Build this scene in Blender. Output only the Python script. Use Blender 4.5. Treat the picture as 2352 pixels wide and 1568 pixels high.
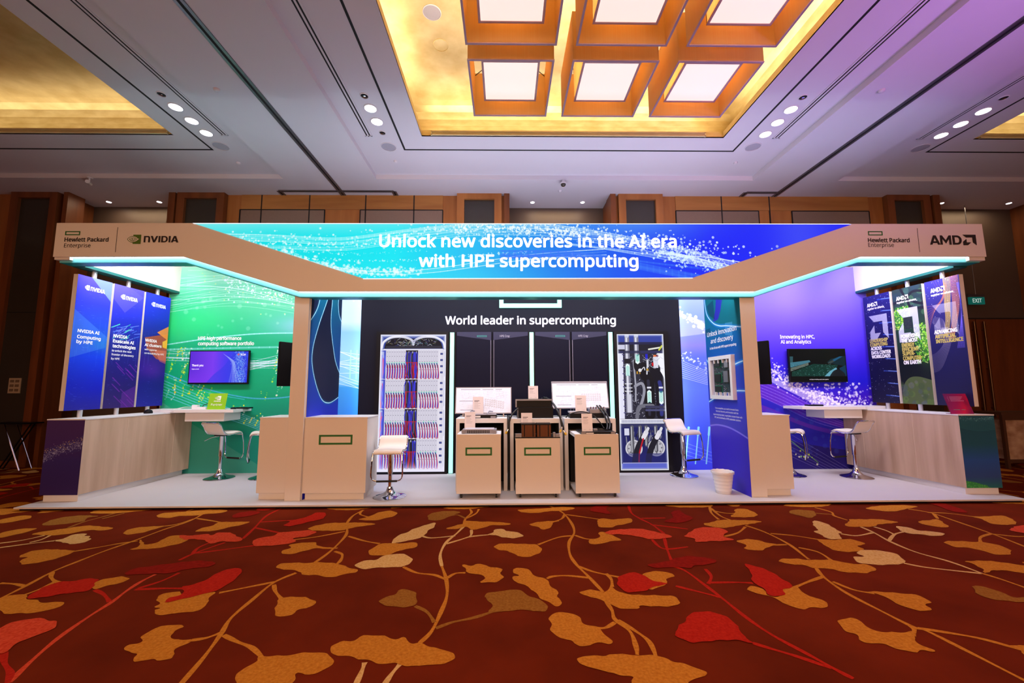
# Exhibition stand in a hotel ballroom
import bpy, math, random
import numpy as np
from mathutils import Vector, Matrix

for o in list(bpy.data.objects):
    bpy.data.objects.remove(o)
SC = bpy.context.scene
COL = SC.collection
random.seed(7)

# ------------------------------------------------------------------ camera
FOC, PIT, YAW, ROL, EYE = 954.27, 0.107694, 0.0157195, -0.0038942, 1.5
_cy, _sy, _cp, _sp = math.cos(YAW), math.sin(YAW), math.cos(PIT), math.sin(PIT)
FWD = Vector((_sy * _cp, _cy * _cp, _sp))
_r = Vector((_cy, -_sy, 0))
_u = _r.cross(FWD)
RGT = _r * math.cos(ROL) + _u * math.sin(ROL)
UPV = _u * math.cos(ROL) - _r * math.sin(ROL)
cam_data = bpy.data.cameras.new('camera')
cam_data.sensor_width = 36.0
cam_data.lens = FOC / 2352 * 36.0
cam_data.clip_end = 100
cam = bpy.data.objects.new('camera', cam_data)
COL.objects.link(cam)
m = Matrix((RGT, UPV, -FWD)).transposed().to_4x4()
m.translation = Vector((0, 0, EYE))
cam.matrix_world = m
SC.camera = cam


def at(px, py, Y):
    """world (x, z) on the upright plane y = Y that the photograph shows at this pixel"""
    d = FWD + RGT * ((px - 1176) / FOC) - UPV * ((py - 784) / FOC)
    t = Y / d.y
    return d.x * t, EYE + d.z * t


def on_x(px, py, X):
    d = FWD + RGT * ((px - 1176) / FOC) - UPV * ((py - 784) / FOC)
    t = X / d.x
    return d.y * t, EYE + d.z * t


# ------------------------------------------------------------------ colour management and world
SC.view_settings.view_transform = 'Standard'
SC.view_settings.look = 'None'
SC.view_settings.exposure = 0.0
SC.view_settings.gamma = 1.0
SC.view_settings.use_curve_mapping = False
SC.cycles.max_bounces = 6
SC.cycles.diffuse_bounces = 3
SC.cycles.glossy_bounces = 3
SC.cycles.transmission_bounces = 3
SC.cycles.sample_clamp_indirect = 4.0
SC.cycles.caustics_reflective = False
SC.cycles.caustics_refractive = False
W = bpy.data.worlds.new('world')
SC.world = W
W.use_nodes = True
W.node_tree.nodes['Background'].inputs[0].default_value = (1.0, 0.62, 0.42, 1)
W.node_tree.nodes['Background'].inputs[1].default_value = 0.10


def area(name, loc, aim, size, energy, color, size_y=None, spread=180):
    L = bpy.data.lights.new(name, 'AREA')
    L.energy = energy
    L.color = color
    L.shape = 'RECTANGLE'
    L.size = size
    L.size_y = size_y or size
    L.spread = math.radians(spread)
    o = bpy.data.objects.new(name, L)
    o.location = loc
    d = Vector(aim) - Vector(loc)
    o.rotation_euler = d.to_track_quat('-Z', 'Y').to_euler()
    COL.objects.link(o)
    return o


# ------------------------------------------------------------------ lamps
# warm ballroom light from behind and above the photographer, plus added side fills
area('hall_fill', (0.3, -4.5, 3.4), (0.3, 5.0, 1.1), 15.0, 205, (1.0, 0.55, 0.30), 2.2, 85)
area('hall_fill', (-9.5, 1.2, 1.0), (-8.0, 5.0, 5.5), 4.0, 26, (1.0, 0.50, 0.42), 3.0)  # added fill imitating warm carpet bounce on the left ceiling
area('hall_fill', (10.5, 1.2, 1.0), (9.5, 5.0, 5.5), 4.0, 26, (1.0, 0.46, 0.46), 3.0)  # added warm fill for the right end of the ceiling
area('hall_fill', (0.5, 0.6, 5.3), (0.5, 1.6, 0), 7.0, 100, (1.0, 0.60, 0.34), 3.0)
# violet lamp added to tint the right-hand ceiling, as if from another booth
area('violet_fill', (6.5, -1.0, 1.2), (5.0, 3.2, 5.5), 1.5, 40, (0.62, 0.26, 1.0), 1.0, 55)
# stand spotlights fixed on the inside of the header
area('stand_light', (0.3, 5.75, 3.45), (0.3, 6.9, 0.4), 5.2, 125, (0.86, 0.88, 1.0), 0.2)
area('stand_light', (-4.3, 5.75, 3.5), (-4.5, 7.0, 0.6), 2.6, 70, (1.0, 0.93, 0.97), 0.2)
area('stand_light', (4.9, 5.75, 3.5), (5.1, 7.0, 0.6), 2.6, 74, (0.96, 0.89, 1.0), 0.2)
# added unseen upward fill imitating stand light bounced onto the ceiling
area('ceiling_bounce_fill', (0.9, 6.9, 3.75), (0.9, 6.9, 5.5), 6.5, 60, (0.80, 0.77, 1.0), 0.8)
# light strips hidden behind the edges of the black display wall
area('edge_light', (-2.53, 7.27, 1.85), (-3.2, 7.3, 1.85), 0.05, 5, (0.8, 0.9, 1.0), 3.3)
area('edge_light', (3.10, 7.27, 1.85), (3.8, 7.3, 1.85), 0.05, 5, (0.8, 0.86, 1.0), 3.3)
# added fill lights brightening the inner faces of the side headers
area('header_fill', (-5.35, 6.25, 3.62), (-5.8, 6.25, 3.3), 1.2, 20, (1, 1, 1), 0.15)
area('header_fill', (5.95, 6.25, 3.62), (6.4, 6.25, 3.3), 1.2, 20, (1, 1, 1), 0.15)


# ------------------------------------------------------------------ materials
def lin(c):
    return tuple(((v / 255) / 12.92 if v / 255 <= 0.04045 else ((v / 255 + 0.055) / 1.055) ** 2.4) for v in c)


MATS = {}


def mat(name, rgb, rough=0.5, metal=0.0, var=0.06, scale=6.0, emit=0.0, spec=0.5, bump=0.0, stretch=(1, 1, 1), rgb2=None, alpha=1.0, trans=0.0):
    if name in MATS:
        return MATS[name]
    M = bpy.data.materials.new(name)
    M.use_nodes = True
    nt = M.node_tree
    b = nt.nodes['Principled BSDF']
    c = lin(rgb)
    c2 = lin(rgb2) if rgb2 else tuple(v * (1 - var * 2) for v in c)
    tc = nt.nodes.new('ShaderNodeTexCoord')
    mp = nt.nodes.new('ShaderNodeMapping')
    mp.inputs['Scale'].default_value = stretch
    nz = nt.nodes.new('ShaderNodeTexNoise')
    nz.inputs['Scale'].default_value = scale
    nz.inputs['Detail'].default_value = 4
    rp = nt.nodes.new('ShaderNodeValToRGB')
    rp.color_ramp.elements[0].position = 0.3
    rp.color_ramp.elements[1].position = 0.7
    rp.color_ramp.elements[0].color = (*c2, 1)
    rp.color_ramp.elements[1].color = (*c, 1)
    nt.links.new(tc.outputs['Object'], mp.inputs[0])
    nt.links.new(mp.outputs[0], nz.inputs[0])
    nt.links.new(nz.outputs[0], rp.inputs[0])
    nt.links.new(rp.outputs[0], b.inputs['Base Color'])
    b.inputs['Roughness'].default_value = rough
    b.inputs['Metallic'].default_value = metal
    b.inputs['Specular IOR Level'].default_value = spec
    b.inputs['Alpha'].default_value = alpha
    if trans:
        b.inputs['Transmission Weight'].default_value = trans
    if emit:
        nt.links.new(rp.outputs[0], b.inputs['Emission Color'])
        b.inputs['Emission Strength'].default_value = emit
    if bump:
        bp = nt.nodes.new('ShaderNodeBump')
        bp.inputs['Strength'].default_value = bump
        bp.inputs['Distance'].default_value = 0.01
        nt.links.new(nz.outputs[0], bp.inputs['Height'])
        nt.links.new(bp.outputs[0], b.inputs['Normal'])
    MATS[name] = M
    return M


def print_mat(name, img, rough=0.45, emit=0.0, base=True):
    """a printed or lit graphic drawn by this script"""
    h, w = img.a.shape[:2]
    I = bpy.data.images.new(name, w, h)
    px = np.ones((h, w, 4), np.float32)
    px[:, :, :3] = np.clip(img.a[::-1], 0, 1)
    I.pixels.foreach_set(px.ravel())
    I.update()
    I.pack()
    M = bpy.data.materials.new(name)
    M.use_nodes = True
    nt = M.node_tree
    b = nt.nodes['Principled BSDF']
    t = nt.nodes.new('ShaderNodeTexImage')
    t.image = I
    t.extension = 'EXTEND'
    b.inputs['Roughness'].default_value = rough
    b.inputs['Specular IOR Level'].default_value = 0.3 if base else 0.08
    if base:
        nt.links.new(t.outputs[0], b.inputs['Base Color'])
    else:
        b.inputs['Base Color'].default_value = (0.004, 0.004, 0.004, 1)
    if emit:
        nt.links.new(t.outputs[0], b.inputs['Emission Color'])
        b.inputs['Emission Strength'].default_value = emit
    return M


# ------------------------------------------------------------------ a small drawing kit for the printed graphics
class Img:
    def __init__(s, w, h, col=(0, 0, 0)):
        s.w, s.h = w, h
        s.a = np.empty((h, w, 3), np.float32)
        s.a[:] = np.array(col, np.float32) / 255
        s.asp = w / h

    def grid(s):
        u = (np.arange(s.w) + .5) / s.w
        v = (np.arange(s.h) + .5) / s.h
        return np.meshgrid(u, v)

    def mix(s, mask, col):
        s.a += (np.array(col, np.float32) / 255 - s.a) * mask[..., None]

    def stops(s, t, st):
        """colour ramp over the array t"""
        xs = [q[0] for q in st]
        for k in range(3):
            s.a[..., k] = np.interp(t, xs, [q[1][k] / 255 for q in st])

    def _box(s, x0, x1, y0, y1):
        i0, i1 = max(0, int(x0) - 2), min(s.w, int(x1) + 3)
        j0, j1 = max(0, int(y0) - 2), min(s.h, int(y1) + 3)
        if i1 <= i0 or j1 <= j0:
            return None
        X, Y = np.meshgrid(np.arange(i0, i1) + .5, np.arange(j0, j1) + .5)
        return i0, i1, j0, j1, X, Y

    def _put(s, b, m, col, al):
        i0, i1, j0, j1 = b[:4]
        r = s.a[j0:j1, i0:i1]
        r += (np.array(col, np.float32) / 255 - r) * (np.clip(m, 0, 1) * al)[..., None]

    def rect(s, u0, v0, u1, v1, col, al=1.0):
        b = s._box(u0 * s.w, u1 * s.w, v0 * s.h, v1 * s.h)
        if b:
            X, Y = b[4], b[5]
            m = np.clip(np.minimum(X - u0 * s.w, u1 * s.w - X) + .5, 0, 1) * np.clip(np.minimum(Y - v0 * s.h, v1 * s.h - Y) + .5, 0, 1)
            s._put(b, m, col, al)

    def disc(s, u, v, r, col, al=1.0, soft=1.0):
        """r in image heights"""
        x, y, R = u * s.w, v * s.h, r * s.h
        b = s._box(x - R - soft, x + R + soft, y - R - soft, y + R + soft)
        if b:
            d = np.hypot(b[4] - x, b[5] - y)
            s._put(b, (R - d) / soft + .5, col, al)

    def line(s, pts, w, col, al=1.0, soft=1.0, w2=None):
        """polyline, w in image heights"""
        P = [(p[0] * s.w, p[1] * s.h) for p in pts]
        n = max(1, len(P) - 1)
        for k, ((x0, y0), (x1, y1)) in enumerate(zip(P, P[1:])):
            ww = (w if w2 is None else w + (w2 - w) * k / n) * s.h
            R = max(ww / 2, .35)
            b = s._box(min(x0, x1) - R - soft, max(x0, x1) + R + soft, min(y0, y1) - R - soft, max(y0, y1) + R + soft)
            if not b:
                continue
            dx, dy = x1 - x0, y1 - y0
            L = dx * dx + dy * dy + 1e-9
            t = np.clip(((b[4] - x0) * dx + (b[5] - y0) * dy) / L, 0, 1)
            d = np.hypot(b[4] - x0 - t * dx, b[5] - y0 - t * dy)
            s._put(b, (R - d) / soft + .5, col, al)

    def poly(s, pts, col, al=1.0):
        P = np.array([(p[0] * s.w, p[1] * s.h) for p in pts])
        b = s._box(P[:, 0].min(), P[:, 0].max(), P[:, 1].min(), P[:, 1].max())
        if not b:
            return
        X, Y = b[4], b[5]
        m = np.zeros(X.shape, np.float32)
        for oy in (-.25, .25):
            inside = np.zeros(X.shape, bool)
            j = len(P) - 1
            for i in range(len(P)):
                xi, yi = P[i]
                xj, yj = P[j]
                if yi != yj:
                    c = ((yi > Y + oy) != (yj > Y + oy)) & (X < (xj - xi) * (Y + oy - yi) / (yj - yi) + xi)
                    inside ^= c
                j = i
            m += inside * .5
        s._put(b, m, col, al)

    def glow(s, u, v, ru, rv, col, al=1.0, p=2.0):
        U, V = s.grid()
        s.mix(np.exp(-(np.abs((U - u) / ru) ** p + np.abs((V - v) / rv) ** p)) * al, col)


def spl(pts, n=10):
    """smooth open curve through points"""
    out = []
    P = [pts[0]] + list(pts) + [pts[-1]]
    for i in range(1, len(P) - 2):
        p0, p1, p2, p3 = P[i - 1:i + 3]
        for k in range(n):
            t = k / n
            out.append(tuple(.5 * (2 * b + (c - a) * t + (2 * a - 5 * b + 4 * c - d) * t * t + (3 * b - a - 3 * c + d) * t ** 3)
                             for a, b, c, d in zip(p0, p1, p2, p3)))
    out.append(tuple(pts[-1]))
    return out


# ------------------------------------------------------------------ mesh kit
OFF = {}


class MB:
    def __init__(s):
        s.v, s.f, s.m, s.uv = [], [], [], {}

    def add(s, vs, fs, mi=0):
        n = len(s.v)
        s.v += [tuple(p) for p in vs]
        for f in fs:
            s.f.append(tuple(i + n for i in f))
            s.m.append(mi)
        return s

    def box(s, x0, x1, y0, y1, z0, z1, mi=0):
        return s.add([(x0, y0, z0), (x1, y0, z0), (x1, y1, z0), (x0, y1, z0), (x0, y0, z1), (x1, y0, z1), (x1, y1, z1), (x0, y1, z1)],
                     [(0, 3, 2, 1), (4, 5, 6, 7), (0, 1, 5, 4), (1, 2, 6, 5), (2, 3, 7, 6), (3, 0, 4, 7)], mi)

    def bar(s, p, q, w, h=None, mi=0):
        """square bar between two points"""
        p, q = Vector(p), Vector(q)
        h = h or w
        d = (q - p).normalized()
        a = d.cross(Vector((0, 0, 1)))
        if a.length < 1e-3:
            a = Vector((1, 0, 0))
        a.normalize()
        b = a.cross(d)
        c = [a * (-w / 2) + b * (-h / 2), a * (w / 2) + b * (-h / 2), a * (w / 2) + b * (h / 2), a * (-w / 2) + b * (h / 2)]
        return s.add([p + k for k in c] + [q + k for k in c], [(3, 2, 1, 0), (4, 5, 6, 7), (0, 1, 5, 4), (1, 2, 6, 5), (2, 3, 7, 6), (3, 0, 4, 7)], mi)

    def prism(s, poly, a, b, axis='y', mi=0):
        """extrude a polygon; for 'y' points are (x, z), for 'z' (x, y), for 'x' (y, z)"""
        def P(p, t):
            return (p[0], t, p[1]) if axis == 'y' else ((p[0], p[1], t) if axis == 'z' else (t, p[0], p[1]))
        n = len(poly)
        fs = [tuple(range(n)), tuple(range(2 * n - 1, n - 1, -1))] + [(i, i + n, (i + 1) % n + n, (i + 1) % n) for i in range(n)]
        return s.add([P(p, a) for p in poly] + [P(p, b) for p in poly], fs, mi)

    def tube(s, pts, r, seg=8, r2=None, mi=0, closed=False):
        pts = [Vector(p) for p in pts]
        rings = []
        up = Vector((0, 0, 1))
        n = len(pts)
        prev = None
        for i, p in enumerate(pts):
            if closed:
                d = pts[(i + 1) % n] - pts[i - 1]
            else:
                d = pts[min(i + 1, n - 1)] - pts[max(i - 1, 0)]
            d.normalize()
            a = d.cross(up) if prev is None else (prev - d * prev.dot(d))
            if a.length < 1e-4:
                a = d.cross(Vector((1, 0, 0)))
            a.normalize()
            prev = a
            b = d.cross(a)
            rr = r if r2 is None else r + (r2 - r) * i / (n - 1)
            rings.append([p + (a * math.cos(k * 2 * math.pi / seg) + b * math.sin(k * 2 * math.pi / seg)) * rr for k in range(seg)])
        vs = [q for g in rings for q in g]
        fs = []
        for i in range(n if closed else n - 1):
            j = (i + 1) % n
            for k in range(seg):
                l = (k + 1) % seg
                fs.append((i * seg + k, i * seg + l, j * seg + l, j * seg + k))
        if not closed:
            fs += [tuple(range(seg - 1, -1, -1)), tuple((n - 1) * seg + k for k in range(seg))]
        return s.add(vs, fs, mi)

    def lathe(s, prof, c=(0, 0, 0), seg=32, mi=0):
        vs, fs = [], []
        for r, z in prof:
            for k in range(seg):
                a = k * 2 * math.pi / seg
                vs.append((c[0] + r * math.cos(a), c[1] + r * math.sin(a), c[2] + z))
        for i in range(len(prof) - 1):
            for k in range(seg):
                l = (k + 1) % seg
                fs.append((i * seg + k, i * seg + l, (i + 1) * seg + l, (i + 1) * seg + k))
        fs.append(tuple(range(seg - 1, -1, -1)))
        fs.append(tuple((len(prof) - 1) * seg + k for k in range(seg)))
        return s.add(vs, fs, mi)

    def quad(s, a, b, c, d, mi=0):
        """printed face: a lower left, b lower right, c upper right, d upper left"""
        s.uv[len(s.f)] = [(0, 0), (1, 0), (1, 1), (0, 1)]
        return s.add([a, b, c, d], [(0, 1, 2, 3)], mi)

    def build(s, name, mats, parent=None, local=False, bevel=0.0, smooth=False, label=None, recalc=True):
        me = bpy.data.meshes.new(name)
        off = Vector((0, 0, 0))
        if parent is not None and not local:
            off = OFF.get(parent.name, off)
        me.from_pydata([Vector(p) - off for p in s.v], [], s.f)
        for k in (mats if isinstance(mats, (list, tuple)) else [mats]):
            me.materials.append(k)
        for p, k in zip(me.polygons, s.m):
            p.material_index = k
            p.use_smooth = smooth
        if s.uv:
            ul = me.uv_layers.new(name='UVMap')
            for fi, cs in s.uv.items():
                for li, c in zip(me.polygons[fi].loop_indices, cs):
                    ul.data[li].uv = c
        elif recalc:
            import bmesh
            bm = bmesh.new()
            bm.from_mesh(me)
            bmesh.ops.recalc_face_normals(bm, faces=bm.faces)
            bm.to_mesh(me)
            bm.free()
        me.update()
        o = bpy.data.objects.new(name, me)
        COL.objects.link(o)
        if parent is not None:
            o.parent = parent
            OFF[o.name] = OFF.get(parent.name, Vector((0, 0, 0)))
        if bevel:
            md = o.modifiers.new('bevel', 'BEVEL')
            md.width = bevel
            md.segments = 2
            md.limit_method = 'ANGLE'
        if smooth:
            try:
                me.set_sharp_from_angle(angle=math.radians(40))
            except Exception:
                pass
        if label:
            o['label'] = label
        return o


def thing(name, label, cat, loc=(0, 0, 0), rotz=0.0, group=None):
    o = bpy.data.objects.new(name, None)
    o.empty_display_size = .1
    COL.objects.link(o)
    o.location = loc
    o.rotation_euler = (0, 0, rotz)
    OFF[o.name] = Vector(loc)
    return tag(o, label, cat, group)


def tag(o, label, cat, group=None):
    o['label'] = label
    o['category'] = cat
    if group:
        o['group'] = group
    return o


def struct(o):
    o['kind'] = 'structure'
    return o


def copy_tree(o, parent=None):
    c = o.copy()
    COL.objects.link(c)
    c.parent = parent
    for ch in list(o.children):
        copy_tree(ch, c)
    return c


class Frame:
    """a flat face: origin, right-hand direction, up direction; d is the distance in front of it"""
    def __init__(s, o, x, up=(0, 0, 1)):
        s.o, s.x, s.up = Vector(o), Vector(x).normalized(), Vector(up).normalized()
        s.n = s.x.cross(s.up)

    def p(s, u, v, d=0.0):
        return s.o + s.x * u + s.up * v + s.n * d


def front(Y):
    return Frame((0, Y, 0), (1, 0, 0))


def flat(fr, polys, d=0.002, th=0.002, mb=None, mi=0):
    """thin cut shapes lying on a face"""
    mb = mb or MB()
    for poly in polys:
        n = len(poly)
        fs = [tuple(range(n)), tuple(range(2 * n - 1, n - 1, -1))] + [(i, i + n, (i + 1) % n + n, (i + 1) % n) for i in range(n)]
        mb.add([fr.p(u, v, d + th) for u, v in poly] + [fr.p(u, v, d) for u, v in poly], fs, mi)
    return mb


def ring(u0, v0, u1, v1, t):
    return [[(u0, v0), (u1, v0), (u1, v0 + t), (u0, v0 + t)], [(u0, v1 - t), (u1, v1 - t), (u1, v1), (u0, v1)],
            [(u0, v0 + t), (u0 + t, v0 + t), (u0 + t, v1 - t), (u0, v1 - t)], [(u1 - t, v0 + t), (u1, v0 + t), (u1, v1 - t), (u1 - t, v1 - t)]]


_TXT = {}
try:
    SANS = bpy.data.fonts.load(bpy.utils.system_resource('DATAFILES', path='fonts') + '/NotoSansHebrew-Regular.woff2')   # a font that comes with Blender
except Exception:
    SANS = None


def glyphs(sx, bold):
    k = (sx, bold)
    if k not in _TXT:
        c = bpy.data.curves.new('lettering', 'FONT')
        c.body = sx
        c.size = 1
        if SANS:
            c.font = SANS
        c.resolution_u = 3
        o = bpy.data.objects.new('lettering', c)
        COL.objects.link(o)
        dg = bpy.context.evaluated_depsgraph_get()
        me = bpy.data.meshes.new_from_object(o.evaluated_get(dg))
        v = [(p.co.x, p.co.y) for p in me.vertices]
        f = [tuple(p.vertices) for p in me.polygons]
        bpy.data.objects.remove(o)
        bpy.data.curves.remove(c)
        bpy.data.meshes.remove(me)
        _TXT[k] = (v, f)
    return _TXT[k]


CAPH = max(p[1] for p in glyphs('H', 0.0)[0])


def text(fr, lines, material, parent, name='lettering', d=0.003, label=None, mb=None, mi=0, slant=0.0):
    """lines: (string, u of the left edge, v of the baseline, width or None, cap height, boldness)"""
    own = mb is None
    for sx, u, v, wd, cap, bold in lines:
        if own:
            mb = MB()
        vs, fs = glyphs(sx, 0)
        x0, x1 = min(p[0] for p in vs), max(p[0] for p in vs)
        ky = cap / CAPH
        kx = wd / (x1 - x0) if wd else ky
        # heavier weights: the same glyphs laid down again around the first
        b = max(bold, 0) * .85 * cap / CAPH
        ring_ = [(0, 0)] if b <= 0 else [(math.cos(q), math.sin(q)) for q in ([0, math.pi] if cap < .03 else [k * math.pi / 4 for k in range(8)] if cap > .1 else [k * math.pi / 2 + .6 for k in range(4)])]
        for k, (ox, oy) in enumerate(ring_):
            mb.add([fr.p(u + (p[0] - x0) * kx + slant * p[1] * ky + ox * b, v + p[1] * ky + oy * b, d + k * .00004) for p in vs], fs, mi)
        if own:
            mb.build(name, material, parent, recalc=False, label=label)


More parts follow.
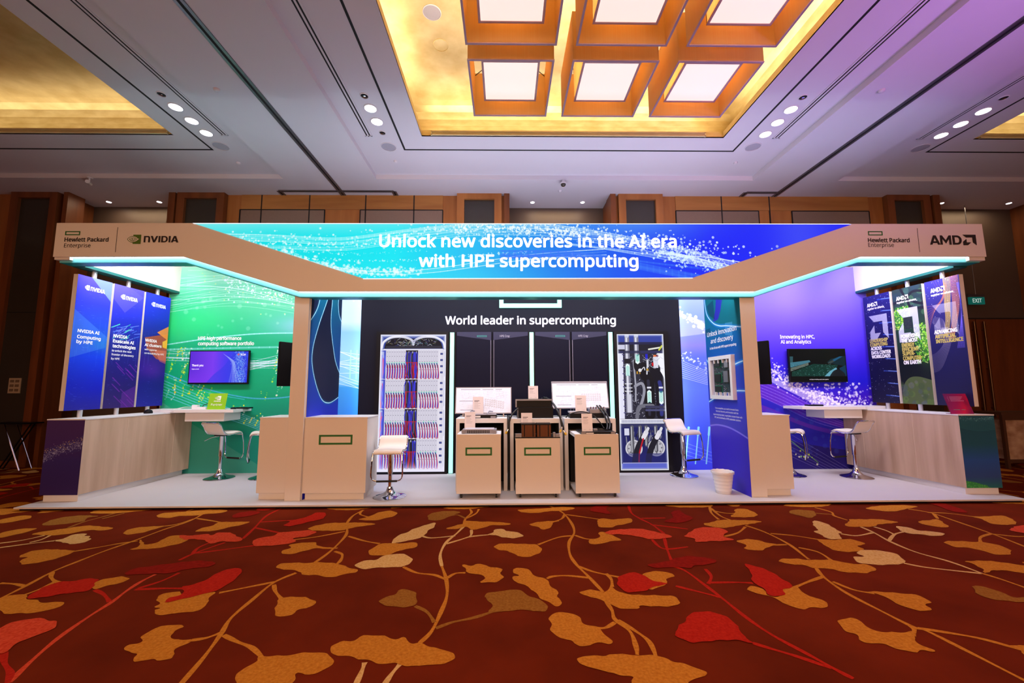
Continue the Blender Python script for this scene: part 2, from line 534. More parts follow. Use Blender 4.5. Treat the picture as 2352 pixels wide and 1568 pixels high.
def printed(fr, u0, v0, u1, v1, material, parent, name='printed_graphic', d=0.002, label=None):
    mb = MB()
    mb.quad(fr.p(u0, v0, d), fr.p(u1, v0, d), fr.p(u1, v1, d), fr.p(u0, v1, d))
    return mb.build(name, material, parent, label=label)
LEAVES = [
    ('G', [(-6524,5656),(-6532,5759),(-6412,5804),(-6225,5749),(-6218,5633),(-6312,5570),(-6379,5533)]),
    ('G', [(-6246,5332),(-6248,5423),(-6136,5482),(-5805,5453),(-5841,5380),(-5940,5311),(-6028,5238)]),
    ('G', [(-5660,5297),(-5656,5424),(-5594,5485),(-5470,5462),(-5462,5394),(-5566,5324)]),
    ('G', [(-5023,5285),(-5006,5405),(-4854,5476),(-4695,5504),(-4501,5491),(-4376,5424),(-4461,5359),(-4602,5297),(-4757,5254)]),
    ('G', [(-5792,5038),(-5784,5146),(-5704,5212),(-5578,5169),(-5527,5085),(-5579,4970),(-5652,4921)]),
    ('O', [(-5105,4841),(-5195,4995),(-5175,5118),(-5069,5182),(-4957,5190),(-4804,5158),(-4861,5093),(-4786,4984),(-4836,4918),(-4961,4852)]),
    ('G', [(-5260,4590),(-5222,4716),(-5066,4744),(-5025,4664),(-5047,4563),(-5114,4467)]),
    ('G', [(-4900,4559),(-4862,4642),(-4773,4703),(-4664,4780),(-4572,4817),(-4371,4772),(-4233,4735),(-4257,4653),(-4425,4666),(-4512,4570),(-4611,4521),(-4719,4524)]),
    ('W', [(-4469,4373),(-4432,4421),(-4458,4517),(-4388,4567),(-4323,4539),(-4295,4496),(-4224,4477),(-4189,4427),(-4134,4393),(-4128,4306),(-4190,4269),(-4318,4311)]),
    ('G', [(-4351,3965),(-4397,4065),(-4357,4127),(-4233,4138),(-4001,4097),(-3969,3988),(-3997,3892),(-4059,3832),(-4147,3810),(-4260,3899),(-4260,3956)]),
    ('G', [(-4123,5156),(-4111,5259),(-3946,5296),(-3791,5352),(-3657,5391),(-3437,5360),(-3418,5251),(-3564,5208),(-3673,5143),(-3823,5136),(-3905,5066),(-4023,5086)]),
    ('G', [(-4002,4610),(-4003,4715),(-3899,4760),(-3724,4779),(-3750,4676),(-3787,4573),(-3906,4520)]),
    ('G', [(-3260,4603),(-3265,4695),(-3204,4789),(-3208,4889),(-3051,4900),(-2883,4895),(-2893,4805),(-2993,4711),(-3057,4620),(-3160,4592)]),
    ('G', [(-3507,4119),(-3497,4202),(-3632,4359),(-3585,4338),(-3465,4239),(-3405,4294),(-3418,4435),(-3355,4488),(-3192,4429),(-3143,4288),(-3198,4213),(-3280,4142),(-3376,4127)]),
    ('P', [(-3330,4474),(-3193,4471),(-3087,4511),(-3004,4478),(-2979,4551),(-2846,4535),(-2724,4437),(-2611,4352),(-2639,4282),(-2778,4297),(-2854,4242),(-2973,4330),(-3115,4366),(-3198,4360)]),
    ('P', [(-2463,4262),(-2476,4369),(-2366,4436),(-2344,4534),(-2221,4562),(-2083,4594),(-1976,4546),(-2004,4427),(-2119,4360),(-2050,4278),(-2125,4204),(-2275,4171),(-2389,4173)]),
    ('R', [(-2429,4768),(-2416,4882),(-2485,4920),(-2376,4970),(-2309,5076),(-2270,5218),(-2150,5185),(-2099,4988),(-2187,4886),(-2271,4788),(-2352,4727)]),
    ('D', [(-3188,5073),(-3219,5216),(-3095,5301),(-2958,5250),(-2988,5123),(-3110,5044)]),
    ('R', [(-3077,5362),(-3059,5521),(-2889,5516),(-2874,5387),(-2960,5316)]),
    ('G', [(-2232,5400),(-2170,5495),(-1913,5507),(-1596,5511),(-1705,5385),(-1881,5315),(-2105,5334)]),
    ('G', [(-2108,4663),(-2073,4743),(-1948,4829),(-1837,4835),(-1607,4834),(-1430,4779),(-1619,4683),(-1738,4585),(-1922,4581),(-2056,4602)]),
    ('G', [(-2035,3988),(-2063,4047),(-2024,4117),(-2068,4202),(-1949,4249),(-1848,4246),(-1780,4158),(-1620,4106),(-1711,4094),(-1794,4096),(-1861,4035),(-1949,3969)]),
    ('G', [(-1930,3691),(-1919,3764),(-1828,3783),(-1723,3774),(-1602,3786),(-1437,3752),(-1318,3676),(-1231,3631),(-1223,3576),(-1309,3552),(-1360,3501),(-1460,3516),(-1543,3544),(-1639,3547),(-1674,3596),(-1739,3630),(-1849,3655)]),
    ('D', [(-3097,3603),(-3099,3686),(-3016,3732),(-2875,3788),(-2678,3843),(-2496,3793),(-2501,3720),(-2658,3667),(-2719,3605),(-2897,3591),(-3030,3580)]),
    ('G', [(-3190,3409),(-3189,3477),(-3144,3526),(-3061,3550),(-2983,3514),(-2972,3452),(-3030,3405),(-3087,3348)]),
    ('R', [(-3440,3214),(-3486,3323),(-3499,3416),(-3449,3475),(-3368,3474),(-3329,3515),(-3218,3507),(-3168,3432),(-3109,3348),(-3130,3304),(-3239,3273),(-3328,3228)]),
    ('G', [(-3640,3157),(-3631,3218),(-3612,3256),(-3523,3280),(-3438,3214),(-3350,3191),(-3246,3152),(-3122,3161),(-3084,3114),(-3103,3057),(-3162,3021),(-3262,3014),(-3321,3006),(-3426,3046)]),
    ('G', [(-2497,3192),(-2506,3267),(-2425,3287),(-2355,3252),(-2243,3261),(-2142,3269),(-2125,3183),(-2073,3081),(-2096,3015),(-2152,2998),(-2217,2994),(-2291,2965),(-2385,3031),(-2368,3059),(-2420,3079),(-2422,3119)]),
    ('R', [(-2402,3144),(-2412,3190),(-2371,3231),(-2389,3297),(-2454,3367),(-2396,3394),(-2355,3462),(-2345,3564),(-2313,3658),(-2198,3669),(-2136,3532),(-2129,3431),(-2137,3325),(-2189,3259),(-2295,3187),(-2360,3137)]),
    ('G', [(-1614,3171),(-1551,3191),(-1442,3184),(-1339,3120),(-1334,3064),(-1403,3018),(-1415,2972),(-1450,2937),(-1497,2934),(-1549,2984),(-1586,3070)]),
    ('P', [(-3159,2732),(-3183,2841),(-3176,2898),(-3126,2936),(-3021,2944),(-2951,2910),(-2902,2909),(-2853,2858),(-2838,2801),(-2861,2748),(-2892,2690),(-2862,2613),(-2881,2586),(-3017,2616)]),
    ('G', [(-2198,2598),(-2214,2640),(-2166,2674),(-2209,2734),(-2202,2811),(-2135,2853),(-2033,2834),(-2053,2784),(-2033,2730),(-1963,2691),(-1880,2697),(-1882,2653),(-1905,2605),(-1890,2565),(-1862,2519),(-1907,2504),(-1956,2515),(-1995,2503),(-2051,2502),(-2084,2530),(-2099,2567)]),
    ('G', [(-1383,2319),(-1410,2361),(-1407,2430),(-1371,2490),(-1389,2534),(-1327,2527),(-1247,2531),(-1149,2551),(-1050,2553),(-961,2500),(-949,2450),(-1003,2375),(-1099,2383),(-1088,2343),(-1095,2313),(-1125,2270),(-1298,2253)]),
    ('G', [(-984,2648),(-911,2661),(-873,2704),(-805,2713),(-738,2701),(-659,2670),(-609,2683),(-552,2624),(-492,2627),(-433,2587),(-343,2558),(-286,2504),(-297,2466),(-389,2432),(-469,2433),(-538,2421),(-595,2454),(-664,2444),(-755,2476),(-808,2490),(-864,2510),(-936,2525),(-994,2545),(-1012,2599)]),
    ('O', [(-880,4928),(-911,5093),(-825,5206),(-688,5244),(-548,5198),(-628,5057),(-686,4976),(-741,4897),(-840,4890)]),
    ('G', [(-778,5370),(-641,5450),(-420,5489),(-118,5454),(-301,5375),(-443,5317),(-662,5323)]),
    ('G', [(148,5256),(304,5295),(507,5320),(698,5378),(856,5323),(731,5221),(531,5197),(365,5131),(207,5159)]),
    ('G', [(-1675,4950),(-1592,5056),(-1532,5197),(-1429,5272),(-1312,5202),(-1297,5076),(-1369,4995),(-1477,4908),(-1615,4922)]),
    ('G', [(-1431,5377),(-1416,5492),(-1255,5488),(-1333,5386)]),
    ('W', [(-1106,4215),(-1106,4353),(-1089,4427),(-1031,4499),(-979,4610),(-903,4702),(-793,4807),(-770,4674),(-813,4560),(-830,4408),(-898,4307),(-976,4270),(-1037,4225)]),
    ('G', [(-628,4623),(-536,4716),(-477,4763),(-437,4863),(-303,4834),(-137,4819),(44,4763),(-5,4701),(-150,4705),(-257,4613),(-364,4570),(-419,4665),(-508,4606),(-600,4590)]),
    ('W', [(-178,4420),(-128,4497),(-114,4577),(-21,4575),(10,4515),(102,4490),(175,4381),(83,4314),(-35,4345),(-110,4401)]),
    ('G', [(257,4718),(340,4790),(458,4823),(592,4834),(517,4760),(488,4640),(400,4549),(344,4630)]),
    ('G', [(1005,4747),(1073,4900),(1217,4869),(1395,4901),(1418,4811),(1323,4713),(1213,4668),(1115,4599),(1008,4616)]),
    ('G', [(-1246,3968),(-1252,4072),(-1188,4206),(-1031,4202),(-865,4220),(-852,4097),(-939,4053),(-995,4006),(-1055,3930),(-1170,3917)]),
    ('W', [(-1273,3709),(-1238,3807),(-1140,3820),(-1098,3899),(-994,3952),(-895,3926),(-820,3828),(-818,3736),(-865,3694),(-896,3671),(-1043,3669),(-1183,3644)]),
    ('G', [(-368,3705),(-291,3685),(-219,3721),(-141,3661),(-29,3616),(-47,3548),(-22,3468),(-62,3394),(-141,3379),(-199,3390),(-162,3464),(-231,3525),(-303,3541),(-335,3623)]),
    ('G', [(-116,4096),(-47,4169),(80,4165),(277,4141),(321,4067),(327,3979),(246,3881),(152,3851),(75,3918),(16,3987),(-59,4017)]),
    ('G', [(942,4424),(1005,4466),(1050,4400),(1122,4274),(1108,4223),(1000,4198),(915,4143),(802,4146),(822,4242),(941,4319)]),
    ('P', [(1015,4444),(1126,4516),(1257,4540),(1415,4545),(1539,4452),(1663,4321),(1559,4262),(1421,4246),(1301,4330),(1167,4384),(1062,4387)]),
    ('G', [(55,3545),(81,3627),(143,3626),(201,3569),(230,3475),(309,3435),(341,3301),(385,3210),(366,3146),(392,3063),(351,3021),(295,3075),(248,3127),(203,3236),(141,3329),(59,3403),(54,3466),(102,3491)]),
    ('O', [(-896,3113),(-873,3164),(-810,3205),(-794,3271),(-731,3280),(-666,3234),(-637,3148),(-628,3057),(-694,3034),(-776,3041),(-856,3072)]),
    ('O', [(-148,3158),(-134,3222),(-48,3231),(28,3262),(115,3238),(176,3150),(246,3107),(280,3027),(263,2952),(185,2968),(75,2978),(-103,2951),(-96,3035),(-119,3095)]),
    ('G', [(1094,3480),(1185,3536),(1291,3528),(1337,3448),(1251,3409),(1235,3339),(1127,3259),(1055,3261)]),
    ('R', [(873,3409),(914,3471),(996,3509),(1048,3521),(1097,3454),(1148,3365),(1234,3322),(1131,3287),(1018,3217),(925,3197),(866,3220),(847,3312)]),
    ('G', [(544,3217),(620,3244),(692,3224),(720,3202),(785,3290),(802,3267),(838,3199),(925,3164),(1040,3155),(1194,3137),(1215,3084),(1176,3016),(1067,2999),(929,3012),(900,2984),(816,2972),(744,3006),(690,3076),(609,3140),(552,3173)]),
    ('G', [(274,2871),(320,2932),(419,2934),(471,2893),(494,2807),(569,2765),(599,2694),(623,2627),(601,2592),(535,2607),(441,2574),(402,2596),(383,2639),(315,2663),(278,2732),(286,2804)]),
    ('G', [(393,2470),(443,2491),(541,2486),(587,2504),(693,2493),(807,2487),(883,2466),(917,2428),(980,2402),(1053,2348),(1018,2315),(928,2270),(865,2228),(645,2233),(646,2285),(656,2317),(596,2324),(557,2353),(499,2371),(440,2396),(400,2439)]),
    ('R', [(1036,2699),(1080,2761),(1154,2826),(1204,2894),(1308,2928),(1403,2898),(1448,2819),(1441,2721),(1429,2638),(1448,2580),(1369,2610),(1264,2612),(1106,2595),(1055,2617),(1026,2654)]),
    ('D', [(1190,3657),(1380,3727),(1481,3786),(1630,3830),(1812,3746),(1718,3659),(1580,3633),(1524,3592),(1408,3609),(1256,3598)]),
    ('D', [(1018,5213),(1156,5430),(1302,5412),(1230,5268),(1232,5060),(1106,5121)]),
    ('D', [(1754,4776),(1904,4903),(1965,5097),(2089,5182),(2098,5036),(2131,4897),(2043,4794),(1897,4722)]),
    ('G', [(2007,5392),(2257,5450),(2604,5420),(2513,5312),(2249,5301),(2111,5324)]),
    ('G', [(2807,5448),(2969,5429),(2892,5327),(2811,5349)]),
    ('G', [(2588,4938),(2716,5075),(2787,5205),(2923,5219),(2951,5040),(2876,4930),(2736,4896),(2624,4910)]),
    ('G', [(2160,4690),(2265,4737),(2401,4810),(2566,4805),(2725,4790),(2832,4747),(2690,4676),(2534,4631),(2334,4557),(2245,4568),(2173,4617)]),
    ('P', [(1804,4338),(1903,4442),(2031,4551),(2166,4570),(2273,4531),(2283,4432),(2171,4307),(2226,4217),(2119,4181),(1957,4173),(1834,4157),(1855,4235),(1794,4297)]),
    ('G', [(2230,4166),(2346,4222),(2449,4199),(2485,4140),(2562,4082),(2433,4012),(2356,3955),(2268,3946),(2204,4001),(2273,4071)]),
    ('G', [(3485,5348),(3696,5408),(3972,5447),(4123,5395),(3952,5296),(3679,5278)]),
    ('O', [(3351,5057),(3467,5161),(3591,5157),(3680,5106),(3580,4937),(3445,4860),(3402,4942),(3365,4988)]),
    ('W', [(3419,4756),(3465,4729),(3490,4654),(3459,4512),(3429,4379),(3366,4338),(3297,4217),(3195,4199),(3154,4261),(3180,4314),(3168,4408),(3255,4472),(3311,4610)]),
    ('G', [(3669,4624),(3790,4720),(3869,4795),(4033,4790),(4198,4786),(4300,4681),(4127,4636),(4026,4615),(3901,4547),(3760,4550),(3651,4553)]),
    ('G', [(4406,5207),(4624,5295),(4835,5322),(5018,5316),(5084,5250),(4869,5163),(4615,5068),(4460,5114)]),
    ('G', [(4541,4699),(4730,4745),(4838,4768),(4772,4643),(4687,4511),(4570,4528),(4516,4601)]),
    ('G', [(5330,4844),(5498,4856),(5697,4878),(5678,4770),(5522,4598),(5324,4569),(5265,4629),(5328,4754)]),
    ('W', [(4150,4540),(4246,4523),(4272,4422),(4388,4384),(4432,4310),(4288,4259),(4183,4304),(4073,4362)]),
    ('G', [(3045,4195),(3180,4180),(3367,4195),(3412,4078),(3297,4026),(3276,3938),(3140,3890),(3020,3910),(2994,3998)]),
    ('W', [(3051,3778),(3149,3791),(3152,3873),(3284,3931),(3420,3900),(3478,3831),(3393,3661),(3265,3620),(3099,3618),(2993,3671)]),
    ('G', [(4197,4103),(4348,4122),(4491,4095),(4567,4086),(4620,4010),(4596,3904),(4468,3800),(4344,3803),(4316,3894),(4274,3954),(4169,3985)]),
    ('G', [(2343,3718),(2414,3756),(2529,3753),(2613,3726),(2803,3721),(2907,3644),(3018,3626),(3035,3540),(2892,3468),(2792,3478),(2701,3499),(2668,3549),(2545,3566),(2489,3625),(2373,3657)]),
    ('G', [(1784,3232),(1851,3269),(1904,3229),(1882,3142),(1936,3109),(2011,3149),(2052,3226),(2171,3246),(2158,3135),(2219,3061),(2188,2967),(2073,2962),(1999,2945),(1942,2979),(1913,3058),(1876,3131),(1810,3165)]),
    ('R', [(2016,3651),(2093,3592),(2138,3508),(2148,3378),(2151,3258),(2050,3214),(2004,3139),(1928,3113),(1889,3152),(1911,3240),(1890,3335),(1967,3485)]),
    ('G', [(2629,3167),(2725,3165),(2844,3141),(2951,3106),(2942,3014),(2872,2976),(2845,2911),(2763,2909),(2703,2961),(2694,3050),(2687,3123)]),
    ('G', [(2108,2779),(2160,2820),(2243,2827),(2264,2784),(2245,2719),(2293,2679),(2384,2669),(2472,2675),(2501,2667),(2425,2609),(2404,2552),(2425,2497),(2401,2482),(2356,2496),(2301,2484),(2231,2508),(2207,2556),(2127,2565),(2089,2601),(2114,2652),(2080,2699)]),
    ('G', [(3920,3663),(4050,3675),(4157,3657),(4273,3595),(4324,3537),(4173,3418),(4073,3474),(3959,3490),(3826,3440),(3895,3519),(3925,3633)]),
    ('O', [(3499,3237),(3561,3213),(3593,3156),(3597,3070),(3709,3057),(3634,2998),(3488,3015),(3407,3054),(3395,3117)]),
    ('P', [(5229,4419),(5379,4483),(5562,4501),(5313,4307),(5202,4353)]),
    ('G', [(6230,5414),(6500,5461),(6756,5433),(6559,5350),(6278,5358)]),
    ('D', [(5389,5439),(5559,5400),(5465,5026),(5310,5030),(5355,5242)]),
]
VINES = [
    ('G', [(-3619,3156),(-3631,3218),(-3668,3408),(-3730,3665),(-3729,3854),(-3717,4083),(-3674,4341),(-3643,4659),(-3581,4951),(-3634,5257),(-3724,5540)]),
    ('G', [(-3993,4090),(-3874,4175),(-3756,4273),(-3630,4339)]),
    ('G', [(-3668,3408),(-3790,3447),(-3921,3462)]),
    ('G', [(-3721,3651),(-3631,3556),(-3507,3477),(-3419,3458)]),
    ('G', [(-3519,3477),(-3503,3369),(-3521,3269)]),
    ('G', [(-3724,4779),(-3636,4850),(-3590,5030)]),
    ('G', [(-3564,5040),(-3311,4943),(-3191,4888)]),
    ('G', [(-3896,5324),(-3871,5512)]),
    ('W', [(-4830,4182),(-4627,4296),(-4465,4369)]),
    ('W', [(-4968,4297),(-4806,4390),(-4734,4525)]),
    ('W', [(-4663,4327),(-4635,4406),(-4673,4523)]),
    ('O', [(-4736,4759),(-4760,4957),(-4723,5144),(-4707,5276)]),
    ('O', [(-4660,5060),(-4598,5273)]),
    ('P', [(-2549,2344),(-2623,2504),(-2708,2737),(-2756,2967),(-2779,3147),(-2820,3307),(-2844,3461),(-2836,3589)]),
    ('R', [(-2778,3334),(-2582,3347),(-2425,3344)]),
    ('R', [(-2772,3352),(-2692,3470),(-2664,3612)]),
    ('R', [(-3075,3336),(-2944,3266),(-2800,3158)]),
    ('R', [(-2888,2613),(-2763,2507),(-2631,2421),(-2556,2344)]),
    ('R', [(-2859,3863),(-2837,4026),(-2736,4277)]),
    ('R', [(-2851,4009),(-2901,4150),(-2881,4281)]),
    ('R', [(-2832,4019),(-2639,4090),(-2400,4192)]),
    ('R', [(-2624,4373),(-2704,4703),(-2813,5118),(-2798,5416)]),
    ('R', [(-2704,4703),(-2344,4534)]),
    ('R', [(-2750,4891),(-2493,4936)]),
    ('G', [(-1653,2291),(-1694,2535),(-1746,2746),(-1801,2927),(-1804,3155),(-1795,3423),(-1707,3588)]),
    ('G', [(-1883,2689),(-1810,2710),(-1757,2762)]),
    ('G', [(-1723,2738),(-1598,2669),(-1476,2610),(-1365,2521)]),
    ('G', [(-1790,3436),(-1946,3355),(-2109,3268)]),
    ('G', [(-1775,3387),(-1706,3281),(-1604,3171)]),
    ('G', [(-1647,3772),(-1615,4029),(-1625,4408),(-1685,4629)]),
    ('G', [(-1574,4028),(-1479,3957),(-1441,3828),(-1443,3737)]),
    ('G', [(-1683,4561),(-1895,4415),(-2128,4320)]),
    ('G', [(-1714,4102),(-1578,4105)]),
    ('G', [(-1593,4416),(-1384,4280),(-1217,4207)]),
    ('G', [(-1765,4834),(-1793,5090),(-1747,5311)]),
    ('G', [(-1759,5293),(-1726,5144),(-1583,5028)]),
    ('W', [(-621,2270),(-603,2366),(-577,2448)]),
    ('W', [(-762,2273),(-767,2393),(-775,2464)]),
    ('G', [(-510,2630),(-461,2748),(-438,2950),(-427,3185),(-468,3441),(-540,3685)]),
    ('W', [(-540,3685),(-591,3935),(-579,4220),(-507,4463),(-453,4689)]),
    ('G', [(-453,4689),(-462,4943),(-412,5165),(-443,5317)]),
    ('G', [(-462,4943),(-357,5134),(-333,5313)]),
    ('O', [(-463,4953),(-562,5083),(-630,5068)]),
    ('W', [(-852,4408),(-744,4344),(-514,4399)]),
    ('W', [(-573,4182),(-443,4295),(-348,4374),(-171,4420)]),
    ('W', [(-364,4570),(-353,4438),(-368,4354)]),
    ('G', [(-861,3679),(-725,3564),(-574,3521),(-474,3441)]),
    ('G', [(-470,3454),(-411,3543),(-329,3555)]),
    ('O', [(-626,3048),(-530,2970),(-459,2845)]),
    ('O', [(-439,2779),(-346,2843),(-217,2891),(-94,2960)]),
    ('G', [(523,5482),(670,5163),(720,4805),(707,4474),(610,4189),(574,3905),(596,3686),(653,3465),(711,3213)]),
    ('G', [(682,4368),(528,4330),(306,4141)]),
    ('G', [(693,5076),(636,4912),(522,4801)]),
    ('G', [(708,5064),(915,4958),(1067,4873)]),
    ('G', [(699,4380),(786,4283),(869,4261)]),
    ('G', [(604,3657),(716,3543),(895,3446)]),
    ('G', [(659,3439),(491,3482),(371,3472),(321,3435)]),
    ('G', [(806,3513),(821,3410),(797,3290)]),
    ('G', [(700,3076),(712,2960),(704,2853),(761,2721),(752,2574),(735,2495)]),
    ('G', [(695,2819),(625,2763),(568,2757)]),
    ('G', [(721,2844),(797,2720),(843,2615),(836,2486)]),
    ('R', [(1557,5451),(1492,5110),(1526,4887),(1589,4682),(1614,4406)]),
    ('R', [(1546,4897),(1821,4905)]),
    ('R', [(1573,4682),(1915,4531)]),
    ('R', [(1582,4323),(1494,4019),(1430,3756)]),
    ('R', [(1435,4246),(1438,4056),(1500,4001),(1704,4049)]),
    ('R', [(1383,3638),(1458,3552),(1505,3296),(1536,3077),(1562,2851),(1607,2664),(1694,2474),(1753,2339),(1784,2282)]),
    ('R', [(1278,3290),(1397,3208),(1526,3118)]),
    ('R', [(1640,3575),(1622,3441),(1539,3319)]),
    ('R', [(1560,3338),(1754,3338),(1883,3323)]),
    ('R', [(1444,2587),(1521,2530),(1634,2449),(1732,2362)]),
    ('G', [(2553,5356),(2437,5083),(2398,4836)]),
    ('G', [(2525,5262),(2483,4969),(2517,4807)]),
    ('G', [(2498,5170),(2588,5068),(2700,5047)]),
    ('G', [(2186,4307),(2377,4407),(2555,4583)]),
    ('G', [(2582,4630),(2661,4422),(2686,4097),(2632,3788),(2624,3741)]),
    ('G', [(2695,4377),(2891,4309),(3060,4195)]),
    ('G', [(2527,4072),(2660,4079)]),
    ('G', [(2720,4005),(2821,3898),(2803,3721)]),
    ('G', [(2557,3566),(2497,3407),(2470,3160),(2505,2900),(2535,2728),(2579,2680),(2613,2467),(2644,2227)]),
    ('G', [(2506,3420),(2327,3337),(2149,3246)]),
    ('G', [(2508,3332),(2560,3202),(2663,3145)]),
    ('G', [(2556,2712),(2726,2646),(2836,2585),(2951,2466)]),
    ('G', [(2532,2745),(2513,2697),(2445,2638)]),
    ('W', [(3776,4550),(3759,4370),(3701,4128),(3696,3876),(3783,3666),(3803,3440)]),
    ('W', [(3398,4350),(3509,4292),(3744,4371)]),
    ('W', [(3704,4147),(3929,4323),(4130,4404)]),
    ('W', [(3916,4546),(3938,4431),(3917,4311)]),
    ('W', [(3366,3647),(3478,3557),(3791,3441)]),
    ('G', [(3803,3440),(3835,3337),(3856,3172)]),
    ('G', [(3810,5256),(3868,5072),(3792,4931),(3815,4770)]),
    ('O', [(3629,5038),(3810,4976)]),
    ('G', [(4886,5162),(5004,5010),(4969,4687),(4914,4318),(4811,3916)]),
    ('G', [(4981,5022),(5197,4976),(5347,4844)]),
    ('G', [(5009,4981),(4864,4793)]),
    ('G', [(4921,4318),(4693,4220),(4539,4087)]),
    ('G', [(4919,4297),(5064,4230),(5220,4234)]),
]

# ------------------------------------------------------------------ room materials
def wood_mat(name, c1, c2, scale=2.2, stretch=(3.0, 3.0, 0.35), rough=0.42):
    return mat(name, c1, rough=rough, rgb2=c2, scale=scale, stretch=stretch, spec=0.4)


M_CEIL = mat('ceiling_paint', (214, 208, 216), rough=0.9, var=0.01, scale=2)
M_GOLD = mat('gold_leaf', (234, 210, 152), rough=0.45, metal=0.3, rgb2=(208, 178, 116), scale=3.5, bump=0.15, stretch=(1, 1, 3))
M_DARK = mat('dark_slot', (18, 17, 20), rough=0.8)
M_STEEL = mat('brushed_steel', (120, 118, 126), rough=0.35, metal=0.7)
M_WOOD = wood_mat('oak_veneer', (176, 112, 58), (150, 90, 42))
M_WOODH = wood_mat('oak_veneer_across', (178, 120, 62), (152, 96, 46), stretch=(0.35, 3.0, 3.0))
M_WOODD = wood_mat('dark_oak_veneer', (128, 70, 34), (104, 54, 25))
M_FABRIC = mat('wall_fabric', (132, 108, 96), rough=0.95, var=0.03, scale=40)
M_SMOKED = mat('smoked_glass', (58, 52, 46), rough=0.16, var=0.02)
M_NICHE = mat('niche_lacquer', (92, 76, 66), rough=0.5, var=0.05, scale=1.5)
M_WHITE = mat('white_laminate', (232, 230, 232), rough=0.45, var=0.008, scale=3)
M_BLACK = mat('black_plastic', (10, 10, 18), rough=0.45, var=0.05, spec=.2)
M_CHROME = mat('chrome', (225, 225, 230), rough=0.06, metal=1.0, var=0.01)

# ------------------------------------------------------------------ floor: carpet with woven branches
M_CARPET = mat('carpet_ground', (116, 38, 15), rough=1.0, rgb2=(92, 28, 9), scale=1.6, bump=0.0, spec=0.05)
CP = {
    'G': mat('carpet_gold', (206, 136, 48), rough=1.0, rgb2=(180, 108, 34), scale=60, spec=0.05),
    'O': mat('carpet_olive', (158, 106, 44), rough=1.0, rgb2=(136, 84, 32), scale=60, spec=0.05),
    'W': mat('carpet_cream', (226, 188, 128), rough=1.0, rgb2=(206, 154, 84), scale=60, spec=0.05),
    'P': mat('carpet_coral', (216, 84, 54), rough=1.0, rgb2=(192, 54, 34), scale=60, spec=0.05),
    'R': mat('carpet_red', (186, 40, 26), rough=1.0, rgb2=(162, 28, 18), scale=60, spec=0.05),
    'D': mat('carpet_wine', (142, 28, 18), rough=1.0, rgb2=(124, 22, 14), scale=30, spec=0.05),
}
CORD = list(CP)


def closed_spl(pts, n=6):
    out = []
    N = len(pts)
    for i in range(N):
        p0, p1, p2, p3 = pts[i - 1], pts[i], pts[(i + 1) % N], pts[(i + 2) % N]
        for k in range(n):
            t = k / n
            out.append(tuple(.5 * (2 * b + (c - a) * t + (2 * a - 5 * b + 4 * c - d) * t * t + (3 * b - a - 3 * c + d) * t ** 3)
                             for a, b, c, d in zip(p0, p1, p2, p3)))
    return out


def lobed(P, seed):
    """softly scalloped leaf edge"""
    out, s = [], 0.0
    n = len(P)
    r = random.Random(seed)
    w, ph = r.uniform(.10, .16), r.random() * 6
    for i, (x, y) in enumerate(P):
        a, b = P[i - 1], P[(i + 1) % n]
        tx, ty = b[0] - a[0], b[1] - a[1]
        L = math.hypot(tx, ty) or 1
        s += math.hypot(x - a[0], y - a[1])
        k = .011 * (abs(math.sin(s * math.pi / w + ph)) - .6)
        out.append((x + ty / L * k, y - tx / L * k))
    return out


def in_photo(x, y):
    d = Vector((x, y, -EYE))
    z = d.dot(FWD)
    return z > 0.2 and abs(d.dot(RGT) / z * FOC) < 1230 and -d.dot(UPV) / z * FOC < 830


def carpet():
    mb = MB()
    mb.box(-13, 14.5, -7.5, 9.2, -0.06, 0.0)
    REP = 4.29

    def cells(pts):
        cx = sum(p[0] for p in pts) / len(pts) / 1000
        cy = sum(p[1] for p in pts) / len(pts) / 1000
        yield 0.0, 0.0
        if -2.05 < cx < 2.25:
            for k in (-3, -2, -1, 0, 1, 2, 3):
                for j in (-3.4, 0.0, 3.4):
                    if (k or j) and not (cy + j < 5.3 and in_photo(cx + k * REP, cy + j)) and -11 < cx + k * REP < 13 and cy + j < 8.2:
                        yield k * REP, j
    lay = [0]
    for c, pts in VINES:
        mi = 1 + CORD.index(c)
        for dx, dy in cells(pts):
            P = spl([(x / 1000 + dx, y / 1000 + dy) for x, y in pts], 6)
            lay[0] += 1
            zz = .0004 + lay[0] * .0000018
            n = len(P)
            w0 = 0.013
            vs = []
            for i, p in enumerate(P):
                q, r = P[max(0, i - 1)], P[min(n - 1, i + 1)]
                tx, ty = r[0] - q[0], r[1] - q[1]
                L = math.hypot(tx, ty) or 1
                w = w0 * (1 + .25 * math.sin(i * .6))
                vs += [(p[0] - ty / L * w, p[1] + tx / L * w, zz), (p[0] + ty / L * w, p[1] - tx / L * w, zz)]
            mb.add(vs, [(2 * i, 2 * i + 1, 2 * i + 3, 2 * i + 2) for i in range(n - 1)], mi)
    for c, pts in LEAVES:
        mi = 1 + CORD.index(c)
        for dx, dy in cells(pts):
            lay[0] += 1
            z = .0008 + lay[0] * .0000018 + (.002 if c in 'RPD' else .0)
            P = lobed(closed_spl([(x / 1000 + dx, y / 1000 + dy) for x, y in pts]), lay[0])
            mb.add([(x, y, z) for x, y in P], [tuple(range(len(P)))], mi)
    me_o = mb.build('floor', [M_CARPET] + [CP[k] for k in CORD], recalc=False)
    for p in me_o.data.polygons:
        if p.material_index and p.normal.z < 0:
            p.flip()
    me_o['label'] = 'dark red ballroom carpet woven with gold and red leafy branches'
    return struct(me_o)


carpet()

